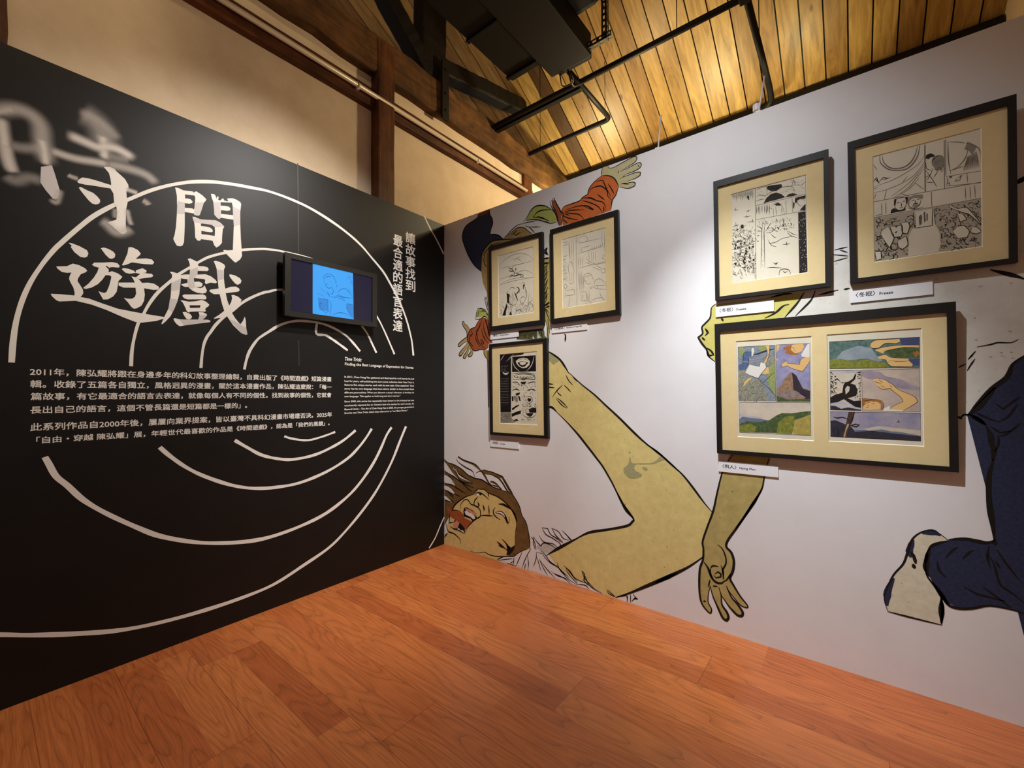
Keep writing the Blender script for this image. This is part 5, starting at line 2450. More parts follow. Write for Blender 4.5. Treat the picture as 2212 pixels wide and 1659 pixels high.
DRAW['F5'] = [
 (0, 'paper', 'f', """192,1244 749,-7 -5,-1054 -743,1"""),
 (1, 'greyl', 'f', """200,628 296,-8 2,-149 -25,-28 -22,-52 -6,-195 -248,-5
627,618 306,-4 0,-425 -206,6 -71,3 17,130 -23,95 -16,37"""),
 (2, 'greyp', 'f', """619,1055 25,31 43,1 14,-27 -1,-87 -30,-23 -31,32 -20,40
845,1128 19,14 44,-48 -8,-39 -22,-24 -22,39 -23,19
450,759 47,15 58,-12 2,-34 -15,-7 -12,15 -42,12 -25,-16 -5,-44 -12,9
475,677 21,0 34,2 -9,-26 -25,-4"""),
 (2, 'ink', 'f', """575,1088 8,36 29,6 28,-26 -4,-15 -25,3 -12,-13 -16,11
847,1138 9,7 8,-19 -12,-6
732,874 24,-2 -8,-13 -12,3
798,859 19,1 -8,-15
323,643 5,34 22,11 26,-30 35,-4 21,18 0,-29
349,730 2,40 18,0 -5,-33 -5,-28 -9,3
429,770 22,-2 -5,-54 -9,-21 -1,47
484,692 33,2 3,-10 -32,-2"""),
 (2, 'ink', 's', """7:196,987 28,38 13,-57
7:237,974 37,36 35,-18
7:210,1018 36,-59
7:265,989 62,4
10:619,1044 20,38 36,9
5:579,1058 3,-57 32,-33
5:578,980 36,-79 39,-101
5:623,988 -9,-42 -33,-68
5:662,952 -32,-56
5:678,936 16,6
5:581,867 48,-15
5:573,914 25,15
7:833,1100 30,-22
7:878,1062 7,-34
6:351,770 44,5 39,-6
6:355,728 4,-42 26,-30 34,2 18,35 5,45
6:368,730 26,4
6:412,735 21,0
6:403,726 1,-35 -6,-4
6:389,678 26,-2
6:454,734 4,-58 38,-33 34,25 12,53
6:476,723 25,4
6:513,723 25,5
6:503,721 -3,-34
6:488,674 33,2
6:445,668 51,-31 66,5
4:240,358 15,3 14,-11 5,-17 -8,-14
3:415,377 5,10 10,1 11,-7
6:269,322 2,-19 -13,-13 -19,2 -14,17
4:371,563 -10,15 2,16 12,7
3:236,307 -17,-10 -21,9
3:348,460 3,10 10,3
7:218,578 21,-4
9:250,443 7,-11 -2,-12 -9,-5 -11,4
6:271,226 5,12 12,2 13,-8
6:212,629 23,-10 13,-25 -6,-23 -21,-7
5:204,391 10,14
5:243,532 -12,23 6,23 20,7
6:291,554 1,-12 -8,-7
5:419,327 4,-24 -11,-17
4:323,516 5,-11 -5,-10 -10,-1 -9,7
5:427,396 5,-9 -2,-9 -8,-3
7:196,519 -5,23 11,17
8:362,501 -2,-17
6:294,532 -8,22 8,17 18,3 18,-13
3:290,369 -17,15 -4,21
8:452,578 15,6 16,-7 9,-19 -4,-17
4:309,453 -4,-23
4:304,557 19,2
6:375,547 7,10 13,-3
8:390,529 5,-12
9:375,401 8,-5 3,-10 -3,-8 -8,-1
7:340,592 10,-7 3,-13 -6,-8
9:428,461 -19,0 -15,15 -3,21 11,14
7:453,547 13,5 15,-8 7,-17
7:290,373 10,-7 4,-12 -6,-10
8:264,579 -16,-10 -21,7 -13,21 2,21
6:336,239 19,-3 14,-17 -1,-20 -13,-11
3:472,537 -9,-14 -18,0 -15,16
4:398,276 14,-6 7,-16 -3,-14 -13,-6
3:321,527 2,-19 -11,-12
7:364,322 5,-22 -10,-16 -20,-1
8:257,228 -5,19
4:273,556 7,-21 -8,-17
6:255,509 -1,-21
5:459,496 -1,19 13,11
8:272,211 -8,13 1,12
6:271,350 10,-4 6,-11 -1,-10 -10,-4
5:326,339 -9,8 -2,12 7,8
7:237,205 -14,6 -8,14 4,13
8:235,416 -10,-13 -18,2
3:253,204 -13,3 -10,13
3:254,317 11,-15 -2,-18
8:323,221 -16,11 -6,17 6,16 16,3
8:442,576 7,4 9,-4
6:230,428 9,14 16,0 14,-14
3:247,540 -15,15
5:415,493 -17,-8 -20,10 -10,22
4:337,337 10,0 9,-8 2,-12
6:349,458 20,-5
7:275,530 8,17 19,3
6:186,485 6,20
9:285,309 4,-18 -10,-12 -17,0
3:339,229 0,-23 -15,-12 -20,5
8:276,508 -8,-11 -14,-1
8:471,487 -6,-15 -15,-3 -14,11
7:444,490 11,5 13,-6 7,-14
5:415,262 -15,6 -10,17 4,15
8:223,522 -2,21 13,11
6:372,484 1,14 9,8 13,-2
5:225,248 -21,7 -13,20 4,21 17,9
5:424,315 22,-12 11,-23 -7,-22 -21,-7
8:228,322 5,-15 -5,-11 -13,-3 -12,7
6:262,557 20,-10
5:225,237 -13,-2 -12,8 -4,16 6,10
5:389,329 9,-20 -8,-18 -17,-5
7:429,375 -20,-5 -18,14 -8,23
4:445,523 -12,16 0,18 13,10
4:224,394 16,0 14,-11 3,-18 -9,-12
5:256,319 -11,18 3,18
3:438,436 -18,14
6:475,495 15,-6 9,-15 -2,-15
6:343,598 -1,-10 -8,-5 -10,3 -7,12
8:369,411 5,10
8:454,234 10,-19
7:322,544 -6,-11 -12,0 -11,8
7:276,587 -11,3 -8,10
6:259,581 6,8
5:252,339 6,7
7:285,469 17,-18
9:326,237 14,-17 -1,-20 -13,-11 -19,4
7:238,440 5,-22 -10,-17
6:221,384 10,-9 2,-14 -7,-9
7:344,515 -11,18 5,18 15,7 18,-9
4:213,389 6,20 20,5
9:292,430 -16,13
7:289,247 -1,20 12,13 20,-3 13,-17
7:266,268 8,-4 4,-9 -1,-9
4:348,283 -8,-12 -16,-2
5:254,243 -12,18 4,20 16,7 19,-7
7:287,484 6,-12 -3,-11
8:385,371 -13,20 3,23
4:279,334 20,-5
6:314,456 -3,-11 -10,-2 -10,4
4:484,484 -6,-18
7:317,324 11,19 22,2 19,-16 6,-25
3:315,250 14,-12
3:432,499 -13,-4 -15,10 -7,15
8:233,399 -12,12 0,17 10,10 15,-3
8:381,479 -6,-13 -14,-2 -12,10
5:347,241 3,-12 -5,-11 -12,-2
4:391,320 -11,4 -6,10
5:218,476 -13,2
5:299,318 -10,6 -4,10
6:388,488 -19,2 -14,17 0,20
8:277,484 16,-18
9:270,469 -11,13
9:354,226 3,19 16,8
9:288,366 -7,-20
8:423,221 7,2 8,-4 3,-9
8:379,299 -9,-19 -20,-4 -19,14 -7,23
8:262,458 -7,-20 -20,-6 -21,12 -9,22
4:408,485 -14,16
6:482,522 2,-20 -11,-11 -18,2
9:302,290 -7,17 7,14
5:340,369 -15,10 -7,18
6:824,499 15,4 15,-11
8:820,195 -14,10 -4,19
5:666,317 -15,12 -5,20 9,16
6:729,550 7,-18
4:906,344 -14,-12
4:811,387 -4,-19 -14,-7 -18,10 -8,18
4:875,443 8,3 9,-6 3,-12
4:931,425 5,-18 -9,-13 -14,-1 -13,12
5:791,380 3,-10 -4,-6 -8,-1
4:901,372 4,9 10,1
4:876,582 18,0 14,-17
3:751,419 1,-17
4:895,409 7,-16 -5,-15 -13,-4 -13,9
4:758,533 16,-17 3,-24 -12,-14 -20,2
5:806,413 -3,23 10,15
3:846,238 -17,-8 -19,9 -10,22 6,21
4:853,451 -3,19 9,14 16,-1 13,-14
3:911,333 -13,-2
4:758,451 1,15
7:782,341 -12,-12 -17,3 -13,17
4:697,547 11,9 15,-6 9,-15 -3,-16
4:776,493 -1,-22 -14,-10 -20,6
3:891,499 10,-16
6:933,545 -12,-3 -12,9 -5,15
4:737,518 -15,13
6:675,387 11,17 20,-1 17,-17 3,-23
6:682,437 2,-9 -5,-8 -8,1 -7,7
3:700,276 -18,8 -9,21
4:791,319 14,12
3:891,225 6,-20 -7,-15
8:893,252 -1,9 5,6 8,-1
5:659,241 11,11 15,-3 11,-13 -1,-18
6:832,230 8,6
8:723,498 -8,1 -5,8
6:793,268 5,8 8,1
5:722,367 15,-15 2,-20 -11,-14 -18,2
7:801,216 -15,-12 -20,7 -13,20
6:715,343 -9,4 -5,10 2,10 8,3
4:895,532 7,10
7:705,532 -10,-12 -16,2
5:786,364 6,-11 -2,-10 -7,-5 -10,4
5:743,250 -12,-3 -11,9 -3,13
4:736,449 -19,7 -11,19 4,19
4:894,599 8,-9 2,-12 -6,-7 -10,1
7:696,372 -9,16
5:817,254 -15,0 -13,14
4:861,376 -1,17
5:726,601 10,9 13,-4 10,-14 0,-15
5:921,469 -6,-9 -9,-1
4:660,534 12,-7 5,-13 -3,-13 -11,-2
4:748,257 -15,8 -9,17
3:836,414 11,4 11,-7
8:883,289 6,-15 -4,-14 -13,-5 -13,8
6:759,484 -11,3 -8,12
7:777,271 -6,17
7:679,311 -5,16 7,12
6:851,296 -6,-8 -10,0 -8,9 -2,12
3:646,381 -4,18
3:798,302 13,-3 9,-11 0,-14 -10,-9
7:844,200 -17,5
4:792,326 -9,19
6:727,477 8,-5 4,-8 -2,-9 -7,-2
3:775,218 -6,-8 -10,1 -8,8
6:887,325 1,9 6,4 8,-4
3:769,371 3,-18 -9,-12
5:797,314 6,-21 -7,-18
7:763,210 -9,-16 -19,-2
5:864,454 0,9 6,5
7:665,576 2,17
7:723,389 -8,0
8:759,501 -4,12
4:680,557 8,19 18,3 18,-15
5:640,523 -1,21 13,11 19,-6 11,-18
5:857,482 -3,14 6,10
8:902,258 -3,-10 -9,-3 -9,6 -4,11
8:785,301 -14,-4 -13,10 -5,16
3:828,480 -16,5 -10,16
6:786,605 9,-13
3:902,476 -2,-19 -13,-9 -17,6 -10,19
8:863,505 6,11 12,0 11,-12 3,-14
4:880,491 1,-10 -5,-7
7:913,456 13,-8 7,-15 -5,-15 -11,-4
6:907,264 -8,-2
6:763,468 -4,11 3,10 9,3 10,-7
3:681,504 10,6 12,-5
7:690,324 -12,14 -2,17
5:828,273 7,9
5:741,403 18,-5 13,-18 -1,-22
3:683,414 -10,-3 -12,7 -5,12 4,13
3:779,496 -7,3 -4,10
6:853,577 6,16 14,4 15,-10
6:883,418 -2,21 11,13
8:694,227 -9,-4
3:820,380 -15,11
4:743,298 -5,23 10,17 19,1 16,-15
5:874,254 -7,1 -7,6
3:882,552 6,18 17,4 17,-12 7,-22
7:735,573 -1,-11
5:844,223 -13,16 0,19
8:908,606 8,-9 0,-12 -6,-8 -11,3
8:791,555 8,-20 -6,-19 -16,-5
6:895,230 12,-1 8,-9 2,-15
8:814,377 3,6 6,3
4:715,493 -9,-5 -12,5 -7,13
5:807,376 -11,-7 -14,7
6:808,390 -6,20 7,16
8:675,223 3,16 14,7 15,-7 7,-17
5:700,403 -16,-8 -21,9
3:761,470 -16,-6 -18,10
4:647,595 11,3 12,-8 5,-13
8:855,231 -9,-8 -13,5
7:809,483 -11,3 -9,12 0,13 8,8
6:817,287 0,8
7:711,322 4,10 10,2
4:707,501 11,-14 2,-17 -11,-10 -15,3
5:893,483 12,13 17,-4
6:793,323 18,-13 6,-22 -8,-18 -18,-2
8:747,261 -15,-3 -15,9 -5,19 6,15
4:848,560 -5,-6 -9,2 -6,9
8:798,189 -16,14
8:664,261 -9,19 4,19 15,7
4:672,385 -7,21
8:745,388 9,-2 7,-9 0,-10 -7,-6
6:888,268 -9,6 -3,10
4:911,231 -8,-2 -9,5
5:762,583 17,-4 13,-17 1,-20 -13,-11
6:742,404 8,2
7:751,459 16,-16 3,-23 -11,-15 -19,1
6:818,448 -16,9
8:794,419 -5,-16 -15,-4
6:708,346 14,-10
5:856,554 12,1 11,-10 3,-15
3:764,270 10,-15 -2,-16 -11,-8
4:828,418 -12,12 -3,18
8:820,593 10,-14 2,-17 -10,-10
8:683,315 -1,9
4:811,552 8,-18 -6,-16 -14,-5 -16,10
5:704,252 6,9
4:711,340 14,-10 6,-18 -7,-14
3:882,394 -7,-5 -9,2 -6,9 0,10
4:851,371 0,13 8,7 11,-3
7:852,352 -19,-3 -18,15 -6,23 10,19
6:868,277 3,-14 -6,-11 -12,0
6:654,574 -10,11 -2,14 7,9 12,-1
6:902,469 10,-11 1,-13
5:926,442 -15,-9 -19,9 -10,21 3,20
7:800,238 -11,0 -10,9 -2,13
7:807,260 0,13 9,5 11,-3
3:899,464 4,12 10,2 11,-7
4:867,538 -14,3 -9,14 0,16"""),
 (2, 'pencil', 'c', """4:195,1239 744,-5 -4,-1049 -740,1 0,1053
5:572,1217 -2,-425
5:576,1227 -2,-448
5:704,1218 -2,-444
5:713,1220 -2,-328
4:711,881 226,-19
4:712,793 224,-37
5:191,791 381,-11 136,-8 228,-10
5:195,635 267,-6 165,-5 308,-5
5:614,767 1,-134"""),
 (2, 'pencil', 's', """12:249,1230 8,-74 53,-76 62,-32 69,-11 51,40 34,67 13,85
12:267,1223 13,-69 39,-60 53,-29 60,-3 47,36 30,63 14,63
5:198,1164 31,-69
5:196,939 148,25 122,53 67,45 34,56
5:195,916 42,11
5:195,880 131,8 139,49 76,78 30,57
5:325,806 88,56 69,59 59,71 29,47
5:342,790 105,61 68,82 55,72
5:360,785 104,61 68,81
5:276,785 23,105
5:203,818 15,55
5:395,821 68,-55
5:498,893 66,-88
5:448,965 -34,-46
7:719,1196 70,-26 52,-30
7:741,926 46,18 38,41 23,56 4,52
8:727,1193 3,-176 14,-124
7:852,1136 41,-36 36,-56 6,-139
7:741,926 91,13
4:852,1018 -28,-119
4:855,1020 -24,-121
4:859,1022 -21,-123
4:863,1024 -18,-125
4:866,1026 -15,-127
4:870,1028 -12,-130
4:874,1030 -9,-132
4:878,1032 -7,-134
4:881,1034 -3,-136
4:885,1035 0,-137
4:889,1037 2,-139
4:892,1039 6,-141
4:896,1041 9,-143
4:900,1043 11,-145
4:904,1045 14,-147
4:907,1047 17,-149
6:716,803 16,17 7,-35
6:717,869 7,-25 -8,-41
6:786,846 23,4 -8,-30 -30,-1 15,27
5:847,870 3,-87
5:835,750 2,-114
5:864,747 3,-119
5:894,753 3,-123
6:257,767 3,-131
6:289,770 0,-130
6:206,650 55,4"""),
 (3, 'ink', 'f', """845,490 13,7 -8,-31
355,510 24,5 -17,-25
663,498 21,5 -15,-29
324,556 16,8 -9,-33
785,393 20,6 -14,-28
353,453 19,7 -12,-26
693,337 17,7 -11,-22
319,477 14,9 -7,-25
817,272 21,6 -15,-30
271,357 17,9 -10,-28
739,583 13,8 -7,-37
229,227 24,7 -17,-35
674,359 14,8 -8,-30
333,235 14,8 -7,-24
810,395 19,6 -13,-22
311,317 21,7 -15,-27
896,481 12,7 -6,-25
267,397 14,9 -7,-33
827,386 18,7 -12,-25
316,302 18,8 -11,-37
697,443 23,6 -17,-30
286,466 17,8 -10,-35"""),
 (3, 'paper', 'f', """322,514 83,-8 4,-59 -10,-50 -52,6 -22,52
401,530 47,-1 12,-49 -17,-64 -35,19
259,494 45,25 43,-116 -37,-98 -61,144
373,362 61,33 12,-84 -39,-38 -30,30
201,292 46,-9 4,-72 -41,-10
751,365 31,37 46,-1 30,-61 -16,-50 -60,3
730,623 54,-58 60,-6 73,-137 15,-46 -73,115 -45,33 -76,64
873,379 37,-19 24,-38 -32,-14 -37,20
783,521 31,-8 30,-62 -46,-10
500,613 119,2 -3,-162 -114,3
481,447 153,2 23,-95 15,-81 -20,-79 -205,-1 8,185"""),
 (3, 'pencil', 's', """4:670,986 14,-25
4:677,966 5,-15
4:690,989 15,-12
4:661,1039 11,-19
4:632,1051 7,-22
4:680,1041 13,-12
4:670,1048 4,-21
4:645,1048 15,-25
4:649,971 10,-20
4:643,975 13,-25
4:687,1024 9,-10
4:641,1064 7,-18
4:631,1006 8,-14
4:683,1008 7,-15
4:676,1053 16,-11
4:678,973 4,-20
4:654,1008 4,-8
4:642,975 6,-20
4:689,960 9,-14
4:664,985 6,-20
4:681,971 4,-23
4:637,1037 11,-23
4:652,974 10,-14
4:651,1049 6,-10
4:674,959 6,-7
4:694,999 8,-13
4:669,979 8,-16
4:634,982 4,-16
4:684,1042 13,-25
4:670,982 6,-14
4:640,986 7,-16
4:694,967 16,-18
4:662,990 9,-13
4:657,1050 8,-25
4:692,991 9,-15
4:637,1044 13,-25
4:654,987 13,-21
4:673,984 8,-20
4:649,1019 13,-21
4:650,973 11,-19"""),
 (4, 'greyd', 'f', """524,556 17,24 8,-31 -5,-66 -16,-8
558,592 12,3 3,-86 -12,-19
578,576 10,-3 -2,-67 -9,2"""),
 (4, 'ink', 's', """7:322,514 83,-8 4,-59 -10,-50 -52,6 -22,52 -3,59
7:401,530 47,-1 12,-49 -17,-64 -35,19 -7,95
7:259,494 45,25 43,-116 -37,-98 -61,144 10,45
7:373,362 61,33 12,-84 -39,-38 -30,30 -4,59
7:201,292 46,-9 4,-72 -41,-10 -9,91
6:751,365 31,37 46,-1 30,-61 -16,-50 -60,3 -31,72
6:730,623 54,-58 60,-6 73,-137 15,-46 -73,115 -45,33 -76,64 -8,35
6:873,379 37,-19 24,-38 -32,-14 -37,20 8,51
6:783,521 31,-8 30,-62 -46,-10 -15,80
5:500,613 119,2 -3,-162 -114,3 -2,157
5:487,617 7,-162
5:627,618 11,-159"""),
]
DRAW['F6'] = [
 (0, 'paper', 'f', """224,1344 738,1 -4,-1135 -743,3
1096,1350 723,1 6,-1133 -741,-4"""),
 (1, 'wc_cloud', 'f', """246,622 693,6 -1,-359 -694,-4
1115,935 248,-2 -2,-291 -250,-3"""),
 (1, 'wc_dusk', 'f', """1110,534 691,2 -2,-267 -691,0"""),
 (1, 'wc_mist', 'f', """1372,963 429,0 -2,-414 -429,-4"""),
 (1, 'wc_pale', 'f', """1113,965 250,-2 -3,-414 -250,1"""),
 (1, 'wc_sea', 'f', """1112,1271 692,-7 -3,-292 -690,15"""),
 (1, 'wc_sky', 'f', """630,1273 313,-4 -6,-632 -312,-2"""),
 (1, 'wc_slate', 'f', """247,1276 374,-4 -3,-633 -375,-1"""),
 (2, 'inkbg', 'f', """1112,682 41,31 59,19 10,78 15,31 -24,-12 -24,25 -28,25 14,5 29,-43 24,0 33,5 38,29 19,48 10,-6 -10,-48 -38,-41 37,-13 20,-54 -12,-60 -47,-18 -24,-6 51,-30 56,7 0,-77 -47,11 -56,47 -33,30 -53,-31 -61,-13"""),
 (2, 'inkbg', 's', """8:1154,735 11,-10
8:1118,946 11,-10
8:1139,764 11,-10
8:1119,803 12,-10
8:1132,818 12,-10
8:1117,824 11,-10
8:1123,859 12,-10
8:1159,790 12,-9
8:1127,738 12,-10
8:1119,855 12,-10
8:1118,951 11,-10
8:1121,851 12,-10
8:1152,870 11,-10
8:1130,836 11,-10
8:1117,904 12,-10
8:1118,883 11,-10
8:1160,839 12,-10
8:1116,802 12,-10
8:1143,750 12,-10
8:1152,787 11,-10
8:1143,781 11,-10
8:1159,876 11,-10
8:1116,734 11,-10
8:1138,783 11,-10
8:1129,851 12,-10
8:1153,844 12,-10
8:1147,842 11,-10
8:1151,876 11,-10
8:1125,749 11,-10
8:1153,826 12,-10
8:1126,790 12,-10
8:1122,908 12,-10
8:1116,796 12,-10
8:1118,747 11,-10
8:1119,747 11,-10
8:1136,735 12,-9
8:1128,841 12,-10
8:1131,807 12,-10
8:1119,887 11,-10
8:1154,840 12,-10
8:1116,814 11,-10
8:1139,767 11,-10
8:1117,748 11,-10
8:1115,785 12,-10
8:1119,807 11,-10
8:1150,906 12,-10
8:1129,935 12,-10
8:1118,760 12,-10
8:1151,910 12,-11
8:1139,861 12,-10
6:1358,942 -10,-9
6:1346,903 -10,-9
6:1330,929 -11,-10
6:1344,945 -11,-9
6:1360,945 -10,-9
6:1359,719 -10,-9
6:1345,899 -10,-9
6:1362,841 -11,-10
6:1358,668 -10,-9
6:1358,941 -10,-9
6:1340,775 -10,-9
6:1358,919 -10,-9
6:1356,943 -11,-9
6:1340,732 -11,-9
6:1338,694 -10,-9
6:1341,705 -10,-10
6:1359,817 -10,-9
6:1357,762 -10,-9
6:1355,923 -10,-9
6:1359,701 -11,-9
6:1355,785 -10,-10
6:1360,804 -10,-10
6:1357,678 -11,-10
6:1354,779 -10,-10
6:1352,947 -10,-9
6:1363,911 -11,-9
6:1362,942 -10,-9
6:1348,924 -10,-9
6:1325,807 -10,-10
6:1322,685 -10,-10
6:1355,885 -10,-9
6:1349,880 -10,-9
6:1337,773 -11,-9
6:1358,749 -11,-9
6:1351,830 -10,-9
6:1363,950 -10,-9
6:1361,835 -10,-10
6:1358,744 -10,-9
6:1362,923 -10,-9
6:1360,885 -10,-10"""),
 (2, 'navy2', 'f', """1667,1259 137,2 -1,-75 -129,15
1722,1051 80,7 -1,-66 -47,7"""),
 (2, 'ochre', 'f', """769,1257 31,10 81,0 10,-31 -21,-47 -41,-28 -51,22 -15,38
676,1052 49,41 15,-31 108,-18 10,49 41,28 42,-3 0,-42 -64,-106 -31,4 -81,37 -31,26 -42,-17
630,1272 34,-2 -12,-54 -22,-36
627,1130 18,-14 -5,-25 -11,1
1159,768 15,9 24,-15 -25,-12"""),
 (2, 'wc_city', 'f', """246,873 124,37 101,-41 54,-116 9,-112 -288,-3
245,1019 80,-17 -2,-130 -77,-12
542,1109 77,59 1,-101 -69,-60"""),
 (2, 'wc_dark', 'f', """1111,596 41,-3 48,-28 57,15 103,-21 0,-10 -250,1"""),
 (2, 'wc_forest', 'f', """1555,1141 69,30 179,-2 -1,-100 -197,11"""),
 (2, 'wc_green', 'f', """250,1275 44,-1 34,-89 -59,-29
455,1268 79,4 -12,-60 -45,-10
552,1020 66,60 0,-378 -38,51 -42,114"""),
 (2, 'wc_hills', 'f', """245,424 36,27 81,-10 102,-9 67,-10 -1,-51 -287,-27"""),
 (2, 'wc_lake', 'f', """1159,1081 59,82 132,51 100,-31 34,-72 52,-56 -35,-15 -89,39 -129,-11"""),
 (2, 'wc_leaf', 'f', """1113,1083 94,1 76,-22 129,6 141,-37 34,-48 -476,5"""),
 (2, 'wc_mauve', 'f', """1374,951 73,7 70,-24 34,-36 119,-37 66,-46 64,-35 0,-22 -131,12 -118,59 -142,50 -36,24"""),
 (2, 'wc_pale', 'f', """246,490 58,-25 81,-4 91,-16 -12,-20 -102,13 -117,5"""),
 (2, 'wc_pale2', 'f', """1292,341 200,57 307,-29 0,-50 -221,-9 -268,-4"""),
 (2, 'wc_rock', 'f', """629,778 38,37 44,86 43,49 21,11 40,-38 20,-61 29,-74 75,-25 -2,-125 -312,-3"""),
 (2, 'white', 'f', """864,1153 57,105 22,9 -2,-167 -42,21 -30,7"""),
 (3, 'auburn', 'f', """695,1238 74,26 10,-7 -11,-49 41,-45 51,15 -41,-28 -52,6 -62,32 32,10 -37,21
1756,1117 32,20 14,-34 -31,-32
1370,678 73,-12 70,-11 24,-46 -7,-46 -18,-1 5,59 -39,28 -54,-6 -46,-60 -9,35"""),
 (3, 'greyd', 's', """4:343,683 -15,-46
4:387,799 -15,-30
4:263,765 -30,-16
4:317,658 -16,-30
4:400,777 -19,-23
4:466,693 -22,-35
4:345,698 -11,-50
4:277,668 -30,-18
4:356,724 -32,-40
4:494,695 -11,-18
4:338,806 -25,-47
4:503,802 -19,-37
4:497,763 -31,-16
4:288,759 -34,-40
4:303,850 -15,-32
4:442,738 -23,-16
4:467,716 -28,-16
4:410,664 -14,-48
4:503,830 -29,-31
4:280,758 -12,-24
4:459,803 -11,-15
4:283,850 -18,-14
4:428,770 -9,-27
4:461,702 -23,-44
4:404,734 -23,-19
4:384,750 -22,-51
4:294,667 -20,-17
4:396,818 -21,-31
4:446,668 -33,-47
4:489,825 -32,-31
4:260,833 -21,-21
4:405,814 -16,-37
4:270,715 -10,-52
4:260,715 -26,-31
4:370,847 -17,-18
4:469,835 -17,-34
4:260,836 -22,-29
4:292,838 -29,-46
4:285,700 -33,-46
4:446,675 -25,-51"""),
 (3, 'ink', 's', """5:449,901 44,-58 46,50 66,74
5:493,843 55,-52 64,-89"""),
 (3, 'jean', 'f', """249,1058 45,24 8,105 26,25 58,-4 5,-46 -34,-11 -5,-71 -39,-77 -65,-4"""),
 (3, 'navy', 's', """19:397,1175 57,9 45,17 111,30"""),
 (3, 'ochre', 'f', """497,1073 34,62 12,63 -15,64 17,12 22,-2 -4,-101 -21,-62 -14,-50
484,952 35,82 33,-14 7,-64 -42,-12
289,813 16,46 42,45 40,8 -18,-22 -47,-51 -18,-26
1441,1195 5,35 31,27 114,2 67,0 9,-29 -34,-14 -77,6 -53,-43 -44,3
1494,1168 61,19 119,9 123,-10 1,-22 -107,8 -136,-25 -14,-28 -21,13 -44,26
1497,1092 57,20 43,-31 125,-18 4,-23 28,-35 -8,-22 -91,4 -59,8 -26,30 -8,35 -61,15
1459,872 31,5 61,-19 26,-24 25,-17 50,-58 99,-57 26,-39 -3,-27 -91,-75 -101,9 34,35 64,41 -20,45 -42,45 -34,41 -52,-11 -43,35 -17,29 35,-6 -44,24
1373,571 24,60 45,18 54,-11 17,-35 -10,-35 -80,-14"""),
 (3, 'wc_cloud', 'f', """1240,713 -4,61 20,30 18,-12 -5,-42"""),
 (3, 'wc_dark', 'f', """775,959 40,-36 34,-86 25,-61 65,-25 -1,-90 -36,-7 -69,85 -46,25 -4,99"""),
 (3, 'wc_forest', 'f', """626,702 39,-19 63,-24 210,8 -1,-29 -312,-3
244,364 83,36 114,-8 112,30 66,53 54,30 94,0 103,21 68,8 2,-157 -174,4 -150,-101 -177,-7 -195,-2"""),
 (3, 'wc_hills', 'f', """1292,347 92,11 45,-10 81,19 69,-16 68,-2 151,-30 1,-28 -508,-11"""),
 (3, 'wc_mauve', 's', """12:247,1144 92,-25 114,7 90,34 77,58
12:250,1111 111,-19 114,8"""),
 (3, 'wc_night', 'f', """1110,435 40,8 48,-22 47,-23 38,-22 27,-46 137,19 132,-16 220,-20 0,-44 -691,0"""),
 (3, 'wc_stone', 'f', """629,740 143,24 61,-37 69,-48 -132,5 -21,-25 -84,24 -31,32"""),
 (3, 'white', 'f', """1534,574 48,30 0,-34 101,-9 -17,-12 -137,2"""),
 (4, 'bark', 'f', """1205,272 26,102 15,85 15,73 52,-1 -30,-107 -29,-73 -15,-80"""),
 (4, 'ink', 'c', """3:247,1276 374,-4 -3,-633 -375,-1 4,638
3:630,1273 313,-4 -6,-632 -312,-2 5,638
3:246,622 693,6 -1,-359 -694,-4 2,357
3:1112,1271 692,-7 -3,-292 -690,15 1,284
3:1113,965 250,-2 -3,-414 -250,1 3,415
3:1372,963 429,0 -2,-414 -429,-4 2,418
3:1110,534 691,2 -2,-267 -691,0 2,265"""),
 (4, 'ink', 's', """3:676,1052 49,41 15,-31 108,-18 10,49 41,28
3:676,1052 16,-32 42,17 31,-26 81,-37 31,-4 64,106
3:779,1238 25,-20
3:794,1194 20,5
4:1441,1195 5,35 31,27 114,2 67,0
4:1667,1230 -34,-14 -77,6 -53,-43 -62,5
4:1494,1168 61,19 119,9 123,-10
4:1798,1164 -107,8 -136,-25 -14,-28
4:1497,1092 57,20 43,-31 125,-18
4:1754,1005 -8,-22 -91,4 -59,8 -26,30 18,28
4:1588,1053 51,-14 100,0
4:1459,872 31,5 61,-19 26,-24 25,-17 50,-58 99,-57 26,-39 -3,-27 -91,-75
4:1582,570 34,35 64,41 -20,45 -42,45 -34,41 -52,-11 -43,35
4:1515,807 35,-24
4:1585,806 17,-24
4:1499,865 34,-36
4:1472,848 52,-30
4:1370,678 73,-12 70,-11 24,-46 -7,-46
4:1378,607 55,30 54,6
4:1406,595 18,12
4:1442,614 27,12
4:1370,648 81,7
4:1396,577 28,13
5:1627,445 29,1
5:1640,468 4,-22"""),
 (4, 'wc_leaf', 'f', """246,344 115,32 57,-36 -13,-66 -161,-5
616,276 23,125 65,65 84,15 9,-98 -33,-108"""),
 (4, 'wc_leaf2', 'f', """774,276 18,156 67,27 78,39 1,-227"""),
 (4, 'white', 'f', """387,1247 17,9 11,-37 -18,-57 -12,-6
315,970 46,96 102,-30 12,51 47,-15 8,-52 -46,-62 -35,-57 -79,35"""),
 (5, 'bark2', 'f', """1215,273 20,89 15,49 14,-6 -29,-80 -6,-52"""),
 (5, 'ink', 's', """4:315,970 46,96 102,-30 12,51 47,-15 8,-52 -46,-62 -35,-57 -79,35 -55,34
4:497,1073 34,62 12,63 -15,64
4:567,1272 -4,-101 -21,-62 -14,-50
4:249,1058 45,24 8,105 26,25 58,-4
4:357,1151 -5,-71 -39,-77"""),
 (5, 'inkbg', 's', """11:1256,459 -48,17 -39,-8 -38,11
11:1269,388 42,20 33,-5
11:1274,394 46,-10 28,25
11:1304,531 -16,-82 -24,-62
11:1167,272 10,62 -19,36"""),
]
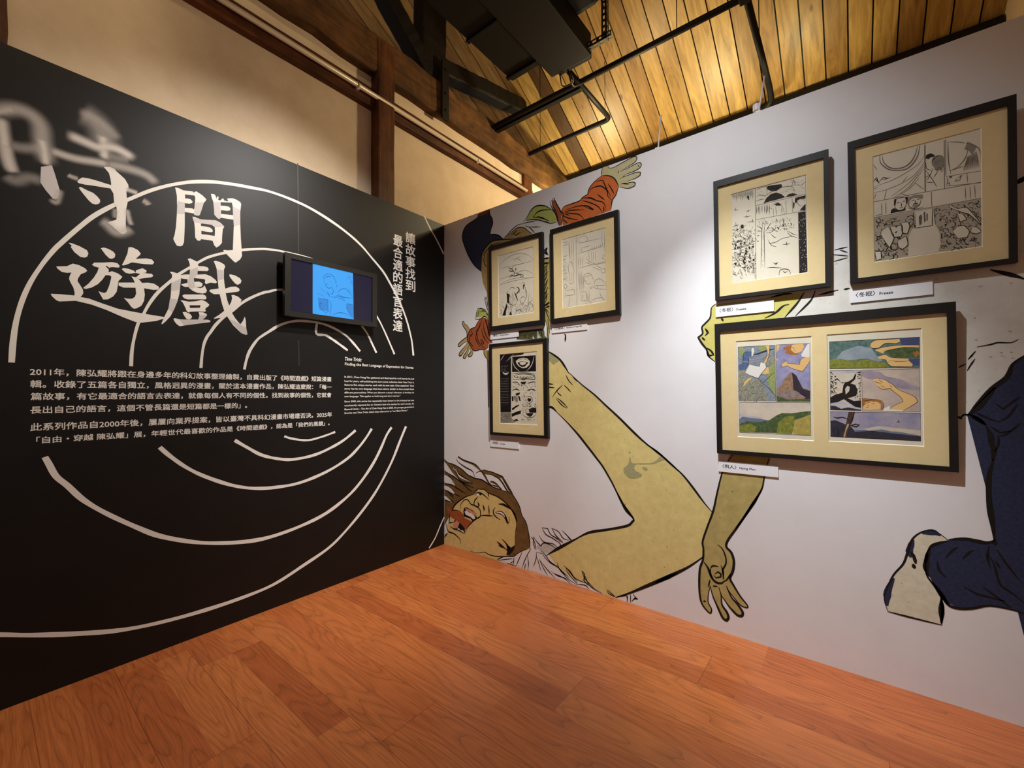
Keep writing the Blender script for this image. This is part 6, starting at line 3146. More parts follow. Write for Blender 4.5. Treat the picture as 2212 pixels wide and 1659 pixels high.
DRAW['TV'] = [
 (0, 'scr_dark', 'f', """80,788 1267,14 20,-738 -1289,22"""),
 (1, 'scr_blue', 'f', """390,796 632,0 18,-720 -646,-4"""),
 (2, 'scr_mid', 'f', """477,322 140,-5 5,-157 -124,6
923,309 109,-13 8,-210 -41,47 -80,99"""),
 (3, 'scr_line', 's', """8:541,600 12,46 53,47 42,9 50,-21 35,-50 26,-43
8:557,595 16,35 50,31 50,2
8:545,585 29,-34 25,-51 42,-9 42,25 9,-48
8:648,598 9,-15
8:598,552 17,-9
8:733,607 5,-16
9:770,442 43,57 71,34 45,-21 94,-85
8:691,493 14,-38 -21,-45 -26,12
9:658,373 69,-4 43,32 98,-17 18,-56
9:770,425 115,-30 147,17
9:762,374 79,-11 27,-29
8:469,321 148,-4 5,-161 -124,6 -29,159
8:634,320 34,-76 -16,-157
9:918,308 1,-76 99,-140
9:923,309 111,-8
9:678,90 103,55 107,7 102,-38
8:470,238 56,16 -48,-47
8:478,207 48,7
8:486,176 32,13
8:494,162 66,-23 41,-35
8:593,119 50,40
9:751,561 9,-31
8:599,435 34,-58
8:624,424 26,-69
4:900,666 27,38 55,-5 10,-48 -37,-24
4:938,556 84,-86
4:917,736 101,-12
4:484,486 107,-76
4:445,384 122,-27
4:1000,686 11,-99"""),
]

def parse(s):
    """'w:x,y dx,dy ...|hole' lines -> [(w, [loops])]"""
    for ln in s.split('\n'):
        w = None
        if ':' in ln:
            w, ln = ln.split(':')
            w = [int(v) for v in w.split('/')]
        loops = []
        for lp in ln.split('|'):
            x = y = 0
            pts = []
            for q in lp.split(' '):
                a, c = q.split(',')
                x += int(a)
                y += int(c)
                pts.append((x, y))
            loops.append(pts)
        yield w, loops

def catmull(p, n, closed=False):
    if len(p) < 3:
        a, c = Vector(p[0]), Vector(p[-1])
        return [a.lerp(c, k / 5) for k in range(6)]
    p = [Vector(q) for q in p]
    N = len(p)
    out = []
    for i in range(N if closed else N - 1):
        if closed:
            a, b_, c, d = p[i - 1], p[i], p[(i + 1) % N], p[(i + 2) % N]
        else:
            a, b_, c, d = p[max(i - 1, 0)], p[i], p[i + 1], p[min(i + 2, N - 1)]
        for k in range(n):
            t = k / n
            out.append(0.5 * (2 * b_ + (c - a) * t + (2 * a - 5 * b_ + 4 * c - d) * t * t + (3 * b_ - a - 3 * c + d) * t ** 3))
    if not closed:
        out.append(p[-1])
    return out

def pen(p):
    """smooth stroke that keeps sharp corners"""
    cuts = [0]
    for i in range(1, len(p) - 1):
        a = Vector((p[i][0] - p[i - 1][0], p[i][1] - p[i - 1][1]))
        c = Vector((p[i + 1][0] - p[i][0], p[i + 1][1] - p[i][1]))
        if a.length and c.length and a.angle(c) > 1.0:
            cuts.append(i)
    cuts.append(len(p) - 1)
    out = []
    for a, c in zip(cuts, cuts[1:]):
        q = catmull(p[a:c + 1], 4)
        out += q if not out else q[1:]
    return out

ORDER = {}
def drawing(name, keys, unit, parent, wall, smooth_c=False, label=None):
    """one mesh of flat colour areas and pen strokes; (u, v, lift) mapped onto the surface by wall()"""
    verts, faces, mids, mats, fade = [], [], [], [], []
    def mat_i(mn):
        if mn not in mats:
            mats.append(mn)
        return mats.index(mn)
    def add(pts, fcs, lift, mi, fd=None):
        o = len(verts)
        verts.extend(wall(p[0] * unit, p[1] * unit, lift) for p in pts)
        fade.extend(fd if fd else [1.0] * len(pts))
        for f in fcs:
            faces.append([o + i for i in f])
            mids.append(mi)
    for key in keys:
        for (layer, mn, kind, data) in DRAW[key]:
            mn2 = 'faded_white' if kind == 'b' else mn
            mi = mat_i(mn2)
            ORDER.setdefault(mn2, len(ORDER))
            lift = 0.00035 * (layer + 1) + (0.00012 if mn == 'ink' else 0.0000025 * ORDER[mn2])
            if wall.__name__ == 'on_sheet':
                lift *= 0.6
            seq = 0
            lift0 = lift
            for w, loops in parse(data):
                seq += 1
                lift = lift0 + (0 if mn == 'ink' else 0.000012 * (seq % 24))
                if kind in 'fF':
                    if kind == 'F':
                        loops = [catmull(l, 3, True) for l in loops]
                    loops = [[Vector((q[0], q[1], 0)) for q in l] for l in loops if len(l) > 2]
                    if not loops:
                        continue
                    flat = [v for l in loops for v in l]
                    tris = tessellate_polygon(loops)
                    add(flat, tris, lift, mi)
                    continue
                p = loops[0]
                sharp = kind == 'c' and not smooth_c
                q = [Vector(t) for t in p] if sharp else (pen(p) if kind == 's' else catmull(p, 4))
                if kind == 'b':
                    q = catmull(p, 6)
                # arc length for taper
                L = [0.0]
                for a, c in zip(q, q[1:]):
                    L.append(L[-1] + (c - a).length)
                tot = L[-1] or 1.0
                nrm = []
                for i in range(len(q)):
                    d = q[min(i + 1, len(q) - 1)] - q[max(i - 1, 0)]
                    d = d.normalized() if d.length > 0 else Vector((1, 0))
                    nrm.append(Vector((-d.y, d.x)))
                pts, fcs = [], []
                if kind == 'b':
                    core, fe, al = w[0] / 2, w[1], w[2] / 100
                    fd = []
                    R_ = (core + fe) * 1.35
                    prof = ((-1, 0), (-.75, .16), (-.5, .5), (-.25, .88), (0, 1), (.25, .88), (.5, .5), (.75, .16), (1, 0))
                    np_ = len(prof)
                    for i, v in enumerate(q):
                        t = L[i] / tot
                        e = min(1.0, t / 0.14, (1 - t) / 0.14)
                        e = e * e * (3 - 2 * e)
                        for off, a in prof:
                            pts.append(v + nrm[i] * off * R_)
                            fd.append(a * al * e)
                    for i in range(len(q) - 1):
                        for k in range(np_ - 1):
                            fcs.append((i * np_ + k, i * np_ + k + 1, i * np_ + np_ + 1 + k, i * np_ + np_ + k))
                    add(pts, fcs, lift + 0.00004 * seq, mi, fd)
                    continue
                hw = w[0] / 2 * (1.2 if kind == 's' and wall is on_white else 1.0)
                for i, v in enumerate(q):
                    t = L[i] / tot
                    k = 1.0 if kind == 'c' else 0.3 + 0.8 * min(1.0, 3.2 * t, 3.2 * (1 - t)) * (0.85 + 0.15 * math.sin(t * 9 + seq))
                    if smooth_c:
                        k *= 0.93 + 0.09 * math.sin(t * 31 + seq) + 0.05 * math.sin(t * 83)
                    pts += [v + nrm[i] * hw * k, v - nrm[i] * hw * k]
                for i in range(len(q) - 1):
                    fcs.append((2 * i, 2 * i + 1, 2 * i + 3, 2 * i + 2))
                add(pts, fcs, lift, mi)
    me = bpy.data.meshes.new(name)
    me.from_pydata(verts, [], faces)
    for mn in mats:
        me.materials.append(MATS[mn])
    me.polygons.foreach_set('material_index', mids)
    if 'faded_white' in mats:
        a = me.attributes.new('fade', 'FLOAT', 'POINT')
        a.data.foreach_set('value', fade)
    me.update()
    o = bpy.data.objects.new(name, me)
    COL.objects.link(o)
    o.parent = parent
    if label:
        o['label'] = label
    return o

def text_mesh(body, bold=0.0, shear=0.0):
    c = bpy.data.curves.new('lettering', 'FONT')
    c.body = body
    c.resolution_u = 2
    c.shear = shear
    o = bpy.data.objects.new('lettering', c)
    COL.objects.link(o)
    dg = bpy.context.evaluated_depsgraph_get()
    dg.update()
    me = bpy.data.meshes.new_from_object(o.evaluated_get(dg))
    vs0 = [(v.co.x, v.co.y) for v in me.vertices]
    fs0 = [list(p.vertices) for p in me.polygons]
    vs, fs = [], []
    for dx, dy in (((0, 0), (bold, 0), (0, bold), (bold, bold)) if bold else ((0, 0),)):   # heavier strokes
        o_ = len(vs)
        vs += [(x + dx, y + dy) for x, y in vs0]
        fs += [[o_ + i for i in f] for f in fs0]
    bpy.data.objects.remove(o)
    bpy.data.meshes.remove(me)
    bpy.data.curves.remove(c)
    return vs, fs

def lettering(name, items, mat, parent, wall, lift=0.0006, label=None):
    """items: (text, (u0, v0, u1, v1), bold, shear): each text fitted to its rectangle"""
    V, F = [], []
    for body, (u0, v0, u1, v1), bold, shear in items:
        vs, fs = text_mesh(body, bold, shear)
        xs = [p[0] for p in vs]
        ys = [p[1] for p in vs]
        x0, x1, y0, y1 = min(xs), max(xs), min(ys), max(ys)
        o = len(V)
        for x, y in vs:
            V.append(wall(u0 + (x - x0) / (x1 - x0) * (u1 - u0), v0 + (y - y0) / (y1 - y0) * (v1 - v0), lift + 0.00003 * (len(V) // max(1, len(vs) // (4 if bold else 1)) % 4)))
        F += [[o + i for i in f] for f in fs]
    me = bpy.data.meshes.new(name)
    me.from_pydata(V, [], F)
    me.materials.append(MATS[mat])
    o = bpy.data.objects.new(name, me)
    COL.objects.link(o)
    o.parent = parent
    if label:
        o['label'] = label
    return o

def on_white(u, v, lift):
    return (u, -lift, v)

def on_black(u, v, lift):
    return (lift, u, v)

# ------------------------------------------------------------------ room shell
HW = 3.106
struct(slab('floor', (-0.3, -6.0, -0.1), (5.6, 3.2, 0.0), 'floor_planks'))
wall_right = struct(slab('wall_right', (0.0, 0.0, 0.0), (4.15, 0.09, HW), 'white_print_wall'), 'white partition printed with large comic figures')
wall_left = struct(slab('wall_left', (-0.09, -4.6, 0.0), (0.0, 0.09, HW), 'black_paint'), 'black partition with white rings, title lettering and text')
wall_back = struct(slab('wall_back', (-0.27, -6.0, 0.0), (-0.15, 3.1, 4.45), 'plaster'), 'cream plaster wall of the old building above the black partition')
struct(slab('wall_side', (4.17, -1.2, 0.0), (4.3, 3.1, 6.5), 'plaster'))
struct(slab('wall_far', (-0.27, 2.62, 0.0), (4.3, 2.74, 4.62), 'plaster'))

# sloping board ceiling: ridge at y = -2.5, eave at y = 2.5 (z 4.62), pitch 0.553
def ceil_z(y):
    return 4.62 + 0.553 * (2.5 - y) if y > -2.5 else 4.62 + 0.553 * 5.0 - 0.553 * (-2.5 - y)
random.seed(12)
bm = bmesh.new()
tone = bm.verts.layers.float.new('tone')
for side in (0, 1):
    ya, yb = (-2.5, 2.62) if side == 0 else (-2.5, -7.0)
    x = 2.6076 - 0.1772 * 46
    i = 0
    while x < 8.0:
        t = random.random() * 0.8 + 0.2
        if abs(x - 0.127) < 0.05:
            t = 0.0
        elif random.random() < 0.12:
            t = 0.12
        g = 0.006
        zs_ = [ceil_z(ya), ceil_z(yb)]
        c = [(x + g, ya, zs_[0]), (x + 0.1772 - g, ya, zs_[0]), (x + 0.1772 - g, yb, zs_[1]), (x + g, yb, zs_[1])]
        lo = [bm.verts.new(p) for p in c]
        hi = [bm.verts.new((p[0], p[1], p[2] + 0.02)) for p in c]
        for v in lo + hi:
            v[tone] = t
        bm.faces.new(lo)
        bm.faces.new(hi[::-1])
        for k in range(4):
            bm.faces.new((lo[k], hi[k], hi[(k + 1) % 4], lo[(k + 1) % 4]))
        x += 0.1772
        i += 1
    # dark roof deck behind the joints
    q = [bm.verts.new(p) for p in ((-6, ya, ceil_z(ya) + 0.024), (8.1, ya, ceil_z(ya) + 0.024), (8.1, yb, ceil_z(yb) + 0.024), (-6, yb, ceil_z(yb) + 0.024))]
    bm.faces.new(q).material_index = 1
bmesh.ops.recalc_face_normals(bm, faces=bm.faces)
ceiling = struct(obj('ceiling', bm, ['ceiling_board', 'dark_timber']), 'sloping ceiling of yellow-brown boards with dark joints')

# plaster wall timbers
def rough_beam(name, lo, hi, mat, axis, amp=0.008, parent=None, seed=1, n=24):
    """squared log with slightly uneven faces and eased edges"""
    random.seed(seed)
    bm = bmesh.new()
    ax = 'xyz'.index(axis)
    o1, o2 = [k for k in range(3) if k != ax]
    prof = []
    e = min(hi[o1] - lo[o1], hi[o2] - lo[o2]) * 0.12
    for (a, c, da, dc) in ((lo[o1], lo[o2], 1, 1), (hi[o1], lo[o2], -1, 1), (hi[o1], hi[o2], -1, -1), (lo[o1], hi[o2], 1, -1)):
        pr = [(a, c + dc * e), (a + da * e * .3, c + dc * e * .3), (a + da * e, c)]
        if (da, dc) in ((-1, 1), (1, -1)):
            pr = pr[::-1]
        prof += pr
    rings = []
    for i in range(n + 1):
        t = lo[ax] + (hi[ax] - lo[ax]) * i / n
        w1, w2 = random.uniform(-amp, amp), random.uniform(-amp, amp)
        rg = []
        for (a, c) in prof:
            p = [0, 0, 0]
            p[ax] = t
            p[o1] = a + w1 + random.uniform(-amp, amp) * .35
            p[o2] = c + w2 + random.uniform(-amp, amp) * .35
            rg.append(bm.verts.new(p))
        rings.append(rg)
    m_ = len(prof)
    for a, c in zip(rings, rings[1:]):
        for k in range(m_):
            bm.faces.new((a[k], a[(k + 1) % m_], c[(k + 1) % m_], c[k]))
    bm.faces.new(rings[0][::-1])
    bm.faces.new(rings[-1])
    bmesh.ops.recalc_face_normals(bm, faces=bm.faces)
    return obj(name, bm, mat, parent)

def top(o, label, cat):
    o['label'] = label
    o['category'] = cat
    return o

for k, (y0, y1, zt) in enumerate(((-2.97, -2.765, 4.3), (-0.72, -0.545, 4.53), (1.465, 1.64, 4.35))):
    o = rough_beam('wall_post', (-0.17, y0, 0.0), (-0.105 if k != 1 else -0.045, y1, zt), 'post_timber', 'z', 0.003, None, 5 + k)
    o['label'] = ('dark brown post at the left edge of the plaster wall', 'reddish brown upright post crossing the pipe and rail on the plaster wall',
                  'short dark brown post behind the white partition, where the pipe ends')[k]
    o['category'] = 'post'
    o['group'] = 'timber posts in the plaster wall'
rail = rough_beam('wall_rail', (-0.16, -6.0, 3.925), (-0.085, 1.62, 4.085), 'brown_timber', 'y', 0.003, None, 3)
top(rail, 'long reddish brown rail running across the plaster wall under the big beam', 'rail')
pipe = thing('conduit_pipe', 'thin pale metal pipe fixed along the brown rail', 'pipe', (-0.06, 0, 4.01))
bm = bmesh.new()
tube(bm, [(0, -6.0, 0), (0, 1.45, 0)], 0.02, 14)
obj('tube', bm, 'conduit_metal', pipe)
for yy in (-4.2, -2.4, -0.9, 0.55):
    bm = bmesh.new()
    tube(bm, [(0, yy - 0.012, 0), (0, yy + 0.012, 0)], 0.0225, 14)
    box(bm, (-0.03, yy - 0.012, -0.03), (0.0, yy + 0.012, 0.03))
    obj('clip', bm, 'conduit_metal', pipe)

# roof truss over the plaster wall
truss = thing('roof_truss', 'dark timber roof truss with a brown tie beam along the top of the plaster wall', 'truss', (0, 0, 4.22))
rough_beam('tie_beam', (-0.26, -6.0, 0.02), (-0.06, 3.05, 0.36), 'beam_timber', 'y', 0.012, truss, 8, 40)['label'] = 'rough brown tie beam'
rough_beam('king_post', (-0.25, -0.19, 0.34), (-0.09, 0.12, 1.78), 'dark_timber', 'z', 0.004, truss, 9)['label'] = 'blackened upright post'
def strut(name, y0, z0, y1, z1, th, seed):
    o = rough_beam(name, (-0.08, 0, -th / 2), (0.08, math.hypot(y1 - y0, z1 - z0), th / 2), 'dark_timber', 'y', 0.003, truss, seed)
    o.location = (-0.17, y0, z0 - 4.22)
    o.rotation_euler = (math.atan2(z1 - z0, y1 - y0), 0, 0)
    if y1 < y0:
        o.rotation_euler = (math.atan2(z1 - z0, y1 - y0), 0, 0)
    return o
strut('strut', 0.0, 4.78, 1.5, 5.14, 0.17, 20)
strut('strut', -0.05, 4.62, -0.95, 5.42, 0.17, 21)
bm = bmesh.new()
box(bm, (-0.045, -0.005, -0.03), (-0.02, 0.085, 0.56), 0, 0.003)
for zz in (0.05, 0.22, 0.46):
    box(bm, (-0.022, 0.03, zz), (-0.008, 0.05, zz + 0.02), 0, 0.002)
obj('strap', bm, 'worn_black_steel', truss)['label'] = 'black steel strap bolted to the beam'
top(rough_beam('eave_beam', (-0.1, 2.45, 4.3), (4.16, 2.61, 4.61), 'eave_timber', 'x', 0.004, None, 30), 'dark eave beam at the foot of the board ceiling behind the white partition', 'beam')

# ------------------------------------------------------------------ black pipe frames under the ceiling
def hanger(bm, x, y, z0):
    tube(bm, [(x, y, z0), (x, y, ceil_z(y) + 0.01)], 0.006, 8)

ZP = 4.5
fr_ = thing('pipe_rack', 'black bent pipe frame hung below the board ceiling, from the beam to the right', 'pipe', (0, 0, ZP))
bm = bmesh.new(); tube(bm, [(-0.05, 0.80, 0), (4.165, 0.80, 0)], 0.026, 16); obj('front_pipe', bm, 'worn_black_steel', fr_)
bm = bmesh.new(); tube(bm, bend([(2.51, 0.45, 0.055), (2.51, 2.1, 0.055), (2.51, 2.31, -0.02), (2.2, 2.37, -0.1), (-0.05, 2.4, -0.12)], 0.08), 0.028, 16); obj('side_pipe', bm, 'black_steel', fr_)
bm = bmesh.new(); box(bm, (2.47, 0.76, -0.03), (2.55, 0.84, 0.09), 0, 0.006); obj('clamp', bm, 'black_steel', fr_)
bm = bmesh.new(); box(bm, (-0.05, 0.83, -0.035), (1.06, 0.885, 0.02), 0, 0.004); obj('light_track', bm, 'black_steel', fr_)
for (x, y, z) in ((3.4, 0.8, 0.02), (2.0, 0.8, 0.02), (0.6, 0.8, 0.02), (2.51, 1.5, 0.08)):
    bm = bmesh.new()
    tube(bm, [(x, y, z), (x, y, ceil_z(y) + 0.01 - ZP)], 0.004, 8)
    obj('hanging_rod', bm, 'black_steel', fr_)
bm = bmesh.new(); tube(bm, bend([(-0.05, 1.5, 0), (1.06, 1.5, 0), (1.06, 0.52, 0.0)], 0.07), 0.026, 16); obj('bent_pipe', bm, 'worn_black_steel', fr_)
for x in (0.12, 1.0):
    bm = bmesh.new(); tube(bm, [(x, 1.5, 0), (x, 1.5, ceil_z(1.5) + 0.01 - ZP)], 0.003, 8); obj('hanging_rod', bm, 'black_steel', fr_)

# ------------------------------------------------------------------ black ceiling unit
ZB = 4.3
unit = thing('air_duct', 'big blackened air duct unit hung under the roof beside the truss', 'duct', (0, 0, ZB))
bm = bmesh.new()
box(bm, (0.70, -2.4, 0.03), (1.035, 0.20, 0.40), 0, 0.01)
o = obj('side_panel', bm, 'charcoal_panel', unit)
bm = bmesh.new()
box(bm, (1.03, -2.4, 0.0), (1.43, 0.36, 0.2), 0, 0.012)
box(bm, (1.08, 0.34, 0.03), (1.40, 0.42, 0.17), 0, 0.008)
obj('casing', bm, 'charcoal_panel_light', unit)
for yy in (-1.2, -0.4, 0.12):
    slab('flange', (0.69, yy, 0.012), (1.05, yy + 0.035, 0.04), 'charcoal_panel', unit, 0.004)
bm = bmesh.new()
box(bm, (1.06, -2.4, 0.2), (1.63, 0.17, 0.62), 0, 0.06)
obj('blower_housing', bm, 'charcoal_panel', unit)
bm = bmesh.new()
tube(bm, bend([(1.18, 0.38, 0.03), (1.17, 0.47, -0.05), (1.12, 0.6, 0.02), (1.1, 0.8, 0.18)], 0.05), 0.008, 8)
tube(bm, bend([(1.10, 0.38, 0.03), (1.05, 0.50, -0.02), (1.16, 0.55, 0.02), (1.17, 0.4, 0.05)], 0.05), 0.006, 8)
obj('cable', bm, 'black_steel', unit)
def slotted_angle(bm, p0, p1, side, w=0.045, t=0.004):
    """slotted steel angle from p0 to p1: two legs of short cross plates between rails, leaving slots"""
    p0, p1, side = Vector(p0), Vector(p1), Vector(side).normalized()
    d = (p1 - p0)
    L = d.length
    d.normalize()
    nrm = d.cross(side).normalized()
    def plate(a0, a1, s0, s1, flip):
        u, v = (side, nrm) if not flip else (nrm, side)
        vs = [bm.verts.new(p0 + d * a + u * s + v * k) for k in (0, t) for (a, s) in ((a0, s0), (a1, s0), (a1, s1), (a0, s1))]
        for q in ((0, 1, 2, 3), (7, 6, 5, 4), (0, 4, 5, 1), (1, 5, 6, 2), (2, 6, 7, 3), (3, 7, 4, 0)):
            bm.faces.new([vs[i] for i in q])
    for flip in (False, True):
        plate(0, L, 0, w * .32, flip)
        plate(0, L, w * .68, w, flip)
        n = max(2, int(L / 0.05))
        for i in range(n + 1):
            c = L * i / n
            plate(max(0, c - 0.012), min(L, c + 0.012), w * .32, w * .68, flip)
bm = bmesh.new()
slotted_angle(bm, (1.6, 0.29, 0.03), (1.6, 0.29, ceil_z(0.29) - ZB), (0, 1, 0))
slotted_angle(bm, (1.40, 0.29, 0.03), (1.64, 0.29, 0.03), (0, 1, 0))
bmesh.ops.recalc_face_normals(bm, faces=bm.faces)
obj('bracket', bm, 'galvanised', unit)['label'] = 'slotted grey steel angle bracket'
for (x, y, zr) in ((0.75, -0.5, 0.38), (0.75, -2.0, 0.38), (1.5, -2.0, 0.6)):
    bm = bmesh.new()
    tube(bm, [(x, y, zr), (x, y, ceil_z(y) + 0.01 - ZB)], 0.006, 8)
    obj('hanging_rod', bm, 'black_steel', unit)

# two small clip lamps on top of the white partition
def clip_lamp(x, label, lean, head, hr):
    t = thing('clip_lamp', label, 'lamp', (x, 0.05, HW), 'small white lamps clipped on the white partition')
    bm = bmesh.new()
    box(bm, (-0.015, -0.012, 0.0), (0.015, 0.05, 0.03), 0, 0.004)
    obj('clamp', bm, 'lamp_white', t)
    tip = (lean, 0.05, 0.26)
    bm = bmesh.new()
    tube(bm, [(0, 0.01, 0.02), tip], 0.005, 8)
    obj('arm', bm, 'lamp_white', t)
    bm = bmesh.new()
    hp = head
    tube(bm, [(hp[0], hp[1], hp[2] - 0.02), (hp[0], hp[1], hp[2] - 0.012), (hp[0], hp[1], hp[2] + 0.012), (hp[0], hp[1], hp[2] + 0.02)], hr, 14)
    obj('lamp_head', bm, 'lamp_white', t)
clip_lamp(2.085, 'thin white clip lamp standing on the white partition near its middle', 0.008, (0.008, 0.05, 0.258), 0.007)
clip_lamp(2.69, 'small round white clip lamp beside the elbow of the black pipe', 0.03, (-0.012, 0.03, 0.07), 0.02)

# ------------------------------------------------------------------ murals on the partitions
drawing('falling_figure_print', ['falling'], 0.001, wall_right, on_white, label='printed falling figure in orange sleeves, hands spread')
drawing('laughing_figure_print', ['laughing', 'arm'], 0.001, wall_right, on_white, label='printed laughing upside-down face with long hair and one huge bent arm')
drawing('flying_figure_print', ['flying', 'hangarm'], 0.001, wall_right, on_white, label='printed flying figure in navy trousers and white shoe, arm hanging down')
drawing('ring_painting', ['rings'], 0.001, wall_left, on_black, True, label='white brush-drawn rings broken by the text')
drawing('faded_title_letter', ['blur'], 0.001, wall_left, on_black, label='blurred grey first title character')
drawing('title_lettering', ['title'], 0.001, wall_left, on_black, label='large white brush title characters')
lettering('chinese_text', [(t, r, 0.03, 0) for t, r in ZH_LINES], 'wht', wall_left, on_black, label='six lines of white Chinese text')
lettering('english_heading', [(EN_LINES[0][0], EN_LINES[0][1], 0.035, 0.25), (EN_LINES[1][0], EN_LINES[1][1], 0.035, 0)], 'wht', wall_left, on_black)
lettering('english_text', [(t, r, 0.03, 0.15 if 'Beyond' in t else 0) for t, r in EN_LINES[2:]], 'wht', wall_left, on_black, label='block of small white English text')
items = []
for body, (u0, v0, u1, v1) in COLUMNS:
    h = (v1 - v0) / len(body)
    for i, ch in enumerate(body):
        items.append((ch, (u0, v1 - (i + 0.96) * h, u1, v1 - (i + 0.03) * h), 0.03, 0))
lettering('column_lettering', items, 'wht', wall_left, on_black, label='two vertical columns of white Chinese characters')

# ------------------------------------------------------------------ framed comic pages
def pose(loc, lean, rollv, black=False):
    B = Matrix(((1, 0, 0), (0, 1, 0), (0, 0, 1))) if not black else Matrix(((0, -1, 0), (1, 0, 0), (0, 0, 1)))
    R = B @ Matrix.Rotation(lean, 3, 'X') @ Matrix.Rotation(-rollv, 3, 'Y')
    Mx = R.to_4x4()
    Mx.translation = Vector(loc)
    return Mx

def ring_frame(bm, w, h, inner, y0, y1, mi=0, bev=0.002):
    """mitred rectangular ring between the outer rectangle and inner (u0, v0, u1, v1), from depth y0 to y1"""
    u0, v0, u1, v1 = inner
    O = [(0, 0), (w, 0), (w, h), (0, h)]
    I = [(u0, v0), (u1, v0), (u1, v1), (u0, v1)]
    L = [[bm.verts.new((p[0], y, p[1])) for p in P] for (P, y) in ((O, y0), (I, y0), (O, y1), (I, y1))]
    for k in range(4):
        n = (k + 1) % 4
        for q in ((L[0][k], L[0][n], L[1][n], L[1][k]), (L[2][n], L[2][k], L[3][k], L[3][n]), (L[0][n], L[0][k], L[2][k], L[2][n]), (L[1][k], L[1][n], L[3][n], L[3][k])):
            bm.faces.new(q).material_index = mi
    bmesh.ops.recalc_face_normals(bm, faces=bm.faces)

def framed_page(key, label, drawn):
    (x, z, w, h, lean, rl), mat, wins = FRAMES[key]
    t = thing('framed_comic_page', label, 'picture', (0, 0, 0), 'framed comic pages on the white partition')
    t.matrix_world = pose((x, -0.035, z), lean, rl)
    bm = bmesh.new()
    ring_frame(bm, w, h, mat, 0.0, 0.03)
    obj('frame', bm, 'frame_black', t)
    bm = bmesh.new()
    box(bm, (0.004, 0.026, 0.004), (w - 0.004, 0.0295, h - 0.004))
    obj('backing_board', bm, 'frame_black', t)
    bm = bmesh.new()
    box(bm, (w * .5 - 0.05, 0.0285, h - 0.06), (w * .5 + 0.05, 0.0345 + h * math.sin(max(lean, 0)) * .93, h - 0.02))
    obj('hanger', bm, 'black_steel', t)
    # mat board with its window(s) and a pale bevelled core
    ym, ys = 0.012, 0.0165
    bm = bmesh.new()
    m0, m1, m2, m3 = mat[0] - 0.004, mat[1] - 0.004, mat[2] + 0.004, mat[3] + 0.004
    loops = [[(m0, m1), (m2, m1), (m2, m3), (m0, m3)]] + [[(a, b_), (a, d_), (c_, d_), (c_, b_)] for (a, b_, c_, d_) in wins]
    flat = [p for l in loops for p in l]
    vs = [bm.verts.new((p[0], ym, p[1])) for p in flat]
    for tri in tessellate_polygon([[Vector((p[0], p[1], 0)) for p in l] for l in loops]):
        bm.faces.new([vs[i] for i in tri])
    for (a, b_, c_, d_) in wins:
        e = 0.003
        o_ = [(a, b_), (c_, b_), (c_, d_), (a, d_)]
        i_ = [(a + e, b_ + e), (c_ - e, b_ + e), (c_ - e, d_ - e), (a + e, d_ - e)]
        for k in range(4):
            n = (k + 1) % 4
            f = bm.faces.new([bm.verts.new((p[0], y, p[1])) for p, y in ((o_[k], ym), (o_[n], ym), (i_[n], ym + 0.003), (i_[k], ym + 0.003))])
            f.material_index = 1
    bmesh.ops.recalc_face_normals(bm, faces=bm.faces)
    for f in bm.faces:
        if f.material_index == 0 and f.normal.y > 0:
            f.normal_flip()
    obj('mat_board', bm, ['mat_board', 'mat_core'], t)
    # the sheet(s) of paper
    for (a, b_, c_, d_) in wins:
        bm = bmesh.new()
        box(bm, (a - 0.006, ys, b_ - 0.006), (c_ + 0.006, ys + 0.001, d_ + 0.006))
        obj('paper_sheet', bm, 'paper', t)
    def on_sheet(u, v, lift):
        return (u, ys - lift, v)
    drawing('comic_drawing', [key], 0.0005, t, on_sheet, label=drawn)
    bm = bmesh.new()
    box(bm, (mat[0] - 0.003, 0.006, mat[1] - 0.003), (mat[2] + 0.003, 0.0075, mat[3] + 0.003))
    obj('glass', bm, 'picture_glass', t)
    return t

framed_page('F1', 'black framed ink page of two riders below a bent tree, above the dark comic page', 'ink drawing of two riders under a dome and a bent tree')
framed_page('F2', 'black framed pencil page of a reclining boy with a tablet beside bookshelves', 'pencil drawing of a boy holding a tablet')
framed_page('F3', 'black framed dark comic page with black panels, lowest on the left', 'dark ink page with spaceship, eye and text column')
framed_page('F4', 'black framed ink page with a crowd column and a tree panel, above the colour pages', 'ink page of a crowd, hills and a tree')
framed_page('F5', 'black framed ink page of curved corridors, two heads and rubble, top right', 'ink page of curved corridors and rubble')
framed_page('F6', 'wide black frame holding two watercolour comic pages side by side', 'two watercolour pages with flying figure, rocks, forest and dusk hills')

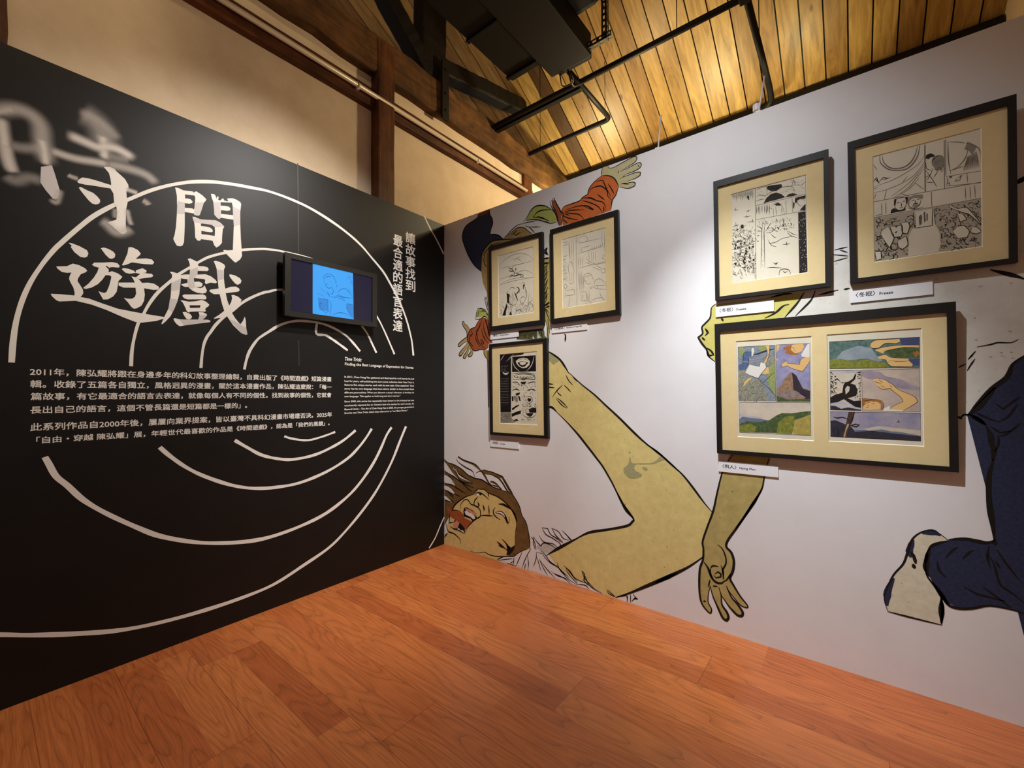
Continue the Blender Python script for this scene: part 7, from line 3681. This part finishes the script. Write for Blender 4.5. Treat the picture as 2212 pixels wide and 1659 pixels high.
# title plaques
def plaque(key, label, zh, en, cw, ew):
    u0, v0, u1, v1 = PLAQUES[key]
    w, h = u1 - u0, v1 - v0
    t = thing('title_plaque', label, 'plaque', (u0, 0, v0), 'white title plaques under the frames')
    bm = bmesh.new()
    box(bm, (0, -0.008, 0), (w, 0.0, h))
    for f in bm.faces:
        f.material_index = 0 if f.calc_center_median().y < -0.0079 else 1
    obj('board', bm, ['plaque_face', 'plaque_edge'], t)
    def on_pl(u, v, lift):
        return (u, -0.008 - lift, v)
    lettering('lettering', [(zh, (0.022, h * .36, 0.022 + cw, h * .72), 0.02, 0), (en, (0.022 + cw + 0.016, h * .36, 0.022 + cw + 0.016 + ew, h * .36 + 0.0145), 0.03, 0)], 'letter_black', t, on_pl, 0.0004)

plaque('P1', 'small white plaque under the framed page of two riders', '〈轉生〉', 'Reincarnation', 0.074, 0.098)
plaque('P2', 'small white plaque under the framed page of the reclining boy', '〈竹蜻蜓〉', 'Bamboo Dragonfly', 0.096, 0.135)
plaque('P3', 'small white plaque under the framed dark comic page', '〈對話〉', 'Dialogue', 0.074, 0.058)
plaque('P4', 'small white plaque between the crowd page and the wide colour frame', '〈冬眠〉', 'Freeze', 0.077, 0.052)
plaque('P5', 'small white plaque under the top right framed page of curved corridors', '〈冬眠〉', 'Freeze', 0.077, 0.052)
plaque('P6', 'small white plaque under the wide frame of watercolour pages', '〈飛人〉', 'Flying Man', 0.077, 0.085)

# ------------------------------------------------------------------ screen on the black partition
ty, tz, tw, th, tl, tr_ = TV_POSE
tv = thing('wall_screen', 'black framed flat screen showing a blue drawing, mounted on the black partition', 'screen')
tv.matrix_world = pose((0.09, ty, tz), tl, tr_, True)
SCR = (0.0395, 0.0375, 0.679, 0.3975)
bm = bmesh.new()
ring_frame(bm, tw, th, SCR, 0.0, 0.035)
obj('bezel', bm, 'bezel', tv)
bm = bmesh.new()
box(bm, (0.01, 0.012, 0.01), (tw - 0.01, 0.045, th - 0.01), 0, 0.004)
obj('housing', bm, 'tv_back', tv)
def on_screen(u, v, lift):
    return (u, 0.0115 - lift * 2, v)
drawing('display', ['TV'], 0.0005, tv, on_screen, label='lit blue picture of a boy with a tablet')
bm = bmesh.new()
box(bm, (tw * .3, 0.044, th * .3), (tw * .7, 0.0895, th * .7), 0, 0.004)
obj('wall_bracket', bm, 'black_steel', tv)

bpy.context.view_layer.update()
